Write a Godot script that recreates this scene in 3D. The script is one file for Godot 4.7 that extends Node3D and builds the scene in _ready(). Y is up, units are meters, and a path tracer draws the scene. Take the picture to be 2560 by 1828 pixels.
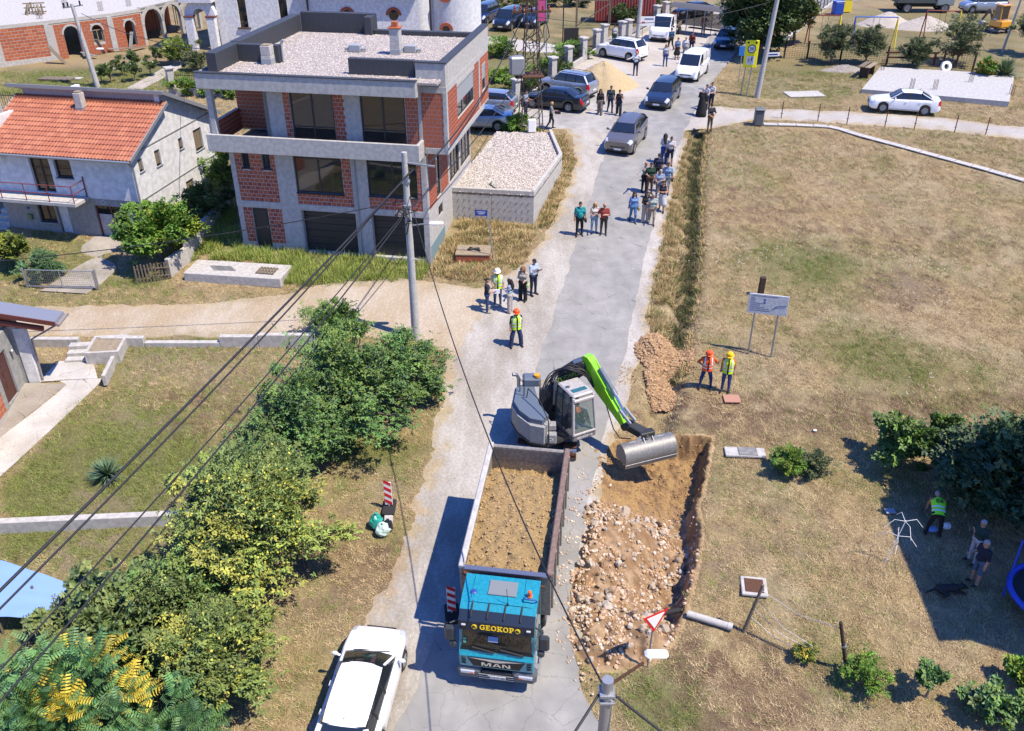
extends Node3D

# ---------------------------------------------------------------- mesh builder
class Geo:
	var v := PackedVector3Array()
	var n := PackedVector3Array()
	var c := PackedColorArray()
	var t := PackedVector2Array()
	var col := Color.WHITE
	func tri3(a: Vector3, b: Vector3, d: Vector3, na: Vector3, nb: Vector3, nd: Vector3) -> void:
		v.append(a); v.append(d); v.append(b)
		n.append(na); n.append(nd); n.append(nb)
		for k in 3: c.append(col); t.append(Vector2.ZERO)
	func tri(a: Vector3, b: Vector3, d: Vector3) -> void:
		var m := (b - a).cross(d - a).normalized()
		tri3(a, b, d, m, m, m)
	func quad(a: Vector3, b: Vector3, d: Vector3, e: Vector3) -> void:
		var m := (d - a).cross(e - b).normalized()
		tri3(a, b, d, m, m, m); tri3(a, d, e, m, m, m)
	func quad_uv(a: Vector3, b: Vector3, d: Vector3, e: Vector3) -> void:
		quad(a, b, d, e)
		var s := t.size() - 6
		var q := [Vector2(0, 1), Vector2(1, 0), Vector2(1, 1), Vector2(0, 1), Vector2(0, 0), Vector2(1, 0)]
		for k in 6: t[s + k] = q[k]
	# box with chamfered edges; b is its basis, e the chamfer
	func box(p: Vector3, s: Vector3, e := 0.0, b := Basis.IDENTITY) -> void:
		var h := s * 0.5
		if e <= 0.0:
			for ax in 3:
				for sg in [-1.0, 1.0]:
					var u := (ax + 1) % 3
					var w := (ax + 2) % 3
					var o := Vector3.ZERO; o[ax] = h[ax] * sg
					var du := Vector3.ZERO; du[u] = h[u]
					var dw := Vector3.ZERO; dw[w] = h[w] * sg
					quad(p + b * (o - du - dw), p + b * (o + du - dw), p + b * (o + du + dw), p + b * (o - du + dw))
			return
		e = minf(e, minf(h.x, minf(h.y, h.z)) * 0.9)
		var i := h - Vector3(e, e, e)
		for ax in 3:
			var u := (ax + 1) % 3
			var w := (ax + 2) % 3
			for sg in [-1.0, 1.0]:
				var o := Vector3.ZERO; o[ax] = h[ax] * sg
				var du := Vector3.ZERO; du[u] = i[u]
				var dw := Vector3.ZERO; dw[w] = i[w] * sg
				quad(p + b * (o - du - dw), p + b * (o + du - dw), p + b * (o + du + dw), p + b * (o - du + dw))
			for su in [-1.0, 1.0]:
				for sw in [-1.0, 1.0]:
					var a := Vector3.ZERO; a[u] = h[u] * su; a[w] = i[w] * sw
					var d := Vector3.ZERO; d[u] = i[u] * su; d[w] = h[w] * sw
					var l := Vector3.ZERO; l[ax] = i[ax] * (su * sw)
					quad(p + b * (a - l), p + b * (d - l), p + b * (d + l), p + b * (a + l))
		for sx in [-1.0, 1.0]:
			for sy in [-1.0, 1.0]:
				for sz in [-1.0, 1.0]:
					var x := p + b * Vector3(h.x * sx, i.y * sy, i.z * sz)
					var y := p + b * Vector3(i.x * sx, h.y * sy, i.z * sz)
					var z := p + b * Vector3(i.x * sx, i.y * sy, h.z * sz)
					if sx * sy * sz > 0: tri(x, y, z)
					else: tri(x, z, y)
	# box between two corners
	func cbox(a: Vector3, d: Vector3, e := 0.0) -> void:
		box((a + d) * 0.5, (d - a).abs(), e)
	# bar from a to d, w wide (sideways) and h high
	func bar(a: Vector3, d: Vector3, w: float, h: float, e := 0.0) -> void:
		var z := (d - a)
		var l := z.length()
		z /= l
		var up := Vector3.UP if absf(z.y) < 0.97 else Vector3.RIGHT
		var x := up.cross(z).normalized()
		box((a + d) * 0.5, Vector3(w, h, l), e, Basis(x, z.cross(x), z))
	func tube(p: Array, r, sides := 8, cap := true) -> void:
		var m := p.size()
		var rows := []
		var x := Vector3.ZERO
		for k in m:
			var d: Vector3 = (p[mini(k + 1, m - 1)] - p[maxi(k - 1, 0)]).normalized()
			if k == 0:
				x = (Vector3.UP if absf(d.y) < 0.9 else Vector3.RIGHT).cross(d).normalized()
			else:
				x = (x - d * x.dot(d)).normalized()
			var y := d.cross(x)
			var rr: float = r if (r is float or r is int) else r[k]
			var row := []
			for j in sides:
				var a := TAU * j / sides
				row.append(p[k] + (x * cos(a) + y * sin(a)) * rr)
			rows.append(row)
		for k in m - 1:
			for j in sides:
				var j2 := (j + 1) % sides
				var a0: Vector3 = rows[k][j]; var a1: Vector3 = rows[k][j2]
				var b0: Vector3 = rows[k + 1][j]; var b1: Vector3 = rows[k + 1][j2]
				var na: Vector3 = (a0 - p[k]).normalized(); var nb: Vector3 = (a1 - p[k]).normalized()
				var nc: Vector3 = (b1 - p[k + 1]).normalized(); var nd: Vector3 = (b0 - p[k + 1]).normalized()
				tri3(a0, a1, b1, na, nb, nc); tri3(a0, b1, b0, na, nc, nd)
		if cap:
			for j in range(1, sides - 1):
				tri(rows[0][0], rows[0][j + 1], rows[0][j])
				tri(rows[m - 1][0], rows[m - 1][j], rows[m - 1][j + 1])
	# profile of (radius, height) turned about axis d at p
	func lathe(p: Vector3, prof: Array, sides := 16, d := Vector3.UP, smooth := true) -> void:
		var x := (Vector3.UP if absf(d.y) < 0.9 else Vector3.RIGHT).cross(d).normalized()
		var y := d.cross(x)
		for k in prof.size() - 1:
			var q0: Vector2 = prof[k]; var q1: Vector2 = prof[k + 1]
			var sl := Vector2(q1.y - q0.y, -(q1.x - q0.x)).normalized()
			for j in sides:
				var a := TAU * j / sides; var b := TAU * (j + 1) / sides
				var ra := x * cos(a) + y * sin(a); var rb := x * cos(b) + y * sin(b)
				var na := ra * sl.x + d * sl.y; var nb := rb * sl.x + d * sl.y
				if not smooth: na = (na + nb).normalized(); nb = na
				var a0 := p + ra * q0.x + d * q0.y; var b0 := p + rb * q0.x + d * q0.y
				var a1 := p + ra * q1.x + d * q1.y; var b1 := p + rb * q1.x + d * q1.y
				if q0.x > 0.0: tri3(a0, b0, b1, na, nb, nb)
				if q1.x > 0.0: tri3(a0, b1, a1, na, nb, na)
	# outline in a plane, pushed through along d (o + x*u + y*w); outline runs anticlockwise seen against d
	func prism(poly: Array, o: Vector3, x: Vector3, y: Vector3, d: Vector3) -> void:
		var pp := PackedVector2Array(poly)
		if Geometry2D.is_polygon_clockwise(pp): pp.reverse()
		var ix := Geometry2D.triangulate_polygon(pp)
		var flip := x.cross(y).dot(d) < 0.0
		var q := []
		for w in pp: q.append(o + x * w.x + y * w.y)
		for k in range(0, ix.size(), 3):
			var a: Vector3 = q[ix[k]]; var b: Vector3 = q[ix[k + 1]]; var e: Vector3 = q[ix[k + 2]]
			var m := (b - a).cross(e - a)
			if m.dot(d) < 0.0:
				var s := b; b = e; e = s
			tri(a + d, b + d, e + d); tri(a, e, b)
		for k in q.size():
			var a: Vector3 = q[k]; var b: Vector3 = q[(k + 1) % q.size()]
			if flip: quad(b, a, a + d, b + d)
			else: quad(a, b, b + d, a + d)
	# smooth sheet through rows of points
	func sheet(rows: Array, wrap := false, flip := false) -> void:
		var m := rows.size()
		var w: int = rows[0].size()
		var nn := []
		for k in m:
			var r := []
			for j in w:
				var du: Vector3
				if wrap: du = rows[k][(j + 1) % w] - rows[k][(j + w - 1) % w]
				else: du = rows[k][mini(j + 1, w - 1)] - rows[k][maxi(j - 1, 0)]
				var dv: Vector3 = rows[mini(k + 1, m - 1)][j] - rows[maxi(k - 1, 0)][j]
				var q := du.cross(dv).normalized()
				r.append(-q if flip else q)
			nn.append(r)
		for k in m - 1:
			for j in (w if wrap else w - 1):
				var j2 := (j + 1) % w
				var a: Vector3 = rows[k][j]; var b: Vector3 = rows[k][j2]; var d: Vector3 = rows[k + 1][j2]; var e: Vector3 = rows[k + 1][j]
				if flip:
					tri3(a, d, b, nn[k][j], nn[k + 1][j2], nn[k][j2]); tri3(a, e, d, nn[k][j], nn[k + 1][j], nn[k + 1][j2])
				else:
					tri3(a, b, d, nn[k][j], nn[k][j2], nn[k + 1][j2]); tri3(a, d, e, nn[k][j], nn[k + 1][j2], nn[k + 1][j])
	func blob(p: Vector3, r: Vector3, rough: float, seed_: int, sides := 7, rings := 5) -> void:
		var rg := RandomNumberGenerator.new(); rg.seed = seed_
		var rows := []
		for k in rings + 1:
			var a := PI * k / rings - PI / 2
			var row := []
			var e := rg.randf_range(1.0 - rough, 1.0 + rough)
			for j in sides:
				var b := TAU * j / sides
				var f := e if (k == 0 or k == rings) else rg.randf_range(1.0 - rough, 1.0 + rough)
				row.append(p + Vector3(cos(a) * cos(b) * r.x, sin(a) * r.y, cos(a) * sin(b) * r.z) * f)
			rows.append(row)
		for k in rings:
			for j in sides:
				var j2 := (j + 1) % sides
				if k > 0: tri(rows[k][j], rows[k + 1][j2], rows[k][j2])
				if k < rings - 1: tri(rows[k][j], rows[k + 1][j], rows[k + 1][j2])
	func mesh() -> ArrayMesh:
		var a := []
		a.resize(Mesh.ARRAY_MAX)
		a[Mesh.ARRAY_VERTEX] = v; a[Mesh.ARRAY_NORMAL] = n; a[Mesh.ARRAY_COLOR] = c; a[Mesh.ARRAY_TEX_UV] = t
		var m := ArrayMesh.new()
		m.add_surface_from_arrays(Mesh.PRIMITIVE_TRIANGLES, a)
		return m

# ---------------------------------------------------------------- scene helpers
func V(x: float, y: float, z: float) -> Vector3:
	return Vector3(x, y, z)

func W(x: float, y: float) -> Vector2:
	return Vector2(x, y)

func K(r: float, g: float, b: float) -> Color:
	return Color(r, g, b)

func N() -> Geo:
	return Geo.new()

var used := {}
var M := {}
var T := {}
var rng := RandomNumberGenerator.new()
var noise := FastNoiseLite.new()
var noise_b := FastNoiseLite.new()

func numbered(s: String) -> String:
	if not used.has(s):
		used[s] = 0
		return s
	used[s] += 1
	return "%s_%03d" % [s, used[s]]

func tag(o: Node, label: String, category: String, group := "") -> Node:
	o.set_meta("label", label); o.set_meta("category", category)
	if group != "": o.set_meta("group", group)
	return o

func thing(called: String, label: String, category: String, at := Vector3.ZERO, turn := 0.0, group := "") -> Node3D:
	var o := Node3D.new()
	o.name = numbered(called)
	add_child(o)
	o.position = at; o.rotation_degrees.y = turn
	tag(o, label, category, group)
	return o

func part(called: String, g, m: Material, parent: Node, at := Vector3.ZERO) -> MeshInstance3D:
	var o := MeshInstance3D.new()
	o.mesh = g.mesh() if g is Geo else g
	o.material_override = m
	o.name = numbered(called) if parent == self else called
	parent.add_child(o, true)
	o.position = at
	return o

func structure(called: String, g, m: Material, parent: Node = self) -> MeshInstance3D:
	var o := part(called, g, m, parent)
	if parent == self: o.set_meta("kind", "structure")
	return o

func scatter(called: String, mesh: Mesh, xf: Array, cols: Array, m: Material, parent: Node) -> MultiMeshInstance3D:
	var mm := MultiMesh.new()
	mm.transform_format = MultiMesh.TRANSFORM_3D
	mm.use_colors = true
	mm.mesh = mesh
	mm.instance_count = xf.size()
	var buf := PackedFloat32Array()
	buf.resize(xf.size() * 16)
	var i := 0
	for k in xf.size():
		var x: Transform3D = xf[k]
		var b := x.basis
		var o := x.origin
		var c: Color = cols[k]
		buf[i] = b.x.x; buf[i + 1] = b.y.x; buf[i + 2] = b.z.x; buf[i + 3] = o.x
		buf[i + 4] = b.x.y; buf[i + 5] = b.y.y; buf[i + 6] = b.z.y; buf[i + 7] = o.y
		buf[i + 8] = b.x.z; buf[i + 9] = b.y.z; buf[i + 10] = b.z.z; buf[i + 11] = o.z
		buf[i + 12] = c.r; buf[i + 13] = c.g; buf[i + 14] = c.b; buf[i + 15] = 1.0
		i += 16
	mm.buffer = buf
	var o2 := MultiMeshInstance3D.new()
	o2.multimesh = mm
	o2.material_override = m
	o2.name = numbered(called) if parent == self else called
	parent.add_child(o2, true)
	return o2

func text(parent: Node, called: String, s: String, size: float, depth: float, m: Material, at: Vector3, bas := Basis.IDENTITY, font := "Droid Sans", bold := false) -> MeshInstance3D:
	var f := SystemFont.new()
	f.font_names = PackedStringArray([font])
	if bold: f.font_weight = 700
	var tm := TextMesh.new()
	tm.text = s; tm.font = f; tm.font_size = 48; tm.pixel_size = size / 48.0; tm.depth = depth; tm.curve_step = 4.0
	var o := MeshInstance3D.new()
	o.mesh = tm; o.material_override = m; o.name = called
	parent.add_child(o, true)
	o.transform = Transform3D(bas, at)
	return o

# ---------------------------------------------------------------- materials
func lin(r: float, g: float, b: float) -> Color:
	return Color(r, g, b).linear_to_srgb()

func gray_image(size: int, f: Callable) -> Image:
	var d := PackedByteArray()
	d.resize(size * size)
	for k in size * size: d[k] = clampi(int(f.call(k)),0,255)
	return Image.create_from_data(size, size, false, Image.FORMAT_L8, d)

func noise_bytes(type: int, freq: float, size: int, oct := 4, sd := 1, ret := FastNoiseLite.RETURN_DISTANCE, warp := 0.0) -> PackedByteArray:
	var f := FastNoiseLite.new()
	f.noise_type = type; f.frequency = freq; f.seed = sd
	f.fractal_type = FastNoiseLite.FRACTAL_FBM if oct > 1 else FastNoiseLite.FRACTAL_NONE
	f.fractal_octaves = oct
	f.cellular_return_type = ret
	if warp > 0.0:
		f.domain_warp_enabled = true; f.domain_warp_amplitude = warp; f.domain_warp_frequency = freq * 1.5
	var im := f.get_seamless_image(size, size)
	im.convert(Image.FORMAT_L8)
	return im.get_data()

func tex(im: Image) -> ImageTexture:
	im.generate_mipmaps()
	return ImageTexture.create_from_image(im)

func normal_of(im: Image, k: float) -> ImageTexture:
	var q := im.duplicate()
	q.clear_mipmaps()
	q.convert(Image.FORMAT_RGBA8)
	q.bump_map_to_normal_map(k)
	return tex(q)

func make_textures() -> void:
	var S := 512
	var fine := noise_bytes(FastNoiseLite.TYPE_SIMPLEX, 0.09, S, 4,3)
	var big := noise_bytes(FastNoiseLite.TYPE_SIMPLEX, 0.012, S, 5,5)
	var cell := noise_bytes(FastNoiseLite.TYPE_CELLULAR, 0.035, S, 1,7, FastNoiseLite.RETURN_CELL_VALUE)
	var cedge := noise_bytes(FastNoiseLite.TYPE_CELLULAR, 0.035, S, 1,7, FastNoiseLite.RETURN_DISTANCE2_SUB)
	var im := gray_image(S, func(k): return 178 + fine[k] * 0.16 + big[k] * 0.14)
	T.grain = tex(im); T.grain_n = normal_of(im, 6.0)
	im = gray_image(S, func(k): return 160 + fine[k] * 0.14 + big[k] * 0.23)
	T.blotch = tex(im)
	im = gray_image(S, func(k): return (0.72 + 0.28 * smoothstep(6.0,60.0, cedge[k])) * (190 + cell[k] * 0.25))
	T.pebble = tex(im); T.pebble_n = normal_of(im, 5.0)
	# rain streaks: long upright smears
	var st := noise_bytes(FastNoiseLite.TYPE_SIMPLEX, 0.03, S, 4,11)
	im = gray_image(S, func(k): return 208 + 0.12 * st[(k % S) + S * int((k / S) * 0.07)] + 0.04 * fine[k] + 0.08 * big[k])
	T.streak = tex(im)
	# cracked asphalt
	var S2 := 1024
	var ca := noise_bytes(FastNoiseLite.TYPE_CELLULAR, 0.0055, S2,1,21, FastNoiseLite.RETURN_DISTANCE2_SUB, 45.0)
	var cb := noise_bytes(FastNoiseLite.TYPE_CELLULAR, 0.016, S2,1,22, FastNoiseLite.RETURN_DISTANCE2_SUB, 22.0)
	var ms := noise_bytes(FastNoiseLite.TYPE_SIMPLEX, 0.004, S2,3,23)
	var sp := noise_bytes(FastNoiseLite.TYPE_SIMPLEX, 0.2, S2,2,24)
	im = gray_image(S2, func(k):
		var base := 196.0 + sp[k] * 0.10 + ms[k] * 0.12
		var cr := 1.0 - smoothstep(0.5,2.6, ca[k])
		var fine_cr := (1.0 - smoothstep(0.5,4.0, cb[k])) * smoothstep(95.0,165.0, ms[k])
		return base * (1.0 - 0.28 * maxf(cr, fine_cr * 0.65)))
	T.asphalt = tex(im); T.asphalt_n = normal_of(im, 3.0)
	# matted grass: short fibres in every direction
	var gr := noise_bytes(FastNoiseLite.TYPE_SIMPLEX, 0.05, S2,3,31,0,60.0)
	var g2 := noise_bytes(FastNoiseLite.TYPE_SIMPLEX, 0.16, S2,3,32)
	im = gray_image(S2, func(k): return 62 + gr[k] * 0.5 + g2[k] * 0.36)
	T.turf = tex(im); T.turf_n = normal_of(im, 9.0)
	# wood grain
	im = gray_image(S, func(k): return 120 + 0.45 * fine[int((k % S) * 0.06) + S * (k / S)] + 0.1 * big[k])
	T.wood = tex(im)

func mat(key: String, c: Color, rough := 0.8, metal := 0.0, tx := "", sc := 1.0, nm := 0.0) -> StandardMaterial3D:
	var m := StandardMaterial3D.new()
	m.albedo_color = c.linear_to_srgb()
	m.roughness = rough; m.metallic = metal
	if tx != "":
		m.albedo_texture = T[tx]
		m.uv1_triplanar = true
		m.uv1_scale = Vector3.ONE * sc
		if nm > 0.0 and T.has(tx + "_n"):
			m.normal_enabled = true; m.normal_texture = T[tx + "_n"]; m.normal_scale = nm
	M[key] = m
	return m

func vmat(key: String, rough := 0.85, tx := "", sc := 1.0, nm := 0.0) -> StandardMaterial3D:
	var m := mat(key, Color.WHITE, rough, 0.0, tx, sc, nm)
	m.vertex_color_use_as_albedo = true
	m.uv1_world_triplanar = tx != ""
	return m

func paint(c: Color, metal := 0.25) -> StandardMaterial3D:
	var m := StandardMaterial3D.new()
	m.albedo_color = c.linear_to_srgb(); m.metallic = metal; m.roughness = 0.35
	m.clearcoat_enabled = true; m.clearcoat = 1.0; m.clearcoat_roughness = 0.06
	return m

func plain(c: Color, rough := 0.8, metal := 0.0) -> StandardMaterial3D:
	var m := StandardMaterial3D.new()
	m.albedo_color = c.linear_to_srgb(); m.roughness = rough; m.metallic = metal
	return m

func make_materials() -> void:
	mat("concrete", K(0.57,0.56,0.535),0.9,0, "grain", 0.5)
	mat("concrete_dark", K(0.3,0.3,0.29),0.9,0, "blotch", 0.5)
	mat("concrete_white", K(0.6,0.58,0.54),0.9,0, "grain", 0.5)
	mat("plaster_white", K(0.87,0.87,0.88),0.9,0, "grain", 0.3)
	mat("plaster_grey", K(0.4,0.4,0.385),0.9,0, "grain", 0.5)
	mat("church_white", K(0.86,0.87,0.89),0.9,0, "grain", 0.4)
	mat("mortar", K(0.6,0.55,0.5),0.95,0, "grain", 2.0)
	for k in 4:
		mat("brick%d" % k, [K(0.46,0.11,0.05),K(0.52,0.14,0.06),K(0.36,0.08,0.045),K(0.5,0.125,0.055)][k],0.85,0, "grain", 1.5)
		mat("block%d" % k, [K(0.55,0.16,0.06),K(0.5,0.14,0.055),K(0.6,0.19,0.08),K(0.47,0.13,0.06)][k],0.85,0, "grain", 1.2)
		mat("tile%d" % k, [K(0.5,0.175,0.095),K(0.46,0.155,0.085),K(0.53,0.2,0.11),K(0.44,0.15,0.085)][k],0.7,0, "grain", 2.0)
		mat("rock%d" % k, [K(0.6,0.49,0.36),K(0.5,0.35,0.22),K(0.66,0.58,0.48),K(0.42,0.27,0.15)][k],0.95,0, "blotch", 2.0)
	mat("dark_frame", K(0.022,0.024,0.028),0.45)
	mat("membrane", K(0.05,0.055,0.065),0.6,0.1, "streak", 0.5)
	mat("garage_dark", K(0.02,0.022,0.024),0.5)
	mat("black", K(0.012,0.012,0.013),0.6)
	mat("rubber", K(0.02,0.02,0.021),0.85)
	mat("steel", K(0.45,0.46,0.48),0.4,0.85, "grain", 2.0)
	mat("galv", K(0.5,0.52,0.54),0.5,0.6, "grain", 3.0)
	mat("grey_paint", K(0.3,0.32,0.34),0.5)
	mat("rust", K(0.16,0.07,0.035),0.8,0.2, "blotch", 2.0)
	mat("rust_red", K(0.3,0.045,0.03),0.6,0, "blotch", 1.5)
	mat("wood", K(0.3,0.24,0.17),0.9,0, "wood", 1.0)
	mat("wood_dark", K(0.085,0.055,0.035),0.85,0, "wood", 1.0)
	mat("wood_pale", K(0.5,0.4,0.27),0.9,0, "wood", 1.0)
	mat("bark", K(0.24,0.2,0.16),0.95,0, "blotch", 2.5)
	mat("white", K(0.78,0.78,0.77),0.6)
	mat("black_hair", K(0.012,0.01,0.009),0.7)
	mat("chrome", K(0.75,0.76,0.78),0.12,1.0)
	mat("red", K(0.6,0.02,0.02),0.5)
	mat("blue_plate", K(0.02,0.05,0.25),0.5)
	mat("yellow", K(0.8,0.62,0.02),0.5)
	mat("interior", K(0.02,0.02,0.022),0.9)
	mat("plate", K(0.7,0.71,0.72),0.5)
	mat("lamp_clear", K(0.6,0.62,0.65),0.1,0.3)
	mat("lamp_red", K(0.4,0.01,0.01),0.15)
	mat("orange_lens", K(0.75,0.13,0.01),0.2)
	mat("cable", K(0.014,0.014,0.017),0.6)
	vmat("ground", 0.97, "turf", 0.19,0.8)
	vmat("soil", 0.97, "grain", 1.3,1.0)
	vmat("gravel", 0.95, "grain", 0.9,0.8)
	vmat("asphalt", 0.9, "asphalt", 0.17,0.3)
	vmat("tint", 0.9)
	var g := vmat("leaf", 0.6)
	g.backlight_enabled = true; g.backlight = K(0.2,0.26,0.06)
	g.cull_mode = BaseMaterial3D.CULL_DISABLED
	var gg := vmat("blade", 0.8)
	gg.backlight_enabled = true; gg.backlight = K(0.1,0.1,0.04)
	gg.cull_mode = BaseMaterial3D.CULL_DISABLED
	var gl := plain(K(0.02,0.025,0.028),0.03)
	gl.transparency = BaseMaterial3D.TRANSPARENCY_ALPHA
	gl.albedo_color.a = 0.62
	gl.metallic_specular = 0.9
	M.glass = gl
	var gd := plain(K(0.015,0.018,0.02),0.03)
	gd.metallic_specular = 0.9
	M.glass_dark = gd

# ---------------------------------------------------------------- the scene
func _ready() -> void:
	rng.seed = 4711
	noise.seed = 9; noise.frequency = 0.09; noise.fractal_octaves = 3
	noise_b.seed = 17; noise_b.frequency = 0.9; noise_b.fractal_octaves = 3
	var cam := Camera3D.new()
	cam.name = "camera"
	add_child(cam)
	cam.position = V(0,21,0)
	cam.rotation_degrees = V(-31,0,0)
	cam.fov = 45.12
	cam.near = 0.1; cam.far = 2000.0
	cam.current = true
	var env := Environment.new()
	env.background_mode = Environment.BG_SKY
	var sm := ProceduralSkyMaterial.new()
	sm.sky_top_color = K(0.2,0.4,0.78)
	sm.sky_horizon_color = K(0.66,0.78,0.92)
	sm.ground_bottom_color = K(0.3,0.28,0.22)
	sm.ground_horizon_color = K(0.66,0.74,0.82)
	sm.sky_curve = 0.16
	sm.sun_angle_max = 1.0
	var sky := Sky.new()
	sky.sky_material = sm
	env.sky = sky
	env.background_energy_multiplier = 1.15
	env.tonemap_mode = Environment.TONE_MAPPER_LINEAR
	env.tonemap_exposure = 1.6
	env.sdfgi_enabled = true; env.ssao_enabled = true; env.ssil_enabled = true
	var we := WorldEnvironment.new()
	we.name = "world_environment"
	we.environment = env
	add_child(we)
	var sun := DirectionalLight3D.new()
	sun.name = "sun"
	add_child(sun)
	sun.light_energy = 1.5
	sun.light_color = K(1.0,0.95,0.87)
	sun.light_angular_distance = 0.5
	sun.shadow_enabled = true
	sun.look_at_from_position(V(44.9,86.6,21.9),Vector3.ZERO)
	make_textures()
	make_materials()
	build_ground()
	build_roads()
	build_excavation()
	build_buildings()
	build_vehicles()
	build_people()
	build_plants()
	build_grass()
	build_props()

# ---------------------------------------------------------------- terrain
var mask := PackedByteArray()
const MX := -64.0
const MZ := -125.0
const MC := 0.2
const MW := 720
const MH := 590
var ditch := [W(12.28,-57.39),W(11.22,-52.69),W(10.18,-47.27),W(9.36,-42.76),W(8.53,-38.88),W(7.83,-35.82),W(7.21,-33.67),W(6.44,-30.89),W(5.65,-28.42)]
var pit := [W(2.88,-26.95),W(3.83,-27.39),W(4.94,-27.73),W(6.5,-27.82),W(7.75,-27.73),W(7.23,-25.99),W(6.83,-24.68),W(6.54,-24.16),W(6.51,-22.9),W(6.07,-21.36),W(5.47,-19.79),W(5.03,-18.77),W(4.29,-17.94),W(3.3,-17.65),W(2.36,-17.7),W(1.79,-18.49),W(1.65,-19.64),W(1.76,-20.88),W(2.04,-22.2),W(2.44,-23.63),W(2.98,-24.68),W(3.24,-25.68)]

func soft(u: float) -> float:
	return log(1.0 + exp(u)) if u < 30.0 else u

func land(z: float) -> float:
	var d := -z
	return 0.12 * (d - 18.0) - 0.44 * soft((d - 57.0) / 4.0)

func on_land(p: Vector2, up := 0.0) -> Vector3:
	return V(p.x, land(p.y) + up, p.y)

func zone(x: float, z: float) -> int:
	var i := int((x - MX) / MC); var j := int((z - MZ) / MC)
	if i < 0 or j < 0 or i >= MW or j >= MH: return 0
	return mask[j * MW + i]

func mark(poly: Array, id: int) -> void:
	var pp := PackedVector2Array(poly)
	var lo := W(1e9,1e9); var hi := -lo
	for q in pp: lo = lo.min(q); hi = hi.max(q)
	for j in range(maxi(0, int((lo.y - MZ) / MC)), mini(MH, int((hi.y - MZ) / MC) + 1)):
		var z := MZ + (j + 0.5) * MC
		var xs := []
		for k in pp.size():
			var a := pp[k]; var b := pp[(k + 1) % pp.size()]
			if (a.y > z) != (b.y > z): xs.append(a.x + (z - a.y) / (b.y - a.y) * (b.x - a.x))
		xs.sort()
		for k in range(0, xs.size() - 1,2):
			for i in range(maxi(0, int((xs[k] - MX) / MC + 0.5)), mini(MW, int((xs[k + 1] - MX) / MC + 0.5))): mask[j * MW + i] = id

func line_dist(pl: Array, p: Vector2) -> float:
	var best := 1e9
	for k in pl.size() - 1:
		best = minf(best, p.distance_squared_to(Geometry2D.get_closest_point_to_segment(p, pl[k], pl[k + 1])))
	return sqrt(best)

func ditch_depth(x: float, z: float) -> float:
	if x < 4.0 or x > 16.0 or z > -24.0 or z < -60.0: return 0.0
	var d := line_dist(ditch, W(x, z))
	return -0.55 * smoothstep(0.95,0.1, d)

func relief(x: float, z: float) -> float:
	var h := ditch_depth(x, z)
	h += 0.03 * (noise.get_noise_2d(x * 3.0, z * 3.0) - 1.0) + 0.012 * (noise_b.get_noise_2d(x * 2.0, z * 2.0) - 1.0)
	return h

func grid(x0: float, x1: float, z0: float, z1: float, cell: float, hf: Callable, cf: Callable, skip: Rect2, keep = null) -> ArrayMesh:
	var nx := int(round((x1 - x0) / cell)); var nz := int(round((z1 - z0) / cell))
	var v := PackedVector3Array(); var n := PackedVector3Array(); var c := PackedColorArray(); var t := PackedVector2Array(); var ix := PackedInt32Array()
	var hs := PackedFloat32Array()
	for j in nz + 1:
		for i in nx + 1: hs.append(hf.call(x0 + i * cell, z0 + j * cell))
	var w := nx + 1
	for j in nz + 1:
		for i in w:
			var x := x0 + i * cell; var z := z0 + j * cell
			v.append(V(x, hs[j * w + i], z))
			var dx := hs[j * w + mini(i + 1, nx)] - hs[j * w + maxi(i - 1,0)]
			var dz := hs[mini(j + 1, nz) * w + i] - hs[maxi(j - 1,0) * w + i]
			n.append(V(-dx, 2.0 * cell, -dz).normalized())
			c.append(cf.call(x, z)); t.append(W(x, z))
	for j in nz:
		for i in nx:
			if skip.has_area() and skip.has_point(W(x0 + (i + 0.5) * cell, z0 + (j + 0.5) * cell)): continue
			if keep != null and not keep.call(x0 + (i + 0.5) * cell, z0 + (j + 0.5) * cell): continue
			var a := j * w + i
			ix.append_array([a, a + 1, a + w + 1, a, a + w + 1, a + w])
	var arr := []
	arr.resize(Mesh.ARRAY_MAX)
	arr[Mesh.ARRAY_VERTEX] = v; arr[Mesh.ARRAY_NORMAL] = n; arr[Mesh.ARRAY_COLOR] = c; arr[Mesh.ARRAY_TEX_UV] = t; arr[Mesh.ARRAY_INDEX] = ix
	var m := ArrayMesh.new()
	m.add_surface_from_arrays(Mesh.PRIMITIVE_TRIANGLES, arr)
	return m

const STRAW := Color(0.68,0.505,0.25)
const PALE := Color(0.74,0.59,0.34)
const BROWN := Color(0.29,0.19,0.1)
const GREEN := Color(0.2,0.24,0.055)
const SAND := Color(0.5,0.38,0.24)
var ground_node: MeshInstance3D
# patches of greener turf: x, z, radius, strength
var green_spots := []
var bare_spots := []
var brown_spots := []   # dead weeds: x, z, half widths, strength

# zones: 0 dry field, 1 hard (no grass),2 watered lawn, 3 tall dry weeds, 4 tall green weeds, 5 worn verge, 6 garden green, 7 bare soil, 8 half-dry playground turf
func greenness(x: float, z: float) -> float:
	var g := 0.11 + 0.42 * noise.get_noise_2d(x * 1.3, z * 1.6) + 0.3 * noise.get_noise_2d(x * 6.0 + 50.0, z * 6.0)
	var id := zone(x, z)
	if id == 2: g += 0.42
	elif id == 4 or id == 6: g += 0.7
	elif id == 5: g += 0.16
	elif id == 8: g += 0.42
	elif id == 3: g -= 0.05
	for s in green_spots:
		var d: float = W(x - s[0], (z - s[1]) * 1.3).length() / s[2]
		if d < 1.0: g += s[3] * (1.0 - d * d)
	return clampf(g, 0.0,1.0)

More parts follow.
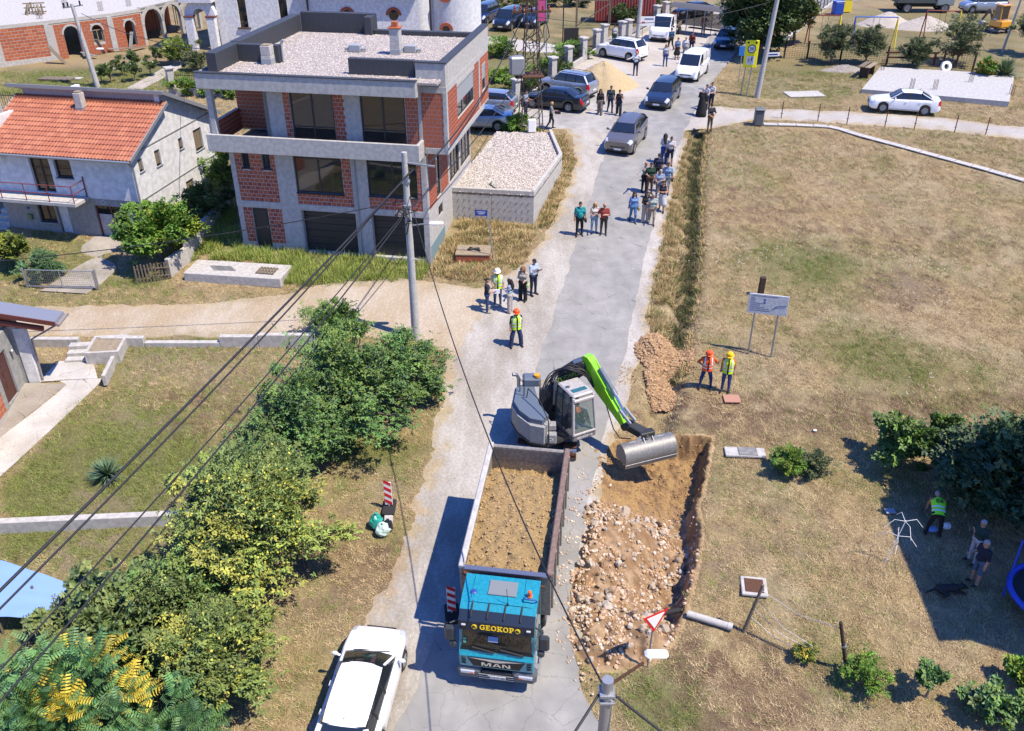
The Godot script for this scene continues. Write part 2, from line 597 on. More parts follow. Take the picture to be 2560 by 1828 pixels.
func ground_color(x: float, z: float) -> Color:
	var n1 := noise.get_noise_2d(x * 2.2 + 300.0, z * 2.2)
	var n2 := noise_b.get_noise_2d(x, z)
	var c := STRAW.lerp(PALE, clampf(0.4 + n1 * 1.3,0,1)).lerp(BROWN, clampf(n2 * 0.9 + 0.12,0,0.7))
	c = c.lerp(GREEN, greenness(x, z) * 0.8)
	var bare := 0.0
	var id := zone(x, z)
	if id == 7: bare = 0.75 + n2
	elif id == 2: bare = clampf(n1 * 2.2 - 0.3 + n2 * 0.8,0,0.8)
	elif id == 5: bare = clampf(n1 * 2.0 - 0.35 + n2,0,0.6)
	for s in bare_spots:
		var d: float = W(x - s[0], (z - s[1]) * 1.3).length() / s[2]
		if d < 1.0: bare = maxf(bare, (s[3] + n2 * 0.8) * (1.0 - d * d))
	for s in brown_spots:
		var d: float = W((x - s[0]) / s[2], (z - s[1]) / s[3]).length()
		if d < 1.0: c = c.lerp(K(0.26,0.165,0.095), clampf(s[4] * (1.3 - d) + n2 * 0.9,0,0.8))
	return c.lerp(SAND, clampf(bare, 0,1))

func build_ground() -> void:
	mask.resize(MW * MH)
	mark([W(-17.78,-35.18),W(-10.29,-35.82),W(-8.93,-32.52),W(-7.38,-27.5),W(-8.73,-22.73),W(-12.22,-22.55),W(-18,-23.91),W(-18.4,-24.77),W(-18.17,-26.2),W(-17.52,-32.52)],2)
	mark([W(-17.71,-23.26),W(-11.73,-22.73),W(-10.08,-21.69),W(-11.44,-17.28),W(-14.21,-15.71),W(-15.99,-14.89),W(-20.57,-23.45)],2)
	mark([W(-9.96,-32.52),W(-3.19,-33.96),W(-2.7,-31.69),W(-3.36,-27.28),W(-3.67,-24),W(-4.1,-20.4),W(-5.39,-16.04),W(-7.99,-15.71),W(-9.13,-20.1),W(-8.26,-24.39)],5)
	mark([W(-16.57,-40.56),W(-13.17,-41.94),W(-8.12,-41.14),W(-4.03,-40.75),W(-4.3,-39.06),W(-10.03,-38.35),W(-11.69,-38.88),W(-10.75,-40.06),W(-16.44,-41.14)],4)
	mark([W(-4.73,-44.47),W(-2.18,-45.38),W(1.28,-44.04),W(0.6,-40.56),W(-1.36,-38.7),W(-3.92,-39.24)],3)
	mark([W(1.38,-43.82),W(2.99,-56.65),W(4.2,-57.39),W(4.2,-53.3),W(2.93,-47.27),W(1.68,-43.18)],3)
	mark([W(7.96,-44.47),W(10.43,-55.25),W(12.07,-57.39),W(8.57,-38.88),W(7.21,-33.67),W(5.63,-33.67),W(6.62,-38.88)],3)
	mark([W(-26.35,-41.94),W(-24.97,-44.04),W(-19.89,-41.14),W(-19.67,-38.88),W(-23.45,-38.17),W(-24.93,-38.88)],6)
	mark([W(-19.42,-40.37),W(-17.75,-42.76),W(-16.72,-38.17),W(-19.86,-37.82),W(-19.67,-38.88)],6)
	mark([W(-24.93,-38.88),W(-11.08,-37.82),W(-12.78,-36.97),W(-23.89,-36.63)],5)
	mark([W(-41.75,-74),W(-25.2,-75.4),W(-22.77,-67.13),W(-37.53,-65.48)],6)
	mark([W(-20.28,-50.94),W(-17.48,-52.09),W(-14,-41.94),W(-16.44,-41.14),W(-18.38,-42.76)],4)
	mark([W(-4.34,-83.2),W(8.26,-86.73),W(2.53,-71.35),W(-2.31,-64.43)],6)
	mark([W(-4.78,-92.57),W(12.12,-101.55),W(10.93,-90.55),W(-3.98,-83.2)],8)
	mark([W(24.35,-78.36),W(35.49,-101.55),W(53.08,-96.87),W(39.81,-70.09),W(30.01,-74)],8)
	mark([W(16.13,-65.48),W(21.64,-79.91),W(30.01,-74),W(23.4,-63.42)],8)
	for s in [W(15.69,-39.24),W(14.11,-40.75),W(17.42,-30.89),W(14.95,-33.09)]: green_spots.append([s.x, s.y, 4.0,0.45])
	for s in [W(-15.13,-26.84),W(-13.36,-27.96),W(-13.66,-24.77),W(-15.45,-24.58)]: green_spots.append([s.x, s.y, 4.5,0.35])
	for s in [W(4.64,-16.28),W(3.91,-16.77),W(9.84,-17.41),W(-4.99,-26.84),W(-3.7,-22.9)]: green_spots.append([s.x, s.y, 1.6,0.5])
	for s in [W(11.06,-32.8),W(6.77,-21.69),W(9.68,-22.73),W(20.72,-47.27),W(15.19,-52.69)]: bare_spots.append([s.x, s.y, 2.4,0.35])
	for s in [W(19.03,-38.17),W(14.7,-57.39),W(-4.78,-19.79),W(-13.99,-33.38),W(-15.77,-34.57),W(-11.33,-33.96)]: bare_spots.append([s.x, s.y, 2.0,0.6])
	for s in [[W(12.18,-28.77),8.0,1.6,0.7],[W(18.87,-29.62),5.0,1.6,0.5],[W(8.07,-29.62),2.5,1.2,0.5],[W(6.6,-17.03),3.0,2.2,0.6],[W(4.92,-17.41),1.5,1.5,0.5],[W(18.85,-38.1),2.3,1.9,0.9],[W(13.75,-46.31),4.0,3.0,0.35],[W(20.26,-42.76),6.0,2.0,0.3],[W(-4.95,-21.04),2.5,2.5,0.6],[W(-11.55,-29.38),3.0,2.0,0.4]]: brown_spots.append([s[0].x, s[0].y, s[1], s[2], s[3]])
	var hf := func(x, z): return land(z) + relief(x, z)
	var far := func(x, z): return land(z) - 0.03
	var cf := func(x, z): return ground_color(x, z)
	var pr := Rect2(1.5,-29.7,7.2,12.6)
	ground_node = structure("ground", grid(-34.5,36.0,-63.0,-8.7,0.3, hf, cf, pr), M.ground)
	structure("far_ground", grid(-100.5,121.5,-180.0,-63.0,1.5, far, cf, Rect2()), M.ground, ground_node)
	structure("outer_ground", grid(-700.0,700.0,-1180.0,-180.0,20.0, far, cf, Rect2()), M.ground, ground_node)
	structure("side_ground", grid(-154.5,-34.5,-63.0,57.0,1.5, far, cf, Rect2()), M.ground, ground_node)
	structure("side_ground", grid(36.0,156.0,-63.0,57.0,1.5, far, cf, Rect2()), M.ground, ground_node)
	structure("near_ground", grid(-34.5,36.0,-8.7,51.3,1.5, far, cf, Rect2()), M.ground, ground_node)

# ---------------------------------------------------------------- roads and paths
func resample(p: Array, step: float) -> Array:
	var out := []
	for k in p.size() - 1:
		var m := maxi(1, int(p[k].distance_to(p[k + 1]) / step))
		for i in m:
			out.append(p[k].cubic_interpolate(p[k + 1], p[maxi(k - 1,0)], p[mini(k + 2, p.size() - 1)], float(i) / m))
	out.append(p[p.size() - 1])
	return out

# a sheet draped on the land between two lines of the same number of points
func drape(called: String, l: Array, r: Array, up: float, m: Material, cf: Callable, ragged := 0.12, across := 14, step := 0.3, blend := 0.7, side := 0, edge := true) -> MeshInstance3D:
	var a := []; var b := []
	for k in l.size() - 1:
		var cnt := maxi(1, int(maxf(l[k].distance_to(l[k + 1]), r[k].distance_to(r[k + 1])) / step))
		for i in cnt:
			a.append(l[k].cubic_interpolate(l[k + 1], l[maxi(k - 1,0)], l[mini(k + 2, l.size() - 1)], float(i) / cnt))
			b.append(r[k].cubic_interpolate(r[k + 1], r[maxi(k - 1,0)], r[mini(k + 2, r.size() - 1)], float(i) / cnt))
	a.append(l[-1]); b.append(r[-1])
	var v := PackedVector3Array(); var n := PackedVector3Array(); var c := PackedColorArray(); var t := PackedVector2Array(); var ix := PackedInt32Array()
	var w := across + 1
	for k in a.size():
		var d: Vector2 = (b[k] - a[k]).normalized()
		var pa: Vector2 = a[k] + d * ragged * ((noise_b.get_noise_2d(k * 0.13,7.0 + up * 900.0) * 1.5 + noise_b.get_noise_2d(k * 0.5,7.0) * 0.5))
		var pb: Vector2 = b[k] + d * ragged * ((noise_b.get_noise_2d(k * 0.13,77.0 + up * 900.0) * 1.5 + noise_b.get_noise_2d(k * 0.5,77.0) * 0.5))
		for i in w:
			var p := pa.lerp(pb, clampf(0.006 if i == 1 else (0.994 if i == across - 1 else float(i) / across),0,1))
			var e := up - (0.05 if edge and (i == 0 or i == across) else 0.0)
			v.append(V(p.x, land(p.y) + e, p.y))
			n.append(V(0,1,0.12 if p.y > -57.0 else 0.01).normalized()); var cc: Color = cf.call(p.x, p.y)
			var ed := (i if side < 0 else (across - i if side > 0 else mini(i, across - i))) * pa.distance_to(pb) / across
			if edge and blend > 0.0: cc = cc.lerp(ground_color(p.x, p.y).lerp(K(0.4,0.33,0.24),0.6),1.0 - smoothstep(0.0, blend, ed + (noise_b.get_noise_2d(p.x * 1.3, p.y * 1.3) + noise.get_noise_2d(p.x * 9.0, p.y * 9.0)) * blend * 0.7))
			c.append(cc); t.append(p)
	for k in a.size() - 1:
		for i in across:
			var q := k * w + i
			var fl: bool = (v[q + 1] - v[q]).cross(v[q + w] - v[q]).y > 0.0
			if fl: ix.append_array([q, q + w, q + 1, q + 1, q + w, q + w + 1])
			else: ix.append_array([q, q + 1, q + w, q + 1, q + w + 1, q + w])
	var arr := []
	arr.resize(Mesh.ARRAY_MAX)
	arr[Mesh.ARRAY_VERTEX] = v; arr[Mesh.ARRAY_NORMAL] = n; arr[Mesh.ARRAY_COLOR] = c; arr[Mesh.ARRAY_TEX_UV] = t; arr[Mesh.ARRAY_INDEX] = ix
	var ms := ArrayMesh.new()
	ms.add_surface_from_arrays(Mesh.PRIMITIVE_TRIANGLES, arr)
	var rr := r.duplicate(); rr.reverse()
	mark(l + rr, 1)
	return structure(called, ms, m)

func speckle(base: Color, dust: Color, k: float) -> Callable:
	return func(x, z):
		var q: float = clampf(0.5 + noise.get_noise_2d(x * 4.0, z * 1.6) * 0.9 + noise_b.get_noise_2d(x * 1.7, z * 0.8) * 0.5,0,1)
		return base.lerp(dust, q * k)

var road_l := [W(-3.65,-14.72),W(-3.3,-15.71),W(-2.69,-17.37),W(-1.95,-20.88),W(-1.01,-24.77),W(0.16,-28.66),W(1.14,-32.57),W(2.28,-37.48),W(3.04,-41.14),W(4.1,-46.31),W(5.55,-52.81),W(6.46,-56.29),W(8.29,-61.07),W(11.17,-67.7),W(14.42,-75.4),W(17.36,-83.2),W(20.29,-90.55),W(24.37,-96.43),W(31.86,-104.04),W(44.7,-115.24)]
var road_r := [W(3.01,-14.72),W(2.44,-15.71),W(1.99,-17.37),W(1.86,-19.79),W(2.69,-24.16),W(3.59,-27.84),W(4.82,-32.66),W(5.92,-37.48),W(6.78,-41.14),W(8.09,-46.31),W(9.94,-52.81),W(10.98,-56.29),W(12.58,-61.07),W(14.79,-67.7),W(17.29,-74),W(20.07,-80.71),W(23.19,-86.37),W(26.53,-90.55),W(33.39,-100.34),W(45.74,-112.83)]

func build_roads() -> void:
	var tar := K(0.3,0.297,0.28)
	var dust := K(0.46,0.445,0.41)
	var sl := [W(-6.23,-14.72),W(-5.68,-15.71),W(-5.04,-17.41),W(-3.73,-21.86),W(-3.43,-24.58),W(-2.92,-28.66),W(-2.78,-32.52),W(-1.31,-38.31),W(0.6,-40.37),W(2.28,-45.15),W(3.92,-52.69),W(3.19,-58.31),W(-2.15,-58.95),W(-3.7,-63.23)]
	var sr := [W(-3.01,-14.72),W(-2.66,-15.71),W(-2.11,-17.37),W(-1.3,-20.88),W(-0.36,-24.77),W(0.79,-28.66),W(1.81,-32.57),W(2.94,-37.48),W(3.75,-41.14),W(4.77,-46.31),W(6.38,-52.81),W(7.23,-56.29),W(9.12,-61.07),W(11.77,-67.7)]
	drape("gravel_shoulder", sl, sr, 0.006, M.gravel, speckle(K(0.37,0.335,0.28),K(0.55,0.52,0.47),1.0),0.25,30,0.2,0.7,-1)
	drape("dirt_road", [W(-29.31,-36.3),W(-23.79,-36.4),W(-19.23,-36.63),W(-14.63,-36.87),W(-11.04,-37.65),W(-7.4,-38.88),W(-4.29,-38.88),W(-0.96,-38.1)],[W(-28.05,-34.11),W(-22.8,-34.26),W(-18.32,-34.2),W(-13.87,-34.2),W(-10.33,-34.26),W(-6.73,-34.02),W(-4.07,-33.96),W(-2.57,-32.38)],0.012, M.gravel, speckle(K(0.48,0.38,0.25),K(0.58,0.5,0.39),1.0),0.2,22,0.25)
	var rd := drape("road", road_l, road_r, 0.045, M.asphalt, speckle(tar, dust, 0.45),0.10,18,0.25,0.0)
	drape("side_road", [W(-11.27,-66.35),W(-3.7,-63.23),W(2.95,-66.02),W(6.84,-70.09)],[W(-10.31,-59.77),W(-3.46,-58.31),W(3.71,-58),W(6.79,-57.02)],0.018, M.asphalt, speckle(K(0.36,0.35,0.33),K(0.55,0.52,0.47),0.8),0.15,10,0.4)
	drape("church_forecourt", [W(2.95,-66.02),W(5.31,-75.4),W(9.39,-86.73),W(13.67,-93.61),W(19.04,-101.55)],[W(10.19,-64.95),W(12.95,-71.35),W(15.78,-78.36),W(19.33,-87.66),W(23.64,-96.87)],0.014, M.gravel, speckle(K(0.5,0.45,0.38),K(0.62,0.58,0.52),1.0),0.4,14,0.4)
	drape("right_shoulder", [W(1.93,-18.35),W(1.83,-20.1),W(2.55,-24.16),W(3.44,-27.84),W(4.69,-32.66),W(5.73,-37.48),W(6.58,-41.14),W(7.89,-46.31),W(9.72,-52.81),W(10.8,-56.29)],[W(2.27,-18.08),W(2.41,-20.1),W(3.11,-24.16),W(4.03,-27.84),W(5.55,-32.66),W(6.64,-37.48),W(7.51,-41.14),W(8.69,-46.31),W(10.36,-52.81),W(11.32,-56.29)],0.012, M.gravel, speckle(K(0.42,0.39,0.34),K(0.6,0.57,0.52),1.0),0.2,8,0.25,0.35,1)
	drape("driveway", [W(11.67,-63.23),W(14.4,-62.64),W(16.76,-62.36),W(18.99,-62.17),W(24.08,-61.43),W(29.18,-60.11),W(34.04,-58.31),W(39.47,-56.65)],[W(10.76,-57.39),W(13.56,-58.31),W(16.25,-59.6),W(18.21,-59.86),W(22.3,-59.03),W(28.2,-57.69),W(32.97,-56.08),W(38.12,-54.25)],0.014, M.gravel, speckle(K(0.47,0.43,0.38),K(0.58,0.55,0.5),1.0),0.25,12,0.35)
	# path of single concrete slabs across the field
	var path := Node3D.new()
	path.name = "path"; path.set_meta("kind", "structure")
	add_child(path)
	var line := resample([W(16.83,-58.87),W(18.99,-58.71),W(21.03,-58.39),W(21.63,-57.92),W(22.75,-56.58),W(25.48,-53.93),W(27.8,-51.8),W(29.97,-49.73),W(32.1,-47.51)],0.85)
	for k in line.size() - 1:
		var a: Vector2 = line[k]; var b: Vector2 = line[k + 1]
		var g := N()
		var o := on_land((a + b) * 0.5,0.02 + rng.randf() * 0.02)
		var d := on_land(b) - on_land(a)
		g.bar(d * -0.48, d * 0.48,0.52,0.06,0.01)
		part("slab", g, M.concrete_white if k % 3 else M.concrete, path, o)
	mark([W(16.95,-59.36),W(21.83,-58.55),W(25.65,-54.38),W(30.17,-50.16),W(29.77,-49.3),W(25.29,-53.43),W(21.47,-57.39),W(16.7,-58.31)],1)

# ---------------------------------------------------------------- excavation
var pit_left := [W(3.3,-17.65),W(2.36,-17.7),W(1.79,-18.49),W(1.65,-19.64),W(1.76,-20.88),W(2.04,-22.2),W(2.44,-23.63),W(2.98,-24.68),W(3.24,-25.68),W(2.88,-26.95)]
var pit_poly := PackedVector2Array()

func pit_depth(x: float, z: float) -> float:
	var p := W(x, z)
	if not Geometry2D.is_point_in_polygon(p, pit_poly): return 0.0
	var d := line_dist(pit, p)
	d = minf(d, p.distance_to(Geometry2D.get_closest_point_to_segment(p, pit[0], pit[pit.size() - 1])))
	var dl := line_dist(pit_left, p)
	var low := smoothstep(-24.6,-23.0, z)      # the stony, half filled lower end
	var full := 0.95 * smoothstep(0.0,2.2, dl)
	var fill := 0.95 * smoothstep(1.5,3.3, dl) - 0.3 * smoothstep(0.0,0.7, dl) * (1.0 - smoothstep(1.2,2.4, dl)) + 0.04
	var depth := lerpf(full, fill, low)
	depth *= smoothstep(0.0,0.36 + 0.5 * (1.0 - smoothstep(0.0,0.6, dl)), d + 0.12 * noise_b.get_noise_2d(x * 2.2, z * 2.2) + 0.06 * noise_b.get_noise_2d(x * 6.0, z * 6.0))
	var lump := 0.2 * noise_b.get_noise_2d(x * 1.4, z * 1.4) + 0.13 * noise.get_noise_2d(x * 9.0, z * 9.0)
	return -depth + lump * smoothstep(0.0,0.3, d) * lerpf(0.7,1.3, low) + 0.09 * noise_b.get_noise_2d(x * 5.0, z * 5.0) * smoothstep(0.0,0.2, d)

func pit_land(x: float, z: float) -> float:
	var q := pit_depth(x, z)
	return land(z) + (q if q != 0.0 else relief(x, z))

func clod(k: int, rough := 0.3) -> ArrayMesh:
	var g := N()
	g.blob(Vector3.ZERO, V(1.0,0.72,0.85), rough, 100 + k, 7,5)
	return g.mesh()

func build_excavation() -> void:
	pit_poly = PackedVector2Array(pit)
	var hf := func(x, z): return pit_land(x, z)
	var cf := func(x, z):
		var q := pit_depth(x, z)
		if q == 0.0:
			var near := line_dist(pit, W(x, z))
			return ground_color(x, z).lerp(K(0.4,0.27,0.14),0.8 * smoothstep(0.45 + noise_b.get_noise_2d(x, z) * 0.4,0.0, near))
		var n1 := noise_b.get_noise_2d(x * 2.0, z * 2.0)
		var low := smoothstep(-25.0,-23.4, z + n1)
		var ochre := K(0.39,0.25,0.105).lerp(K(0.24,0.14,0.065), clampf(n1 * 1.6 + 0.3,0,1))
		var stony := K(0.3,0.18,0.09).lerp(K(0.46,0.32,0.19), clampf(n1 * 1.8 + 0.4,0,1))
		return ochre.lerp(stony, low)
	var inside := func(x, z): return pit_depth(x, z) != 0.0 or line_dist(pit, W(x, z)) < 0.12
	var ex := structure("excavation", grid(1.5,8.7,-29.7,-17.1,0.075, hf, cf, Rect2(), inside), M.soil)
	structure("pit_border", grid(1.5,8.7,-29.7,-17.1,0.075, hf, cf, Rect2(), func(x, z): return not inside.call(x, z)), M.ground, ground_node)
	mark(pit, 1)
	var ms := []
	for k in 8: ms.append(clod(k))
	# stones one can pick out
	var lo := W(1.6,-24.3); var hi := W(6.6,-17.4)
	var placed := 0
	while placed < 290:
		var p := W(rng.randf_range(lo.x, hi.x), rng.randf_range(lo.y, hi.y))
		var q := pit_depth(p.x, p.y)
		if q == 0.0 or (line_dist(pit, p) < 0.4 and line_dist(pit_left, p) > 0.7): continue
		if noise.get_noise_2d(p.x * 7.0, p.y * 7.0) < rng.randf_range(-0.35,0.15): continue
		var r := 0.035 + 0.13 * pow(rng.randf(),2.6) + (0.08 if placed % 45 == 0 else 0.0)
		var o := part("rock", ms[placed % 8], M["rock%d" % [0,2,1,0,2,3][rng.randi() % 6]], ex, V(p.x, land(p.y) + q + r * 0.3, p.y))
		o.basis = Basis.from_euler(V(rng.randf() * TAU, rng.randf() * TAU, rng.randf() * TAU)).scaled(Vector3.ONE * r)
		placed += 1
	var xf := []; var cl := []
	for k in 14000:
		var p := W(rng.randf_range(1.5,8.0), rng.randf_range(-29.0,-17.3))
		var q := pit_depth(p.x, p.y)
		if q == 0.0 or (q > -0.2 and line_dist(pit, p) < 0.3): continue
		var low := smoothstep(-25.2,-23.2, p.y)
		if noise_b.get_noise_2d(p.x * 1.1, p.y * 1.1) < rng.randf_range(-0.3,0.1) and low > 0.5: continue
		var r := (0.008 + 0.045 * pow(rng.randf(),2.0)) * lerpf(0.8,1.3, low)
		xf.append(Transform3D(Basis.from_euler(V(rng.randf() * TAU, rng.randf() * TAU, 0)).scaled(Vector3.ONE * r),V(p.x, land(p.y) + q + r * 0.2, p.y)))
		var c := K(0.4,0.24,0.1).lerp(K(0.62,0.52,0.42), low * pow(rng.randf(),1.5))
		cl.append(c * rng.randf_range(0.75,1.15))
	for k in 1500:
		var p: Vector2 = pit_left[rng.randi() % 8].lerp(pit_left[1 + rng.randi() % 8], rng.randf()) + W(rng.randfn() * 0.3 - 0.1, rng.randfn() * 0.6) if k % 3 == 0 else W(rng.randf_range(1.7,6.4), rng.randf_range(-24.4,-17.5))
		var q := pit_depth(p.x, p.y)
		if (q == 0.0 and k % 3) or noise_b.get_noise_2d(p.x * 1.1, p.y * 1.1) < rng.randf_range(-0.25,0.1): continue
		var r := rng.randf_range(0.035,0.085) * (0.6 if q == 0.0 else 1.0)
		xf.append(Transform3D(Basis.from_euler(V(rng.randf() * TAU, rng.randf() * TAU, 0)).scaled(V(r, r * 0.8, r * 1.1)),V(p.x, land(p.y) + (q if q != 0.0 else 0.05) + r * 0.2, p.y)))
		cl.append(K(0.42,0.26,0.14).lerp(K(0.64,0.54,0.43), rng.randf()) * rng.randf_range(0.8,1.1))
	scatter("small_stones", ms[3], xf, cl, M.tint, ex).set_meta("kind", "stuff")
	# spoil dumped beside the ditch
	var hp := W(6.14,-30.89)
	var h2 := W(6.61,-33.09)
	var heap := N()
	var hfun := func(x, z):
		var a := W((x - hp.x) / 0.75, (z - hp.y) / 1.9).length()
		var b := W((x - h2.x) / 1.5, (z - h2.y) / 1.6).length()
		var m := maxf(0.3 * smoothstep(1.0,0.2, a),0.42 * smoothstep(1.0,0.15, b))
		return m * (1.0 + 0.5 * noise_b.get_noise_2d(x * 2.0, z * 2.0)) if m > 0.0 else 0.0
	var hc := func(x, z): return K(0.27,0.165,0.085).lerp(K(0.42,0.28,0.15), clampf(0.5 + noise_b.get_noise_2d(x * 3.0, z * 3.0),0,1))
	var x0 := snappedf(minf(hp.x, h2.x) - 1.8,0.1); var z0 := snappedf(minf(hp.y, h2.y) - 2.2,0.1)
	var hm := grid(x0, x0 + 4.2, z0, z0 + 5.6,0.08, func(x, z):
		var v: float = hfun.call(x, z)
		return land(z) + (ditch_depth(x, z) + v if v > 0.03 else -0.8), hc, Rect2())
	var hp_n := part("spoil_heap", hm, M.soil, self)
	tag(hp_n, "long heap of brown clods dumped between the cracked road and the dry field", "soil heap")
	xf = []; cl = []
	while xf.size() < 2200:
		var p := W(rng.randf_range(x0, x0 + 4.2), rng.randf_range(z0, z0 + 5.6))
		var v: float = hfun.call(p.x, p.y)
		if v < 0.03 and rng.randf() > 0.12: continue
		var r := rng.randf_range(0.02,0.085) * (1.0 if v > 0.03 else 0.5)
		xf.append(Transform3D(Basis.from_euler(V(rng.randf() * TAU, rng.randf() * TAU, 0)).scaled(Vector3.ONE * r),V(p.x, land(p.y) + ditch_depth(p.x, p.y) + v, p.y)))
		cl.append(K(0.3,0.18,0.09).lerp(K(0.46,0.31,0.17), rng.randf()))
	scatter("clods", ms[1], xf, cl, M.tint, hp_n).set_meta("kind", "stuff")
	# crumbs of soil dropped on the asphalt
	xf = []; cl = []
	for s in [W(4.73,-31.69),W(4.43,-31.29),W(3.01,-26.62),W(2.55,-25.37),W(1.98,-19.2),W(2.16,-20.1)]:
		for k in 60:
			var p: Vector2 = s + W(rng.randfn() * 0.35, rng.randfn() * 0.3)
			var r := rng.randf_range(0.01,0.04)
			xf.append(Transform3D(Basis.from_euler(V(rng.randf() * TAU, rng.randf() * TAU, 0)).scaled(V(r, r * 0.6, r)),V(p.x, land(p.y) + 0.035, p.y)))
			cl.append(K(0.45,0.3,0.14) * rng.randf_range(0.7,1.1))
	scatter("soil_crumbs", ms[2], xf, cl, M.tint, self).set_meta("kind", "stuff")
	# buried grey pipe end showing in the pit wall
	var pg := N()
	pg.tube([V(-0.25,-0.02,0.05),V(0.45,0.05,-0.05)],0.09,12)
	tag(part("drain_pipe", pg, M.rubber, self, V(5.17,0.23,-19.91) + V(-0.15,-0.3,0)), "dark grey drain pipe sticking out of the excavation wall behind the yield sign", "pipe")
	var p2 := N()
	p2.lathe(Vector3.ZERO, [W(0.09,0),W(0.11,0),W(0.11,1.25),W(0.125,1.25),W(0.125,1.4),W(0.1,1.4),W(0.1,0.0)],14, (V(6.47,0.13,-19.09) - V(5.42,0.18,-19.49)).normalized())
	tag(part("concrete_pipe", p2, M.concrete_white, self, V(5.45,0.18,-19.48) + V(0,0.12,0)), "short pale pipe lying on the dry grass beside the excavation", "pipe")

# ---------------------------------------------------------------- building helpers
# wall in the xy plane (outer face z = 0, thickness inwards), with openings left out
func wall(parent: Node, called: String, m: Material, xf: Transform3D, r: Rect2, holes: Array, t := 0.25) -> MeshInstance3D:
	var xs := [r.position.x, r.end.x]; var ys := [r.position.y, r.end.y]
	for h in holes: xs.append_array([h.position.x, h.end.x]); ys.append_array([h.position.y, h.end.y])
	xs.sort(); ys.sort()
	var g := N()
	for j in ys.size() - 1:
		if ys[j + 1] - ys[j] < 0.001: continue
		var start := -1.0
		for i in xs.size() - 1:
			if xs[i + 1] - xs[i] < 0.001: continue
			var mid := W((xs[i] + xs[i + 1]) * 0.5, (ys[j] + ys[j + 1]) * 0.5)
			var open := not r.has_point(mid)
			for h in holes:
				if h.has_point(mid): open = true
			if not open: g.cbox(V(xs[i], ys[j],-t),V(xs[i + 1], ys[j + 1],0))
	var o := part(called, g, m, parent)
	o.transform = xf
	return o

# frame with panes set in an opening; frame > pane
func window(parent: Node, xf: Transform3D, r: Rect2, nx := 2, fr := 0.07, m: Material = null, gl: Material = null, set_back := 0.1, called := "window", split := 0.0) -> MeshInstance3D:
	if m == null: m = M.dark_frame
	if gl == null: gl = M.glass
	var g := N()
	var w := r.size.x; var h := r.size.y
	g.cbox(V(0,0,-0.06),V(fr, h, 0.0),0.008)
	g.cbox(V(w - fr, 0,-0.06),V(w, h, 0.0),0.008)
	g.cbox(V(fr, 0,-0.058),V(w - fr, fr, -0.002),0.008)
	g.cbox(V(fr, h - fr, -0.058),V(w - fr, h, -0.002),0.008)
	for k in range(1, nx): g.cbox(V(w * k / nx - fr * 0.6, fr, -0.056),V(w * k / nx + fr * 0.6, h - fr, -0.004),0.006)
	if split > 0.0: g.cbox(V(fr, h * split - fr * 0.4,-0.055),V(w - fr, h * split + fr * 0.4,-0.006),0.006)
	var o := part(called, g, m, parent)
	o.transform = xf * Transform3D(Basis.IDENTITY, V(r.position.x, r.position.y, -set_back))
	for k in nx:
		var p := N()
		p.cbox(V(w * k / nx + fr * 0.5, fr * 0.8,-0.036),V(w * (k + 1) / nx - fr * 0.5, h - fr * 0.8,-0.028))
		part("pane", p, gl, o)
	return o

var brick_mesh := {}
# coursed blocks over an area, proud of the wall; the first ones single parts, the rest joined
func bricks(parent: Node, xf: Transform3D, r: Rect2, holes: Array, bw: float, bh: float, key: String, budget: Dictionary, proud := 0.01) -> void:
	var id := "%s%.3f" % [key, bw]
	if not brick_mesh.has(id):
		var b := N()
		b.box(Vector3.ZERO, V(bw - 0.024, bh - 0.026,0.05),0.006)
		brick_mesh[id] = b.mesh()
	var rest := N()
	var rows := maxi(1, int(round(r.size.y / bh)))
	var rh := r.size.y / rows
	for j in rows:
		var y := r.position.y + (j + 0.5) * rh
		var x := r.position.x - (bw * 0.5 if j % 2 else 0.0)
		while x < r.end.x - 0.02:
			var a := maxf(x, r.position.x); var e := minf(x + bw, r.end.x)
			x += bw
			for h in holes:
				if y > h.position.y - rh * 0.3 and y < h.end.y + rh * 0.3:
					if a < h.end.x and e > h.position.x:
						if a < h.position.x: e = h.position.x
						elif e > h.end.x: a = h.end.x
						else: e = a
			if e - a < 0.05: continue
			var tr := Transform3D(Basis.from_scale(V((e - a - 0.024) / (bw - 0.024), rh / bh, 1)),V((a + e) * 0.5, y, proud - 0.025 + rng.randf_range(-0.003,0.003)))
			if budget.left > 0:
				budget.left -= 1
				var o := part("brick", brick_mesh[id], M["%s%d" % [key, rng.randi() % 4]], parent)
				o.transform = xf * tr
			else:
				rest.box(xf * tr.origin, V(e - a - 0.024, rh - 0.026,0.05),0.0, xf.basis)
	if rest.v.size() > 0:
		part("brickwork", rest, M["%s%d" % [key, rng.randi() % 2]], parent).set_meta("kind", "stuff")

func xform(deg: float, p: Vector3) -> Transform3D:
	return Transform3D(Basis(Vector3.UP, deg_to_rad(deg)), p)

# ---------------------------------------------------------------- buildings
func build_buildings() -> void:
	build_shell_block()
	build_terrace()
	build_tiled_house()
	build_corner_house()
	build_unfinished_hall()
	build_church()
	build_shading_house()

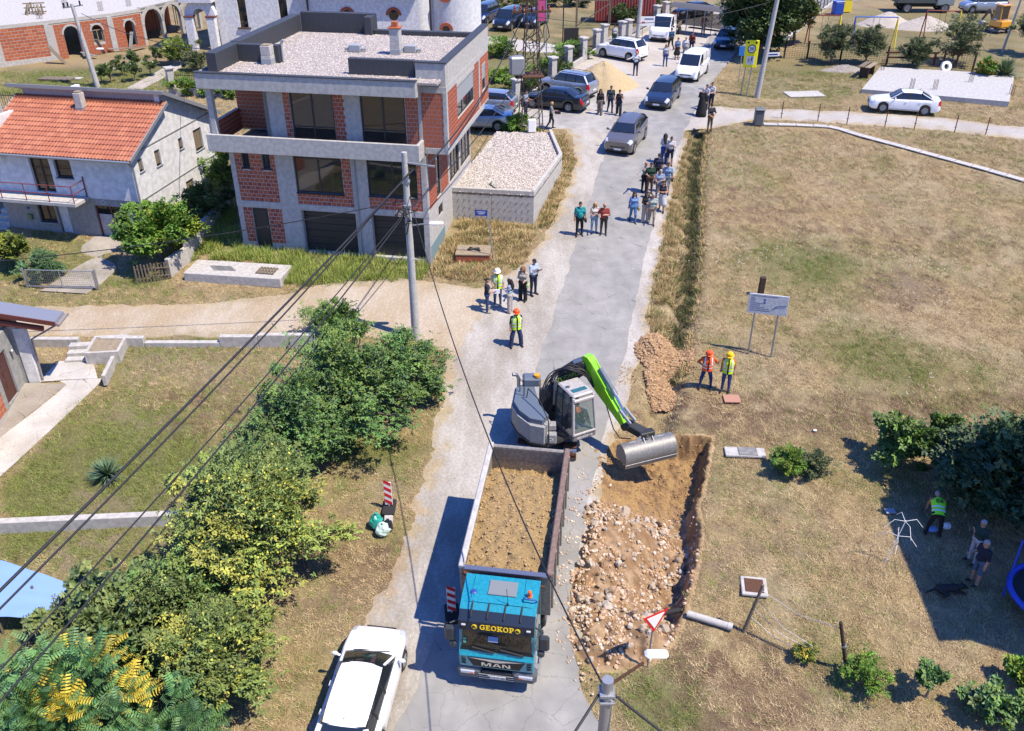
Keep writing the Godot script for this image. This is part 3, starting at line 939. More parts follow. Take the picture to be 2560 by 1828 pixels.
func build_shell_block() -> void:
	var b := thing("unfinished_block", "three storey unplastered block of red brick and raw concrete with gravel roof", "building", V(-13.8,2.8,-42.1),-10)
	mark([W(-13.9,-42.2),W(-3.9,-40.4),W(-1.0,-52.5),W(-12,-53.5)],1)
	var F := Transform3D.IDENTITY
	var S := Transform3D(Basis(Vector3.UP, PI / 2),V(9.9,0,0))     # right side of the lower floors
	var S2 := Transform3D(Basis(Vector3.UP, PI / 2),V(11.0,0,0))   # right side of the top floor
	var bud := {"left": 300}
	var BK := 0.245; var BH := 0.195
	# ground floor
	var h0 := [Rect2(0.73,0.1,0.84,2.15), Rect2(3.36,0.06,2.84,2.22), Rect2(7.0,0.06,2.65,2.22)]
	wall(b, "ground_floor_wall", M.concrete, F, Rect2(0,-1.0,9.9,3.45), h0,0.3)
	bricks(b, F, Rect2(0.25,0.4,2.08,1.85),[h0[0]], BK, BH, "brick", bud)
	var d := N()
	d.cbox(V(0.73,0.1,-0.16),V(1.57,2.25,-0.1),0.01)
	d.cbox(V(0.85,0.25,-0.1),V(1.45,2.1,-0.085),0.008)
	var door := part("door", d, M.garage_dark, b)
	var hd := N(); hd.bar(V(1.42,1.15,-0.05),V(1.42,1.3,-0.05),0.03,0.03,0.006)
	part("handle", hd, M.steel, door)
	for k in 2:
		var h: Rect2 = h0[k + 1]
		var gg := Node3D.new(); gg.name = "garage_door"; b.add_child(gg, true)
		for j in 6:
			var p := N()
			p.cbox(V(h.position.x + 0.02, h.position.y + j * h.size.y / 6 + 0.006,-0.3),V(h.end.x - 0.02, h.position.y + (j + 1) * h.size.y / 6 - 0.006,-0.25),0.006)
			part("panel", p, M.garage_dark, gg)
	var band := N()
	band.cbox(V(-0.02,2.28,-0.2),V(9.93,2.6,0.03),0.01)
	part("floor_band", band, M.concrete, b)
	# first floor
	var h1 := [Rect2(0.6,4.3,0.4,0.86), Rect2(1.66,4.3,0.42,0.86), Rect2(3.28,3.2,2.42,2.0), Rect2(6.97,3.25,2.45,1.95)]
	wall(b, "first_floor_wall", M.concrete, F, Rect2(0,2.45,9.9,2.95), h1,0.3)
	for r in [Rect2(0.25,2.6,2.08,2.75), Rect2(3.28,2.6,2.88,2.7), Rect2(6.97,2.6,2.67,2.7)]: bricks(b, F, r, h1, BK, BH, "brick", bud)
	for k in 4: window(b, F, h1[k],1 if k < 2 else 2,0.07, null, null, 0.08, "window", 0.0 if k < 2 else 0.86)
	for h in h1:
		var sl := N(); sl.cbox(V(h.position.x - 0.03, h.position.y - 0.05,-0.05),V(h.end.x + 0.03, h.position.y, 0.06),0.008)
		part("window_sill", sl, M.dark_frame, b)
	# columns that stand a little proud
	for x in [[0.0,0.25],[2.33,3.28],[6.18,6.97],[9.64,9.9]]:
		var c := N()
		c.cbox(V(x[0] - 0.005,2.6,-0.1),V(x[1],5.3,0.028),0.008)
		c.cbox(V(x[0] - 0.005,-0.9,-0.1),V(x[1] + 0.02,2.28,0.024),0.008)
		var n := int((5.3 - 0.2) / 0.5)
		if x[1] - x[0] > 0.5:
			for j in n: c.cbox(V(x[0] - 0.004,0.3 + j * 0.5,0.0),V(x[1] + 0.019,0.312 + j * 0.5,0.034))
		part("column", c, M.concrete, b)
	var pipe := N(); pipe.tube([V(6.36,0.1,0.08),V(6.36,5.3,0.08)],0.045,8)
	part("downpipe", pipe, M.grey_paint, b)
	# top floor, with the open loggia on the left
	var h2 := [Rect2(3.48,5.75,2.12,2.38), Rect2(6.9,5.75,2.14,2.4)]
	wall(b, "top_floor_wall", M.concrete, F, Rect2(2.17,5.55,8.83,2.8), h2,0.28)
	for r in [Rect2(3.15,5.6,0.33,2.65), Rect2(5.6,5.6,0.54,2.65), Rect2(9.06,5.6,0.6,2.65), Rect2(9.82,5.8,1.02,2.5)]: bricks(b, F, r, [], BK, BH, "brick", bud)
	for h in h2: window(b, F, h, 2,0.08, null, null, 0.06, "window", 0.3)
	var cl := N()
	cl.cbox(V(10.84,5.7,-0.12),V(11.02,8.35,0.03),0.008)
	cl.cbox(V(9.66,5.7,-0.12),V(9.82,8.35,0.03),0.008)
	part("column", cl, M.concrete, b)
	# loggia: back wall, low side wall, corner post
	var LB := xform(0,V(0,0,-2.2))
	wall(b, "loggia_wall", M.mortar, LB, Rect2(-0.3,5.55,2.47,2.8),[],0.2)
	bricks(b, LB, Rect2(-0.3,5.6,2.47,2.7),[], BK, BH, "brick", bud)
	var LS := xform(90,V(-0.2,0,-0.2))
	wall(b, "loggia_side_wall", M.mortar, LS, Rect2(-0.9,5.55,2.9,1.05),[],0.2)
	bricks(b, LS, Rect2(-0.9,5.6,2.9,1.0),[], BK, BH, "brick", bud)
	wall(b, "loggia_wall", M.concrete, xform(-90,V(2.17,0,-2.2)), Rect2(0,5.55,2.2,2.8),[],0.2)
	var post := N(); post.cbox(V(-0.3,5.5,0.45),V(-0.02,8.4,0.73),0.015)
	part("post", post, M.concrete, b)
	# balcony slab and upstand, roof slab
	var bal := N()
	bal.cbox(V(-0.5,5.36,-0.4),V(9.85,5.56,0.78))
	bal.cbox(V(-0.52,5.34,0.78),V(9.87,6.15,0.94),0.012)
	bal.cbox(V(9.71,5.56,0.02),V(9.87,6.15,0.778),0.012)
	bal.cbox(V(-0.52,5.56,0.02),V(-0.36,6.15,0.778),0.012)
	part("balcony", bal, M.concrete, b)
	var rs := N()
	rs.cbox(V(-0.55,8.32,-9.9),V(9.85,8.82,0.8))
	rs.cbox(V(-0.57,8.28,0.8),V(9.87,8.98,0.96),0.012)
	rs.cbox(V(-0.57,8.28,-9.9),V(-0.551,8.98,0.798))
	rs.cbox(V(9.85,8.3,-8.3),V(11.02,8.6,0.02),0.01)
	rs.cbox(V(9.85,8.28,0.02),V(9.88,8.98,0.798))
	part("roof_slab", rs, M.concrete, b)
	var uf := N(); uf.cbox(V(9.9,5.5,-8.3),V(11.02,5.78,0.02),0.01)
	part("cantilever_slab", uf, M.concrete, b)
	var gv := N(); gv.cbox(V(-0.3,8.8,-9.7),V(10.8,8.9,0.72))
	var gravel := plain(K(0.5,0.45,0.41),0.95)
	gravel.albedo_texture = T.pebble; gravel.uv1_triplanar = true; gravel.uv1_scale = Vector3.ONE * 2.2
	M.roof_gravel = gravel
	part("gravel_bed", gv, gravel, b)
	var xf := []; var cs := []
	for k in 16000:
		var r := rng.randf_range(0.018,0.045)
		xf.append(Transform3D(Basis.from_euler(V(rng.randf() * TAU, rng.randf() * TAU, 0)).scaled(V(r, r * 0.7, r)),V(rng.randf_range(-0.28,10.75),8.9 + r * 0.2, rng.randf_range(-9.6,0.7))))
		cs.append(K(0.56,0.5,0.46) * rng.randf_range(0.55,1.2))
	scatter("roof_stones", clod(5), xf, cs, M.tint, b).set_meta("kind", "stuff")
	# parapets clad in grey membrane
	for q in [[V(-0.2,8.82,-2.3),V(0.3,9.75,0.3)],[V(0.3,8.82,-2.3),V(2.4,9.72,-1.95)],[V(-0.2,8.82,-10.0),V(0.3,9.78,-2.3)],[V(0.3,8.82,-10.4),V(4.6,9.9,-10.0)],[V(4.2,8.82,-10.0),V(4.6,9.85,-9.3)],[V(4.6,8.6,-9.95),V(10.85,9.15,-9.6)],[V(6.4,8.82,-0.6),V(9.5,9.62,-0.3)],[V(9.5,9.0,-0.5),V(9.62,9.2,-0.35)]]:
		var pm := N(); pm.cbox(q[0], q[1],0.02)
		part("parapet", pm, M.membrane, b)
	var rp := N()
	rp.cbox(V(10.72,8.62,-9.6),V(11.0,9.6,-0.02),0.012)
	rp.cbox(V(9.62,8.62,-0.28),V(10.72,9.6,-0.02),0.012)
	part("side_parapet", rp, M.concrete, b)
	var rc := N()
	rc.cbox(V(10.66,9.6,-9.6),V(11.05,9.66,0.03),0.01)
	rc.cbox(V(9.6,9.6,-0.32),V(10.66,9.655,0.03),0.01)
	rc.cbox(V(-0.6,8.98,0.7),V(9.9,9.03,1.0),0.01)
	part("parapet_cap", rc, M.membrane, b)
	# right side of the top floor
	var hs2 := [Rect2(2.1,6.6,3.7,1.5), Rect2(7.9,6.5,0.9,1.3)]
	wall(b, "side_wall", M.mortar, S2, Rect2(0.28,5.7,9.3,2.65), hs2,0.28)
	bricks(b, S2, Rect2(0.3,5.8,6.7,2.5), hs2, BK, BH, "brick", bud)
	bricks(b, S2, Rect2(7.25,5.8,2.3,2.5), hs2, BK, BH, "brick", bud)
	for k in 2:
		var w := window(b, S2, hs2[k],3 - k * 2,0.07, null, null, 0.05)
		var sh := N()
		sh.cbox(V(0.05, hs2[k].size.y * 0.45,0.0),V(hs2[k].size.x - 0.05, hs2[k].size.y + 0.03,0.03),0.006)
		part("shutter", sh, M.grey_paint, w)
	var lt := N()
	lt.cbox(V(2.0,8.1,-0.05),V(5.9,8.3,0.03),0.006); lt.cbox(V(7.0,5.8,-0.05),V(7.25,8.3,0.03),0.006); lt.cbox(V(0.28,8.3,-0.05),V(9.5,9.6,0.012))
	var l2 := part("side_concrete", lt, M.concrete, b); l2.transform = S2
	# right side of the lower floors
	var hs1 := [Rect2(1.75,2.65,0.85,2.4), Rect2(4.4,2.5,2.2,2.5), Rect2(6.9,2.5,2.5,2.5)]
	wall(b, "side_wall", M.mortar, S, Rect2(0.3,2.45,9.3,2.95), hs1,0.28)
	bricks(b, S, Rect2(0.3,2.6,3.8,2.7), hs1, BK, BH, "brick", bud)
	for k in 3: window(b, S, hs1[k],1 + mini(k, 1) * 2,0.07, null, null, 0.05)
	var sc := N()
	sc.cbox(V(4.1,2.6,-0.1),V(4.4,5.3,0.02)); sc.cbox(V(6.6,2.6,-0.1),V(6.9,5.3,0.02))
	var sco := part("column", sc, M.concrete_white, b); sco.transform = S
	var hsb := [Rect2(1.9,1.6,0.9,0.55)]
	wall(b, "side_base_wall", M.concrete_white, S, Rect2(0.3,-1.0,9.3,3.45), hsb, 0.28)
	window(b, S, hsb[0],2,0.05, M.wood_dark, null, 0.05)
	var wp := N(); wp.cbox(V(0.0,-0.9,-0.1),V(3.0,0.75,0.02))
	var wpo := part("waterproofing", wp, plain(K(0.16,0.24,0.26),0.8), b); wpo.transform = S
	# back, left and floors close the shell
	var cs2 := N()
	cs2.cbox(V(0.0,-1.0,-9.9),V(9.6,8.32,-9.6)); cs2.cbox(V(0.0,-1.0,-9.6),V(0.25,5.4,-0.3)); cs2.cbox(V(-0.3,5.55,-9.6),V(-0.05,8.32,-2.4))
	part("back_wall", cs2, M.concrete, b)
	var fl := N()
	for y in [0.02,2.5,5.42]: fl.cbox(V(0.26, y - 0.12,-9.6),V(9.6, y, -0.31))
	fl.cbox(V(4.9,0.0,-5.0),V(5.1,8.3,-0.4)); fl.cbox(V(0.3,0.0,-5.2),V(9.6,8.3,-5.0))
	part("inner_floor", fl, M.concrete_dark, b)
	# roof fittings
	for c in [[V(1.9,8.9,-1.75),0.5,0.85, false],[V(7.3,8.9,-4.9),0.5,1.25, true]]:
		var ch := N()
		var p: Vector3 = c[0]
		ch.cbox(p + V(-0.25,0,-0.25), p + V(0.25, c[2] * 0.48,0.25),0.015)
		ch.cbox(p + V(-0.245, c[2] * 0.49,-0.245), p + V(0.245, c[2],0.245),0.015)
		var cho := part("chimney", ch, M.concrete_white if not c[3] else M.concrete, b)
		var cf := N(); cf.cbox(p + V(-0.26,0,-0.26), p + V(0.26,0.28,0.26),0.01)
		part("flashing", cf, M.grey_paint, cho)
		var cp := N()
		if c[3]: cp.cbox(p + V(-0.3, c[2],-0.3), p + V(0.3, c[2] + 0.06,0.3),0.01); cp.cbox(p + V(-0.14, c[2] + 0.06,-0.14), p + V(0.14, c[2] + 0.3,0.14),0.01)
		else: cp.cbox(p + V(-0.2, c[2],-0.2), p + V(0.2, c[2] + 0.05,0.2),0.01)
		part("cap", cp, M.block0 if c[3] else M.wood_pale, cho)
	for p in [V(5.1,8.9,-5.1),V(7.9,8.9,-5.4)]:
		var v := N()
		v.cbox(p + V(-0.3,0.02,-0.2), p + V(0.3,0.36,0.2),0.02)
		v.tube([p + V(-0.55,0.15,0), p + V(0.55,0.15,0)],0.08,8)
		part("roof_vent", v, M.grey_paint, b)
	var vp := N(); vp.tube([V(2.5,8.9,-2.1),V(2.5,9.9,-2.1)],0.05,8); vp.tube([V(2.5,9.8,-2.1),V(2.62,9.95,-2.1)],0.06,8)
	part("vent_pipe", vp, M.grey_paint, b)

func build_terrace() -> void:
	# raised gravel yard held by a concrete wall, right of the block
	var pts := [W(-3.37,-45.22),W(1.17,-44.53),W(2.98,-51.11),W(2.55,-56.12)]
	mark(pts + [W(-1.5,-56.5)],1)
	var w := thing("retaining_wall", "pale concrete retaining wall with rows of tie wires around the raised gravel yard", "wall", V(0,0,0))
	var up := Vector3.UP
	for k in 3:
		var a := V(pts[k].x, 4.95, pts[k].y); var e := V(pts[k + 1].x, 4.95, pts[k + 1].y)
		var d := (e - a).normalized(); var nn := d.cross(up)     # outwards
		var cnt := 2
		for j in cnt:
			var g := N()
			var p := a.lerp(e, float(j) / cnt) + d * 0.008; var q := a.lerp(e, float(j + 1) / cnt) - d * 0.008
			g.bar(p - nn * 0.1 - up * 1.35, q - nn * 0.1 - up * 1.35,0.2,2.7,0.012)
			var m: StandardMaterial3D = M.concrete_white
			part("wall_panel", g, m, w)
		var ties := N()
		if k == 0:
			for r in 4:
				for i in 14:
					var p := a.lerp(e, (i + 0.6) / 14.5) - up * (0.22 + r * 0.42) + nn * 0.012
					ties.bar(p, p - d * 0.1 - up * 0.18,0.03,0.02)
			part("tie_wires", ties, M.rust, w)
	var gv := N()
	gv.prism(pts + [W(-0.8,-56.3),W(-3.2,-46.0)],V(0,4.6,0),Vector3.RIGHT, Vector3.BACK, V(0,0.12,0))
	var y := structure("gravel_yard", gv, M.roof_gravel)
	var xf := []; var cs := []
	var pl := PackedVector2Array(pts + [W(-1.0,-56.3),W(-3.2,-46.0)])
	while xf.size() < 15000:
		var p := W(rng.randf_range(-3.4,3.0), rng.randf_range(-56.4,-44.5))
		if not Geometry2D.is_point_in_polygon(p, pl): continue
		var r := rng.randf_range(0.02,0.06)
		xf.append(Transform3D(Basis.from_euler(V(rng.randf() * TAU, rng.randf() * TAU, 0)).scaled(V(r, r * 0.7, r)),V(p.x, 4.72 + r * 0.3, p.y)))
		cs.append(K(0.55,0.5,0.45) * rng.randf_range(0.55,1.2))
	scatter("yard_stones", clod(6), xf, cs, M.tint, y).set_meta("kind", "stuff")
	var hs := N()
	hs.tube([V(-1.1,4.76,-46.6),V(-1.2,4.8,-46.2),V(-1.0,4.78,-45.7),V(-0.7,4.77,-45.3)],0.035,6)
	tag(part("garden_hose", hs, plain(K(0.03,0.09,0.06)), self), "short dark green hose lying on the raised gravel yard", "hose")

func build_tiled_house() -> void:
	var o := V(-18.92,2.94,-42.63)
	var h := thing("tiled_house", "white two storey house with orange tiled roof and red railed balcony", "house", o, -11)
	mark([W(-27,-44.5),W(-18.9,-42.7),W(-17.2,-50.8),W(-25.5,-52.5)],1)
	var F := Transform3D.IDENTITY
	var S := Transform3D(Basis(Vector3.UP, PI / 2),Vector3.ZERO)
	var up := [Rect2(-5.8,2.32,1.15,1.78), Rect2(-4.4,3.15,0.95,0.95)]
	var lo := [Rect2(-6.1,0.62,1.0,0.98), Rect2(-4.99,0.0,0.66,1.6), Rect2(-2.7,0.05,1.7,1.72)]
	wall(h, "upper_wall", M.plaster_white, F, Rect2(-8.0,2.15,8.0,2.45), up, 0.3)
	wall(h, "lower_wall", M.plaster_grey, Transform3D(Basis.IDENTITY, V(0,0,-0.03)), Rect2(-8.0,-0.9,8.0,3.05), lo, 0.3)
	# gable wall in one piece with pointed top
	var gs := [Rect2(6.1,2.9,0.9,1.15), Rect2(4.5,3.5,0.42,0.56), Rect2(2.1,3.32,0.5,0.8), Rect2(0.56,3.52,0.4,0.63), Rect2(4.45,0.96,0.8,0.7)]
	wall(h, "gable_wall", M.plaster_white, S, Rect2(0.3,-0.9,7.9,5.3), gs, 0.28)
	var gt := N()
	gt.prism([W(0.0,4.4),W(8.2,4.4),W(8.2,4.52),W(3.5,6.78),W(3.5,6.2)], S * V(0,0,-0.28), S.basis * Vector3.RIGHT, Vector3.UP, S.basis * V(0,0,0.28))
	part("gable_top", gt, M.plaster_white, h)
	var lg := N()
	for y in [4.52,2.12]: lg.cbox(V(0.0, y, -0.02),V(8.2, y + 0.06,0.035),0.008)
	var lgo := part("string_course", lg, M.plaster_grey, h); lgo.transform = S
	var tan := mat("tan_shutter", K(0.34,0.26,0.16),0.8,0, "wood", 2.0)
	for r in gs:
		var w := window(h, S, r, 1,0.07, M.wood_dark, M.glass_dark, 0.1)
		var sh := N(); sh.cbox(V(0.06,0.06,-0.01),V(r.size.x - 0.06, r.size.y - 0.06,0.01),0.005)
		part("shutter", sh, tan, w)
		var s := N(); s.cbox(V(-0.05,-0.06,-0.05),V(r.size.x + 0.05,0.0,0.16),0.01)
		part("sill", s, M.grey_paint, w)
	window(h, F, up[0],2,0.08, M.wood_dark, null, 0.14, "balcony_door")
	window(h, F, up[1],1,0.08, M.wood_dark, null, 0.14)
	window(h, F, lo[0],2,0.07, M.wood_dark, null, 0.16)
	var cu := N()
	for r in [up[0], up[1], lo[0]]:
		var rows := []
		for j in 2:
			var row := []
			for i in 25: row.append(V(r.position.x + r.size.x * i / 24.0, r.position.y + r.size.y * j, -0.32 + 0.02 * sin(i * 1.9)))
			rows.append(row)
		cu.sheet(rows)
	part("curtain", cu, plain(K(0.42,0.46,0.38),0.95), h)
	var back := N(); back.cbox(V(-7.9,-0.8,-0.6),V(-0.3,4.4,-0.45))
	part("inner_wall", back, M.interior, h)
	var ss := N()
	for r in [up[1], lo[0]]: ss.cbox(V(r.position.x - 0.04, r.position.y - 0.06,-0.14),V(r.end.x + 0.04, r.position.y, 0.1),0.01)
	part("sill", ss, M.grey_paint, h)
	var dr := N(); dr.cbox(V(-4.95,0.02,-0.2),V(-4.36,1.58,-0.14),0.01)
	part("door", dr, M.plaster_white, h)
	var ga := Node3D.new(); ga.name = "garage_door"; h.add_child(ga)
	var gf := N()
	for x in [-2.7,-1.88,-1.06]: gf.cbox(V(x, 0.05,-0.2),V(x + 0.06,1.77,-0.12),0.008)
	gf.cbox(V(-2.64,1.71,-0.198),V(-1.06,1.77,-0.122),0.008)
	part("frame", gf, M.rust_red, ga)
	for j in 4:
		for i in 2:
			var p := N(); p.cbox(V(-2.63 + i * 0.82,0.07 + j * 0.3,-0.18),V(-1.9 + i * 0.82,0.365 + j * 0.3,-0.15),0.008)
			part("plank", p, M.concrete_white, ga)
	var pg := N(); pg.cbox(V(-2.63,1.27,-0.18),V(-1.07,1.71,-0.16))
	part("pane", pg, M.glass_dark, ga)
	# ring over the garage, house number, letter box
	var ring := N()
	var rp := []
	for k in 17: rp.append(V(-2.1 + 0.13 * cos(k * TAU / 16),1.98 + 0.09 * sin(k * TAU / 16),0.02))
	ring.tube(rp, 0.012,5, false)
	part("wall_ring", ring, M.white, h)
	var nb := N(); nb.cbox(V(-6.72,1.28,-0.02),V(-6.56,1.4,0.0))
	part("house_number", nb, M.blue_plate, h)
	var lb := N(); lb.cbox(V(-6.75,0.72,-0.03),V(-6.5,1.02,0.09),0.02)
	part("letter_box", lb, plain(K(0.12,0.2,0.09),0.6), h)
	var ac := N(); ac.cbox(V(-7.75,4.0,0.02),V(-7.1,4.42,0.3),0.03); ac.lathe(V(-7.5,4.21,0.301),[W(0.15,0),W(0.15,0.01),W(0,0.012)],14,Vector3.BACK)
	part("air_conditioner", ac, M.white, h)
	# balcony
	var bl := N(); bl.cbox(V(-8.4,2.06,0.0),V(-2.85,2.24,1.15),0.015)
	part("balcony", bl, M.concrete_white, h)
	var rl := N()
	for y in [2.68,3.12]:
		rl.tube([V(-8.35, y, 1.1),V(-2.92, y, 1.1)],0.022,6); rl.tube([V(-2.92, y, 1.1),V(-2.92, y, 0.05)],0.022,6)
	for x in [-8.35,-7.0,-5.6,-4.3,-2.92]: rl.tube([V(x, 2.24,1.1),V(x, 3.14,1.1)],0.025,6)
	rl.tube([V(-2.92,2.24,0.05),V(-2.92,3.3,0.05)],0.03,6)
	part("railing", rl, M.rust_red, h)
	for k in 6:
		var st := N(); st.cbox(V(-8.9,-0.9,-2.0),V(-8.02,0.0 + k * 0.22,0.6 - k * 0.3),0.01)
		part("step", st, M.concrete_white, h)
	var sr := N(); sr.tube([V(-8.95,0.6,0.7),V(-8.95,2.2,-1.4)],0.03,6); sr.tube([V(-8.95,-0.6,0.7),V(-8.95,0.62,0.7)],0.03,6)
	part("stair_rail", sr, M.rust_red, h)
	# tiled front slope: rows of pan tiles, each a part
	var e0 := V(-8.35,4.46,0.58); var e1 := V(0.36,4.46,0.58); var rid := V(0.36,6.3,-3.6)
	var slope := rid - e1
	var sl := slope.length(); var sd := slope / sl
	var nn := V(1,0,0).cross(sd).normalized()
	if nn.y < 0: nn = -nn
	var deck := N()
	deck.prism([W(0,0),W(8.71,0),W(8.71, sl),W(0, sl)], e0 - nn * 0.12,Vector3.RIGHT, sd, nn * 0.08)
	part("roof_deck", deck, M.wood_dark, h)
	var rows_n := 13; var cols_n := 23
	var tw := 8.71 / cols_n; var tl := sl / rows_n
	var tile := N()
	var ba := Basis(Vector3.RIGHT, nn, -sd)
	var rw := []
	for j in 2:
		var row := []
		for i in 9: row.append(V(tw * (i / 8.0 - 0.5),0.035 * sin(i / 8.0 * TAU * 2.0) + (0.045 if j == 0 else 0.0), (0.5 - j) * tl * 1.12))
		rw.append(row)
	tile.sheet(rw, false, true)
	var lip := []
	for j in 2:
		var row := []
		for i in 9: row.append(rw[0][i] - V(0,0.04 * j, 0))
		lip.append(row)
	tile.sheet(lip)
	var tm := tile.mesh()
	var left := []
	var lc := []
	for r in rows_n:
		for c in cols_n:
			var p := e0 + Vector3.RIGHT * (c + 0.5) * tw + sd * (r + 0.5) * tl + nn * (0.02 + rng.randf() * 0.008)
			if r * cols_n + c < 299:
				var t := part("roof_tile", tm, M["tile%d" % (rng.randi() % 4)], h)
				t.transform = Transform3D(ba, p)
	# barge board, gutter, downpipe
	var bb := N()
	bb.bar(e1 + V(0.02,-0.04,0), rid + V(0.02,-0.04,0),0.05,0.2,0.01)
	part("barge_board", bb, M.galv, h)
	bb = N(); bb.bar(e0 + V(-0.02,-0.04,0), e0 + slope + V(-0.02,-0.04,0),0.05,0.2,0.01)
	part("barge_board", bb, M.galv, h)
	var gu := N()
	gu.tube([e0 + V(0,-0.05,0.07), e1 + V(0,-0.05,0.07)],0.06,8)
	gu.tube([e1 + V(-0.1,-0.08,0.07),V(0.15,4.2,0.35),V(0.1,3.95,0.1),V(0.09,0.1,0.1)],0.05,8)
	part("gutter", gu, M.galv, h)
	# rear roof with its raised edge
	var rr := N()
	var r0 := V(-8.6,6.9,-3.3); var rb := V(-8.6,4.45,-8.75)
	var d2 := rb - r0
	rr.prism([W(0,0),W(9.0,0),W(9.0, d2.length()),W(0, d2.length())], r0,Vector3.RIGHT, d2.normalized(),V(0,-0.1,0))
	part("rear_roof", rr, M.galv, h)
	var fa := N()
	fa.cbox(V(-8.65,6.74,-3.26),V(0.45,6.93,-3.2),0.01)
	fa.bar(V(0.42,6.85,-3.25),V(0.42,4.4,-8.75),0.05,0.2,0.01)
	part("fascia", fa, M.galv, h)
	var cw := N(); cw.cbox(V(-8.0,5.9,-3.75),V(-0.05,6.75,-3.62))
	part("clerestory_wall", cw, mat("pink_plaster", K(0.62,0.5,0.5),0.9,0, "grain", 1.0), h)
	var bw := N(); bw.cbox(V(-8.0,-0.9,-8.2),V(-0.28,4.4,-8.0)); bw.cbox(V(-8.0,-0.9,-8.0),V(-7.75,5.8,-0.4))
	part("back_wall", bw, M.plaster_white, h)
	var ch := N(); ch.cbox(V(-4.3,5.2,-3.0),V(-3.9,6.75,-2.6),0.015)
	var co := part("chimney", ch, M.concrete_white, h)
	var cf := N(); cf.cbox(V(-4.33,5.3,-3.03),V(-3.87,6.05,-2.57),0.01)
	part("flashing", cf, M.galv, co)
	var cc := N(); cc.cbox(V(-4.25,6.75,-2.95),V(-3.95,6.83,-2.65),0.01)
	part("cap", cc, M.wood_pale, co)

func build_corner_house() -> void:
	# brick and plaster house whose porch shows at the left edge
	var o := V(-19.61,1.5,-31.0)
	var h := thing("brick_porch_house", "orange brick house corner with grey plastered porch and brown timber eaves", "house", o, 4)
	mark([W(-19.7,-31.2),W(-19.7,-20),W(-34,-20),W(-34,-32)],1)
	var bud := {"left": 120}
	var g := N()
	g.cbox(V(-0.45,-0.3,-0.3),V(0,2.6,0.0),0.01)
	part("porch_pillar", g, M.plaster_white, h)
	var F := xform(0,V(-0.45,0,-0.05))
	wall(h, "front_wall", M.plaster_grey, F, Rect2(-9,-0.5,9,3.2),[],0.2)
	var R := Transform3D(Basis(Vector3.UP, PI / 2),V(-0.62,0,0.0))
	wall(h, "door_wall", M.plaster_grey, R, Rect2(-2.0,-0.4,2.2,3.1),[Rect2(-1.6,0.02,0.95,2.05)],0.2)
	var d := N(); d.cbox(V(-1.58,0.02,-0.12),V(-0.67,2.05,-0.06),0.01)
	for k in 3: d.cbox(V(-1.22,0.55 + k * 0.48,-0.06),V(-1.02,0.8 + k * 0.48,-0.045),0.01)
	var dd := part("door", d, plain(K(0.07,0.018,0.012),0.4), h); dd.transform = R
	var R2 := Transform3D(Basis(Vector3.UP, PI / 2),V(-0.55,0,0.0))
	wall(h, "brick_wall", M.mortar, R2, Rect2(-9.0,-0.5,7.0,5.0),[],0.25)
	bricks(h, R2, Rect2(-4.2,0.0,2.2,3.0),[],0.5,0.24, "block", bud)
	var U := xform(0,V(-0.3,2.7,-0.02))
	wall(h, "upper_brick_wall", M.mortar, U, Rect2(-8,-0.1,8,0.5),[],0.25)
	bricks(h, U, Rect2(-3.0,0.0,2.95,0.4),[],0.5,0.2, "block", bud)
	# gable roof edge
	var rf := N()
	rf.prism([W(1.55,2.72),W(1.5,2.86),W(-6.0,4.6),W(-6.0,4.4)],V(0,0.2,-0.5),Vector3.RIGHT, Vector3.UP, V(0,0,0.9))
	part("roof", rf, M.galv, h)
	var rb := N()
	rb.bar(V(1.5,2.98,0.43),V(-6.0,4.68,0.43),0.04,0.2,0.01)
	part("barge_board", rb, plain(K(0.12,0.03,0.02),0.7), h)
	for z in [-0.3,0.3]:
		var rt := N(); rt.bar(V(0.95,2.72, z),V(-1.5,3.28, z),0.14,0.2,0.015)
		part("rafter", rt, plain(K(0.13,0.03,0.02),0.7), h)
	var gu := N(); gu.tube([V(1.58,2.9,-0.5),V(1.58,2.9,0.4)],0.07,8); gu.tube([V(1.58,2.85,-0.7),V(1.2,2.5,-0.6),V(0.1,2.0,-0.2),V(0.08,0.0,-0.1)],0.045,8)
	part("gutter", gu, plain(K(0.3,0.27,0.26),0.5,0.3), h)
	var ln := N(); ln.lathe(V(-0.52,1.75,0.35),[W(0.0,-0.14),W(0.06,-0.1),W(0.08,0.06),W(0.03,0.12),W(0,0.13)],8)
	part("wall_lamp", ln, M.galv, h)

func arch(g: Geo, xf: Transform3D, c: Vector2, r: float, w: float, t: float, out: float) -> void:
	var n := 12
	for k in n:
		var a := PI * k / n; var b := PI * (k + 1) / n
		var p0 := V(c.x + cos(a) * r, c.y + sin(a) * r, 0); var p1 := V(c.x + cos(b) * r, c.y + sin(b) * r, 0)
		var q0 := V(c.x + cos(a) * (r + w), c.y + sin(a) * (r + w),0); var q1 := V(c.x + cos(b) * (r + w), c.y + sin(b) * (r + w),0)
		var f := V(0,0, out); var bk := V(0,0,-t)
		g.quad(xf * (p0 + f), xf * (q0 + f), xf * (q1 + f), xf * (p1 + f))
		g.quad(xf * (q0 + bk), xf * (q1 + bk), xf * (q1 + f), xf * (q0 + f))
		g.quad(xf * (p0 + bk), xf * (p0 + f), xf * (p1 + f), xf * (p1 + bk))

func face_xf(a: Vector2, b: Vector2, y: float) -> Transform3D:
	var d := (b - a).normalized()
	return Transform3D(Basis(V(d.x, 0, d.y),Vector3.UP, V(-d.y, 0, d.x)),V(a.x, y, a.y))

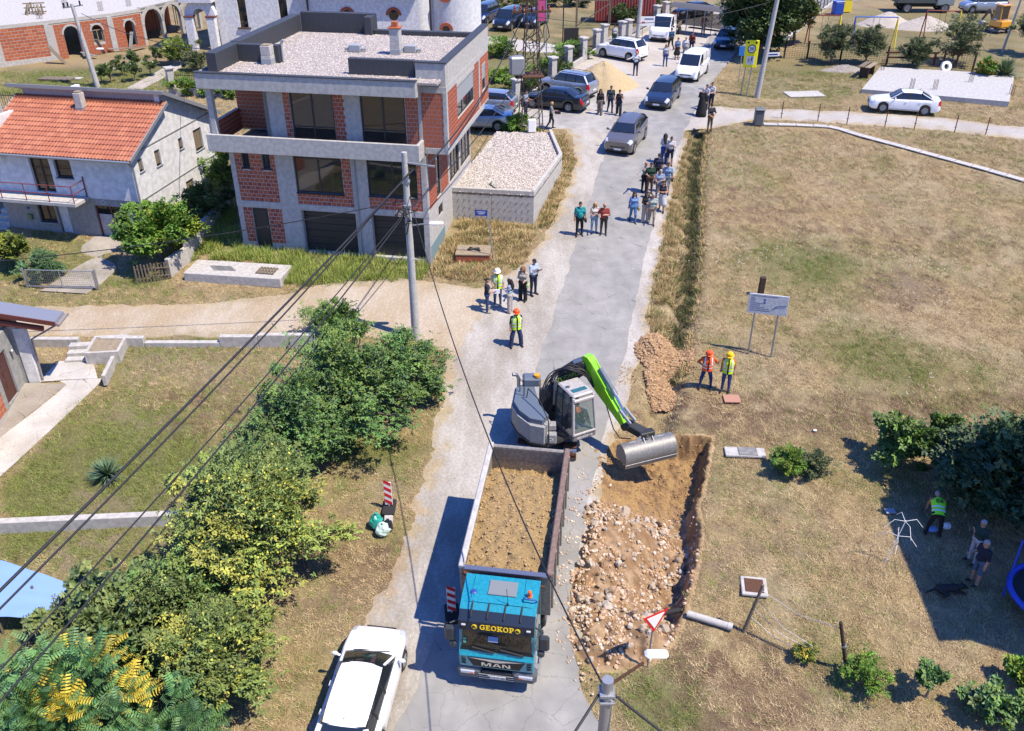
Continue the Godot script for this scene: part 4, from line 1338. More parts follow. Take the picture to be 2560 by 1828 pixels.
func build_unfinished_hall() -> void:
	var y := 4.85
	var h := thing("unfinished_hall", "low unfinished hall of orange hollow block with arches and bare white roof slab", "building", Vector3.ZERO)
	var P := [W(-52.0,-66.5),W(-38.4,-77.0),W(-34.6,-80.5),W(-32.9,-83.0),W(-30.2,-90.5),W(-50,-101)]
	var H := 3.0
	var bud := {"left": 290}
	var L := []
	for k in 4: L.append(P[k].distance_to(P[k + 1]))
	# long left face
	var f0 := face_xf(P[0], P[1], y)
	wall(h, "long_wall", M.mortar, f0, Rect2(0,-1.2, L[0], H + 1.0),[],0.3)
	var pl := N(); pl.cbox(V(0,-1.2,-0.1),V(L[0],0.35,0.06))
	var po := part("plinth", pl, M.concrete_white, h); po.transform = f0
	for k in 4:
		bricks(h, f0, Rect2(L[0] - 3.9 - k * 4.0,0.35,3.5,2.5),[],0.5,0.25, "block", bud)
		var c := N(); c.cbox(V(L[0] - 0.4 - k * 4.0,-1.0,-0.1),V(L[0] - k * 4.0,2.9,0.04),0.01)
		var co := part("column", c, M.concrete, h); co.transform = f0
	# second face: arched doorway and arched window
	var f1 := face_xf(P[1], P[2], y)
	var o1 := [Rect2(1.0,0.0,1.25,2.5), Rect2(3.3,0.95,0.95,1.4)]
	wall(h, "arched_wall", M.mortar, f1, Rect2(0,-0.8, L[1], H + 0.6), o1,0.35)
	bricks(h, f1, Rect2(0.3,0.0, L[1] - 0.7,2.75), o1,0.5,0.25, "block", bud)
	var ar := N()
	arch(ar, f1,W(1.625,1.9),0.62,0.16,0.3,0.04); arch(ar, f1,W(3.775,1.9),0.47,0.12,0.3,0.04)
	part("arch_lining", ar, M.concrete, h)
	var wf := window(h, f1, Rect2(3.35,1.0,0.85,0.95),2,0.06, M.wood_pale, M.glass_dark, 0.12)
	var c1 := N(); c1.cbox(V(L[1] - 0.4,-0.8,-0.1),V(L[1],2.9,0.05),0.01)
	var c1o := part("column", c1, M.concrete, h); c1o.transform = f1
	var f2 := face_xf(P[2], P[3], y)
	var o2 := [Rect2(1.1,0.2,1.0,2.2)]
	wall(h, "arched_wall", M.mortar, f2, Rect2(0,-0.6, L[2], H + 0.4), o2,0.35)
	bricks(h, f2, Rect2(0.1,0.0, L[2] - 0.2,2.75), o2,0.5,0.25, "block", bud)
	var a2 := N(); arch(a2, f2,W(1.6,1.85),0.5,0.14,0.3,0.04)
	part("arch_lining", a2, M.concrete, h)
	# open arcade
	var f3 := face_xf(P[3], P[4], y)
	var n := 3; var span: float = L[3] / n
	for k in n + 1:
		var c := N(); c.cbox(V(k * span - 0.16,-0.3,-0.3),V(k * span + 0.16,2.2,0.0),0.01)
		var co := part("column", c, M.concrete, h); co.transform = f3
	var ag := N()
	for k in n: arch(ag, f3,W((k + 0.5) * span, 1.75), span * 0.5 - 0.17,0.32,0.3,0.02)
	part("arcade", ag, M.concrete, h)
	wall(h, "arcade_beam", M.concrete, f3, Rect2(0,2.95, L[3],0.25),[],0.35)
	for k in 16:
		var pr := N()
		var q := V(rng.randf_range(0.3, L[3] - 0.3),0, rng.randf_range(-3.5,-0.8))
		pr.tube([f3 * q, f3 * (q + V(0,2.9,0))],0.04,5)
		part("prop", pr, M.wood, h)
	var ib := face_xf(P[3] + W(-4,-1), P[4] + W(-4,-1), y)
	wall(h, "inner_wall", M.block1, ib, Rect2(-1,-0.3, L[3] + 2,3.2),[],0.3)
	# slab
	var sl := N()
	sl.prism(P, V(0, y + 2.85,0),Vector3.RIGHT, Vector3.BACK, V(0,0.28,0))
	part("roof_slab", sl, M.concrete_white, h)
	var rb := N()
	for q in [W(-43,-75),W(-39.5,-78),W(-36,-82),W(-34.5,-84.5),W(-40,-84),W(-33,-88),W(-46,-80),W(-38,-90)]:
		for k in 6: rb.tube([V(q.x + (k % 2) * 0.25, y + 3.1, q.y + (k / 2) * 0.2),V(q.x + (k % 2) * 0.25, y + 3.9, q.y + (k / 2) * 0.2)],0.016,4, false)
	part("rebar_stubs", rb, M.rust, h)
	var fm := N()
	for k in 8: fm.box(V(-41.5 + rng.randf() * 1.6, y + 3.35 + rng.randf() * 0.35,-80.5 + rng.randf()),V(0.12,0.9,0.08),0.0, Basis.from_euler(V(rng.randf_range(-0.3,0.3), rng.randf() * 3.0, rng.randf_range(-0.3,0.3))))
	for k in 3: fm.box(V(-40.8, y + 3.3 + k * 0.35,-80.2),V(1.7,0.1,0.1),0.0, Basis(Vector3.UP, 0.3))
	part("formwork", fm, M.wood_pale, h)
	# props leaning and boards at its foot
	for k in 7:
		var lb := thing("loose_board", ["grey shuttering board leaning by the arcade", "weathered board in the rubble by the arched doorway", "tilted plank on the heap beside the hall", "short board lying before the block wall", "board propped at the hall corner", "flat panel on the rubble near the arcade", "thin plank at the foot of the arched window"][k], "board", V([-33.6,-36.5,-36.0,-37.6,-34.3,-33.0,-35.4][k],5.1,[-81.2,-78.2,-77.8,-75.6,-80.2,-80.6,-79.0][k]),30.0 * k)
		var g := N(); g.box(V(0,0.4 if k % 3 == 0 else 0.05,0),V(0.5 if k % 2 else 0.3,0.05,1.9),0.01, Basis(Vector3.RIGHT, 0.9 if k % 3 == 0 else 0.06))
		part("plank", g, M.wood if k % 2 else M.concrete_dark, lb)

func build_church() -> void:
	var o := V(-28.3,4.7,-81.5)
	var h := thing("church", "white plastered church with brick window arches and red tiled roof", "church", o, -2)
	var F := Transform3D.IDENTITY
	var win := [Rect2(4.5,2.0,0.75,2.9), Rect2(8.1,2.0,0.75,2.9)]
	wall(h, "nave_wall", M.church_white, F, Rect2(2.6,-1.0,8.2,9.0), win, 0.5)
	for r in win:
		var w := window(h, F, r, 2,0.05, M.wood_dark, M.glass_dark, 0.2, "window", 0.5)
		var s := N(); s.cbox(V(-0.2,-0.12,-0.1),V(r.size.x + 0.2,0.0,0.34),0.02)
		part("sill", s, plain(K(0.07,0.04,0.035),0.7), w)
		var a := N(); arch(a, Transform3D(Basis.IDENTITY, V(r.size.x / 2, r.size.y - 0.35,0.21)),Vector2.ZERO, 0.42,0.24,0.3,0.06)
		part("arch", a, M.brick0, w)
	for p in [W(5.2,6.4),W(8.6,6.4)]:
		var a := N(); arch(a, F, p, 0.5,0.25,0.1,0.06)
		part("blind_arch", a, M.brick0, h)
	# porch on the left
	var pc := N()
	for x in [0.0,1.9]: pc.cbox(V(x, -1.0,0.2),V(x + 0.7,3.0,0.9),0.02)
	pc.cbox(V(-0.3,4.1,-3.0),V(2.6,7.5,0.95),0.02)
	part("porch", pc, M.church_white, h)
	var pa := N(); arch(pa, F, W(1.3,3.0),0.6,0.75,2.0,0.6)
	part("porch_arch", pa, M.church_white, h)
	var pcap := N()
	for x in [-0.05,1.85]: pcap.cbox(V(x, 2.9,0.15),V(x + 0.8,3.05,0.95),0.02)
	part("capital", pcap, plain(K(0.12,0.04,0.04),0.7), h)
	# lower side aisle with tiled roof, then apse
	wall(h, "aisle_wall", M.church_white, xform(0,V(0,0,0.8)), Rect2(10.8,-1.0,9.6,5.9),[],0.5)
	for x in [14.2,18.2]:
		var a := N(); arch(a, xform(0,V(0,0,0.8)),W(x, 3.2),0.45,0.22,0.1,0.06)
		part("blind_arch", a, M.brick0, h)
		var gl := N(); gl.lathe(V(x, 3.2,0.8),[W(0.43,0.0),W(0.43,0.012),W(0,0.014)],16,Vector3.BACK)
		part("pane", gl, M.glass_dark, h)
	var ev := N(); ev.cbox(V(10.3,4.9,0.4),V(20.4,5.2,1.25),0.03)
	part("eaves", ev, plain(K(0.13,0.035,0.03),0.7), h)
	var rt := N()
	var rows := []
	for j in 2:
		var row := []
		for i in 161: row.append(V(10.2 + i * 10.3 / 160.0,5.22 + j * 2.3 + 0.05 * absf(sin(i * PI / 4.0)),1.4 - j * 4.2))
		rows.append(row)
	rt.sheet(rows, false, true)
	part("roof", rt, M.tile0, h)
	var ap := N()
	ap.lathe(V(20.0,-1.0,-1.5),[W(1.6,0),W(1.6,9.5)],20)
	ap.lathe(V(23.2,-1.0,-2.2),[W(2.3,0),W(2.3,10.5)],24)
	part("apse", ap, M.church_white, h)
	for p in [V(22.6,1.0,0.02),V(19.7,1.7,0.12)]:
		var w := N(); w.cbox(p + V(-0.3,-0.9,-0.1), p + V(0.3,0.9,0.06)); w.lathe(p + V(0,0.9,-0.1),[W(0.3,0),W(0.3,0.16),W(0,0.162)],16,Vector3.BACK)
		part("window", w, M.glass_dark, h)
		var a := N(); arch(a, Transform3D(Basis.IDENTITY, p + V(0,0.9,0.0)),Vector2.ZERO, 0.36,0.24,0.15,0.16)
		part("arch", a, M.brick0, h)
	var oc := N(); arch(oc, Transform3D(Basis.IDENTITY, V(22.6,4.8,0.05)),Vector2.ZERO, 0.4,0.25,0.15,0.12); arch(oc, Transform3D(Basis(Vector3.BACK, PI),V(22.6,4.8,0.05)),Vector2.ZERO, 0.4,0.25,0.15,0.12)
	part("round_window", oc, M.brick0, h)
	for x in [10.9,21.4]:
		var dp := N(); dp.tube([V(x, -0.5,1.0),V(x, 4.6,1.0),V(x - 0.3,5.4,0.8)],0.09,8)
		part("downpipe", dp, plain(K(0.03,0.02,0.02),0.5), h)
	var bk := N(); bk.cbox(V(2.6,-1,-9.0),V(20.0,6.0,-4.5)); bk.prism([W(-6.8,8.0),W(-0.2,8.0),W(-3.5,11.0)],V(2.4,0,0),Vector3.BACK, Vector3.UP, V(8.5,0,0))
	part("nave_body", bk, M.church_white, h)

func build_shading_house() -> void:
	# neighbour beyond the right edge; its shade lies over the garden
	var h := thing("garden_house", "white gabled house standing beside the trampoline lawn", "house", V(18.0,-0.2,-16.15),2)
	var g := N(); g.cbox(V(0.35,-1.0,-5.7),V(8.5,10.0,-0.35))
	part("wall", g, M.plaster_white, h)
	var r := N(); r.prism([W(0,9.95),W(8.9,9.95),W(4.45,11.8)],V(0,0,-6.1),Vector3.RIGHT, Vector3.UP, V(0,0,6.1))
	part("roof", r, M.tile1, h)
	for z in [-4.4,-1.8]:
		for y in [1.0,4.0,7.0]: window(h, Transform3D(Basis(Vector3.UP, -PI / 2),V(0.3,0, z)), Rect2(-0.5, y, 1.0,1.3),2,0.07, M.white, M.glass_dark, 0.0)

# ---------------------------------------------------------------- cars
func curve_at(pts: Array, z: float) -> float:
	if z >= pts[0].x: return pts[0].y
	for k in pts.size() - 1:
		if z >= pts[k + 1].x:
			var f: float = (z - pts[k + 1].x) / maxf(0.0001, pts[k].x - pts[k + 1].x)
			return lerpf(pts[k + 1].y, pts[k].y, f)
	return pts[-1].y

# half of a body section at z, from sill to centre line
func car_ring(s: Dictionary, z: float) -> Array:
	var L: float = s.L; var hw: float = s.W * 0.5
	var e := minf(1.0, absf(z) / (L * 0.5))
	var w := hw * (1.0 - 0.05 * pow(e, 4.0) - 0.17 * pow(e, 22.0))
	var top := curve_at(s.top, z)
	var yb := 0.2 + 0.14 * pow(e, 16.0)
	for wz in [s.wf, s.wr]:
		var d := absf(z - wz)
		var R: float = s.R + 0.055
		if d < R: yb = maxf(yb, s.R + sqrt(R * R - d * d))
	var pts := [W(w * 0.9, yb),W(w * 0.975, yb + 0.06),W(w, lerpf(yb, top, 0.4)),W(w * 0.995, lerpf(yb, top, 0.62)),W(w * 0.965, top - 0.07),W(w * 0.93, top - 0.02),W(w * 0.84, top),W(w * 0.45, top + 0.02),W(0, top + 0.028)]
	return pts

func car_patch(s: Dictionary, z0: float, z1: float, u0: float, u1: float, side: float, off: float, nz := 5, nu := 5) -> Geo:
	var rows := []
	for i in nz:
		var z := lerpf(z0, z1, i / float(nz - 1))
		var r := car_ring(s, z)
		var row := []
		for j in nu:
			var u := lerpf(u0, u1, j / float(nu - 1))
			var k := mini(int(u), r.size() - 2)
			var p: Vector2 = r[k].lerp(r[k + 1], u - k)
			var d: Vector2 = (r[k + 1] - r[k]).normalized()
			var n := W(d.y, -d.x)
			p += n * off
			row.append(V(p.x * side, p.y, z + (off if absf(z) > s.L * 0.46 else 0.0) * signf(z)))
		rows.append(row)
	var g := N()
	g.sheet(rows, false, side > 0.0)
	return g

func wheel_mesh(R: float, w: float) -> Array:
	var t := N()
	t.lathe(Vector3.ZERO, [W(R * 0.66,-w * 0.5),W(R * 0.93,-w * 0.5),W(R, -w * 0.36),W(R, w * 0.36),W(R * 0.93, w * 0.5),W(R * 0.66, w * 0.5),W(R * 0.64, w * 0.3)],22,Vector3.RIGHT)
	var r := N()
	r.lathe(Vector3.ZERO, [W(R * 0.66, w * 0.48),W(R * 0.62, w * 0.44),W(R * 0.6, w * 0.2),W(0, w * 0.16)],22,Vector3.RIGHT)
	for k in 5:
		var a := TAU * k / 5
		r.bar(V(w * 0.36, sin(a) * R * 0.1, cos(a) * R * 0.1),V(w * 0.4, sin(a) * R * 0.62, cos(a) * R * 0.62),0.07,0.04)
	return [t.mesh(), r.mesh()]

var car_kinds := {
	"sedan": {"L": 4.6, "W": 1.8, "H": 1.44, "R": 0.32, "wf": 1.38, "wr": -1.32, "top": [[2.3,0.58],[2.2,0.7],[1.9,0.8],[1.0,0.93],[-1.3,1.0],[-1.9,1.04],[-2.22,1.02],[-2.3,0.72]], "ws": 1.05, "rf": 0.3, "rb": -1.0, "rg": -1.75, "cuts": [0.72,-0.22,-0.98,-1.3]},
	"hatch": {"L": 4.25, "W": 1.78, "H": 1.48, "R": 0.31, "wf": 1.3, "wr": -1.24, "top": [[2.12,0.58],[2.02,0.72],[1.75,0.84],[1.0,0.97],[-1.0,1.02],[-1.95,1.06],[-2.06,1.0],[-2.12,0.7]], "ws": 1.12, "rf": 0.35, "rb": -1.55, "rg": -1.98, "cuts": [0.8,-0.22,-1.0,-1.7]},
	"wagon": {"L": 4.75, "W": 1.83, "H": 1.5, "R": 0.33, "wf": 1.42, "wr": -1.38, "top": [[2.37,0.6],[2.27,0.74],[1.95,0.84],[1.05,0.97],[-1.2,1.02],[-2.15,1.05],[-2.3,1.0],[-2.37,0.7]], "ws": 1.1, "rf": 0.35, "rb": -1.8, "rg": -2.2, "cuts": [0.8,-0.25,-1.1,-1.95]},
	"suv": {"L": 4.32, "W": 1.86, "H": 1.68, "R": 0.35, "wf": 1.34, "wr": -1.3, "top": [[2.16,0.68],[2.08,0.86],[1.85,0.97],[1.0,1.08],[-1.0,1.12],[-2.0,1.16],[-2.1,1.1],[-2.16,0.8]], "ws": 1.05, "rf": 0.4, "rb": -1.65, "rg": -2.02, "cuts": [0.78,-0.2,-1.0,-1.75]},
	"van": {"L": 4.45, "W": 1.8, "H": 1.84, "R": 0.32, "wf": 1.42, "wr": -1.26, "top": [[2.22,0.62],[2.12,0.8],[1.85,0.95],[1.3,1.08],[-1.0,1.1],[-2.15,1.12],[-2.2,1.05],[-2.22,0.7]], "ws": 1.4, "rf": 0.75, "rb": -2.05, "rg": -2.16, "cuts": [1.05,0.12,-0.9,-2.0], "panel": true},
	"mpv": {"L": 4.6, "W": 1.85, "H": 1.8, "R": 0.32, "wf": 1.45, "wr": -1.35, "top": [[2.3,0.64],[2.2,0.8],[1.95,0.94],[1.4,1.05],[-1.0,1.08],[-2.2,1.1],[-2.26,1.05],[-2.3,0.7]], "ws": 1.45, "rf": 0.7, "rb": -2.0, "rg": -2.22, "cuts": [1.1,0.12,-0.85,-2.0]},
}
var wheel_cache := {}

func slope_basis(f: Vector3) -> Basis:
	var z := f.normalized()
	var x := Vector3.UP.cross(z).normalized()
	return Basis(x, z.cross(x), z)

# a car standing with its nose towards 'front'
func car(called: String, label: String, front: Vector3, rear: Vector3, kind: String, c: Color, extra := {}) -> Node3D:
	var s: Dictionary = car_kinds[kind].duplicate(true)
	s.merge(extra, true)
	var tp := []
	for q in s.top: tp.append(W(q[0], q[1]))
	s.top = tp
	var cw := {"van": "van", "mpv": "van"}
	var o := thing(called, label, cw.get(kind, "car"),Vector3.ZERO, 0.0, "cars and vans along the street")
	var dir := (front - rear); dir.y = 0; dir = dir.normalized()
	var mid: Vector3 = front - dir * s.L * 0.5
	if extra.get("hold_rear", false): mid = rear + dir * s.L * 0.5
	var a := mid + dir * 1.3; var b := mid - dir * 1.3
	a.y = land(a.z); b.y = land(b.z)
	o.transform = Transform3D(slope_basis(a - b), (a + b) * 0.5 + V(0,0.035,0))
	var pm := paint(c, extra.get("metal", 0.35))
	var L: float = s.L; var H: float = s.H
	# shell
	var zs := []
	var n := 72
	for k in n + 1:
		var t := float(k) / n
		zs.append((L * 0.5) * cos(t * PI) * (1.0 if true else 0.0))
	var zz := []
	for k in n + 1: zz.append(lerpf(zs[k], L * 0.5 - L * k / n, 0.75))
	var rows := []
	for z in zz:
		var r := car_ring(s, z)
		var row := []
		for p in r: row.append(V(p.x, p.y, z))
		for k in range(r.size() - 2,-1,-1): row.append(V(-r[k].x, r[k].y, z))
		rows.append(row)
	var g := N()
	g.sheet(rows, false, true)
	for e in [0, n]:
		var row: Array = rows[e]
		var c0 := Vector3.ZERO
		for p in row: c0 += p
		c0 /= row.size(); c0.z += 0.03 * signf(c0.z)
		for k in row.size():
			var p0: Vector3 = row[k]; var p1: Vector3 = row[(k + 1) % row.size()]
			if e == 0: g.tri(c0, p0, p1)
			else: g.tri(c0, p1, p0)
	part("body", g, pm, o)
	var ub := N(); ub.cbox(V(-s.W * 0.34,0.17,-L * 0.47),V(s.W * 0.34,0.6, L * 0.47),0.05)
	part("underbody", ub, M.black, o)
	# cabin
	var wb: float = s.W * 0.5 * 0.86; var wt: float = s.W * 0.5 * (0.82 if s.has("panel") else 0.68)
	var yw := curve_at(s.top, s.ws) + 0.0; var yr := curve_at(s.top, s.rg) + 0.0
	var yt := H - 0.04
	var gm: Material = extra.get("glass", M.glass_dark)
	var glass := func(name_: String, bz: float, by: float, tz: float, f: float):
		var rw := []
		for j in 5:
			var t := j / 4.0
			var row := []
			for i in 9:
				var u := i / 4.0 - 1.0
				var hwid := lerpf(wb * 0.97, wt * 0.97, t)
				row.append(V(u * hwid, lerpf(by, yt, t) + 0.02 * sin(t * PI), lerpf(bz, tz, t) - f * 0.10 * u * u * (1.0 - 0.4 * t)))
			rw.append(row)
		var gg := N(); gg.sheet(rw, false, f > 0.0)
		part(name_, gg, gm, o)
	glass.call("windshield", s.ws, yw - 0.01, s.rf, 1.0)
	glass.call("rear_window", s.rg, yr - 0.01, s.rb, -1.0)
	var rf := N()
	var rr := []
	for j in 9:
		var t := j / 8.0
		var z := lerpf(s.rf + 0.02, s.rb - 0.02, t)
		var row := []
		for i in 9:
			var u := i / 4.0 - 1.0
			row.append(V(u * wt * (1.0 - 0.04 * pow(absf(t * 2.0 - 1.0),3.0)), H - 0.055 * pow(absf(u),2.5) - 0.03 * pow(t * 2.0 - 1.0,2.0), z - 0.1 * u * u * (1.0 - t) * 0.6 + 0.1 * u * u * t * 0.6))
		rr.append(row)
	rf.sheet(rr)
	part("roof", rf, M.grey_paint if extra.get("grey_roof", false) else pm, o)
	for sd in [-1.0,1.0]:
		var bz := [s.ws, s.cuts[0], s.cuts[1], s.cuts[2], s.cuts[3], s.rg]
		# side glass between belt and roof line
		var edge := func(z: float, t: float) -> Vector3:
			var lo := curve_at(s.top, z) - 0.005
			var zt := clampf(z, s.rb, s.rf)
			var p := V(wb, lo, z).lerp(V(wt + 0.005, H - 0.075, lerpf(z, zt, 1.0)), t)
			return V((p.x + 0.025 * sin(t * PI)) * sd, p.y, p.z)
		var segs := [[s.ws - 0.12, s.cuts[1] + 0.05],[s.cuts[1] - 0.05, s.cuts[2] + 0.03],[s.cuts[2] - 0.05, s.rg + 0.2]]
		for q in segs.size():
			var rw := []
			for j in 4:
				var row := []
				for i in 5: row.append(edge.call(lerpf(segs[q][0], segs[q][1], i / 4.0), j / 3.0))
				rw.append(row)
			var gg := N(); gg.sheet(rw, false, sd < 0.0)
			part("side_window" if not (s.has("panel") and q > 0) else "side_panel", gg, pm if s.has("panel") and q > 0 else gm, o)
		var pl := N()
		var bar := func(z0: float, z1: float, w: float):
			pl.bar(edge.call(z0,0.0) + V(0.008 * sd, -0.02,0),V((wt + 0.012) * sd, H - 0.06, z1), w, 0.03)
		bar.call(s.ws + 0.02, s.rf + 0.02,0.07)
		bar.call(s.rg - 0.02, s.rb + 0.0,0.14)
		part("pillar", pl, pm, o)
		var bp := N()
		bp.bar(edge.call(s.cuts[1],0.0), edge.call(s.cuts[1],1.0),0.08,0.03); bp.bar(edge.call(s.cuts[2],0.0), edge.call(s.cuts[2],1.0),0.06,0.03)
		part("door_post", bp, M.black, o)
		if extra.get("rails", false):
			var rl := N(); rl.tube([V(wt * 0.93 * sd, H - 0.03, s.rf - 0.1),V(wt * 0.94 * sd, H + 0.035, s.rf - 0.25),V(wt * 0.94 * sd, H + 0.03, s.rb + 0.2),V(wt * 0.93 * sd, H - 0.04, s.rb + 0.05)],0.02,6)
			part("roof_rail", rl, M.black, o)
		# doors
		for q in [[s.cuts[0] + 0.02, s.cuts[1] + 0.012],[s.cuts[1] - 0.012, s.cuts[2] - 0.1]]:
			var d := part("door", car_patch(s, q[0], q[1],1.3,4.9, sd, 0.006,8,8), pm, o)
			var hd := N()
			var hz: float = q[1] + 0.18
			var rg := car_ring(s, hz)
			hd.box(V((rg[3].x + 0.015) * sd, rg[4].y - 0.06, hz),V(0.03,0.03,0.17),0.008)
			part("handle", hd, pm, d)
		var sk := part("sill_trim", car_patch(s, s.wf - s.R - 0.1, s.wr + s.R + 0.1,0.1,1.25, sd, 0.008,6,3), M.black, o)
		# wheels
		var key := "%.2f" % s.R
		if not wheel_cache.has(key): wheel_cache[key] = wheel_mesh(s.R, 0.2)
		for wz in [s.wf, s.wr]:
			var wn := Node3D.new(); wn.name = "wheel"; o.add_child(wn, true)
			wn.transform = Transform3D(Basis(Vector3.UP, 0.0 if sd > 0 else PI),V((s.W * 0.5 - 0.105) * sd, s.R, wz))
			part("tyre", wheel_cache[key][0], M.rubber, wn); part("rim", wheel_cache[key][1], M.galv, wn)
		part("headlight", car_patch(s, L * 0.495, L * 0.42,3.6,6.2, sd, 0.012,5,4), M.lamp_clear, o)
		part("taillight", car_patch(s, -L * 0.498,-L * 0.455,2.9,5.4, sd, 0.012,4,4), M.lamp_red, o)
		var mr := N()
		mr.blob(V((s.W * 0.5 + 0.09) * sd, yw + 0.1, s.ws - 0.32),V(0.11,0.08,0.06),0.04,3,10,6)
		mr.bar(V((s.W * 0.5 - 0.1) * sd, yw + 0.02, s.ws - 0.32),V((s.W * 0.5 + 0.05) * sd, yw + 0.07, s.ws - 0.32),0.06,0.03)
		part("mirror", mr, pm if extra.get("body_mirror", true) else M.black, o)
	for e in [1.0,-1.0]:
		var z: float = e * (L * 0.5 + 0.012)
		var bp := N(); bp.box(V(0,0.36, z - e * 0.05),V(s.W * 0.72,0.17,0.12),0.04)
		part("bumper_trim", bp, M.black, o)
		if e > 0:
			var gr := N()
			for k in 3: gr.box(V(0,0.535 + k * 0.04, z - 0.008),V(s.W * 0.5,0.022,0.05),0.006)
			part("grille", gr, M.black, o)
		var pt := N(); pt.box(V(0,0.44 if e > 0 else 0.62, z + e * 0.022),V(0.5,0.11,0.012),0.003)
		var pp := part("number_plate", pt, M.plate, o)
		var strip := N(); strip.box(V(-0.225 * e, 0.44 if e > 0 else 0.62, z + e * 0.0285),V(0.045,0.1,0.003))
		part("country_strip", strip, M.blue_plate, pp)
	var an := N(); an.tube([V(0, H - 0.03, s.rb + 0.25),V(0, H + 0.16, s.rb + 0.1)],0.008,4)
	part("aerial", an, M.black, o)
	var wp := N()
	for k in 2: wp.bar(V(-0.55 + k * 0.6, yw + 0.03, s.ws - 0.02),V(-0.1 + k * 0.6, yw + 0.09, s.ws - 0.12),0.02,0.015)
	part("wiper", wp, M.black, o)
	return o

func build_vehicles() -> void:
	var navy := K(0.012,0.02,0.045); var ink := K(0.02,0.026,0.034); var silver := K(0.42,0.45,0.48); var white := K(0.78,0.79,0.8)
	car("parked_car", "white estate car parked on the gravel beside the blue tipper truck", V(-3.89,0.63,-18.63),V(-4.32,0.31,-15.55), "hatch", white, {"metal": 0.0})
	car("moving_car", "grey brown crossover with roof rails driving down the cracked road", V(6.47,4.08,-53.18),V(7.8,4.34,-56.51), "suv", K(0.17,0.155,0.14), {"rails": true, "H": 1.56, "L": 4.16, "metal": 0.5})
	car("moving_car", "dark blue estate car at the junction between the pedestrians and the white van", V(9.97,4.61,-61.62),V(11.82,4.74,-66.46), "wagon", K(0.025,0.035,0.055), {"metal": 0.5})
	car("panel_van", "white panel van driving behind the dark blue estate car", V(13.24,4.78,-69.11),V(15.17,4.84,-73.32), "van", white, {"metal": 0.0})
	car("moving_car", "navy car in the shade of the roadside tree", V(18.36,4.91,-80.07),V(20.6,4.97,-85.64), "wagon", K(0.01,0.022,0.06), {"metal": 0.3})
	car("parked_car", "silver off roader parked against the pale sand heap", V(2.33,4.75,-67.01),V(5.92,4.7,-64.74), "suv", silver, {"rails": true, "metal": 0.7, "hold_rear": true})
	car("parked_car", "dark grey saloon parked in front of the silver off roader", V(1.42,4.66,-63.23),V(5.18,4.61,-61.62), "sedan", ink, {"metal": 0.6, "hold_rear": true, "L": 4.75})
	car("parked_car", "pale blue saloon parked between the brick block and the lattice mast", V(-3.46,4.45,-58.31),V(0.11,4.44,-58), "sedan", K(0.3,0.4,0.5), {"metal": 0.6, "hold_rear": true})
	car("parked_car", "silver hatchback parked behind the pale blue saloon", V(-3.93,4.63,-62.27),V(0.28,4.59,-61.16), "hatch", silver, {"metal": 0.7, "hold_rear": true})
	car("parked_car", "white off roader parked beside the sand heap and the churchyard fence", V(7.6,4.9,-78.97),V(10.93,4.87,-76.12), "suv", white, {"metal": 0.0, "rails": true, "hold_rear": true})
	car("parked_van", "blue people carrier nearest the church apse", V(-3.54,5.02,-91.35),V(-1.73,5.07,-96.43), "mpv", K(0.01,0.025,0.1), {"metal": 0.3})
	car("parked_van", "black blue people carrier second from the church apse", V(-1.15,5,-88.6),V(0.97,5.05,-94.25), "mpv", K(0.01,0.018,0.03), {"metal": 0.3})
	car("parked_car", "dark blue car on the churchyard lawn behind the lattice mast", V(1.55,5.01,-90.15),V(3.78,5.07,-95.98), "hatch", K(0.015,0.03,0.06), {"metal": 0.3})
	car("parked_car", "black car parked behind the bus shelter", V(16.72,5.06,-95.11),V(20.74,5.09,-97.77), "sedan", K(0.012,0.014,0.018), {"metal": 0.3})
	car("parked_car", "dark car half hidden by the roadside tree past the shelter", V(21.85,5.06,-94.68),V(24.08,5.11,-99.63), "hatch", K(0.012,0.02,0.03), {"metal": 0.3})
	car("parked_car", "white saloon parked on the grass before the concrete slab", V(25.06,4.63,-62.27),V(29.38,4.59,-61.07), "sedan", white, {"metal": 0.0, "hold_rear": true})
	car("parked_van", "silver people carrier at the far edge of the playground", V(47.44,5.1,-99.16),V(52.27,5.1,-99.16), "mpv", K(0.34,0.38,0.45), {"metal": 0.7})
	build_flatbed()
	build_far_lorry()
	build_truck()
	build_excavator()
	build_mini_excavator()

func wheel(parent: Node, p: Vector3, R: float, w: float, sd: float, rim: Material = null) -> void:
	var key := "%.2f %.2f" % [R, w]
	if not wheel_cache.has(key): wheel_cache[key] = wheel_mesh(R, w)
	var wn := Node3D.new(); wn.name = "wheel"; parent.add_child(wn, true)
	wn.transform = Transform3D(Basis(Vector3.UP, 0.0 if sd > 0 else PI), p)
	part("tyre", wheel_cache[key][0], M.rubber, wn); part("rim", wheel_cache[key][1], rim if rim else M.galv, wn)

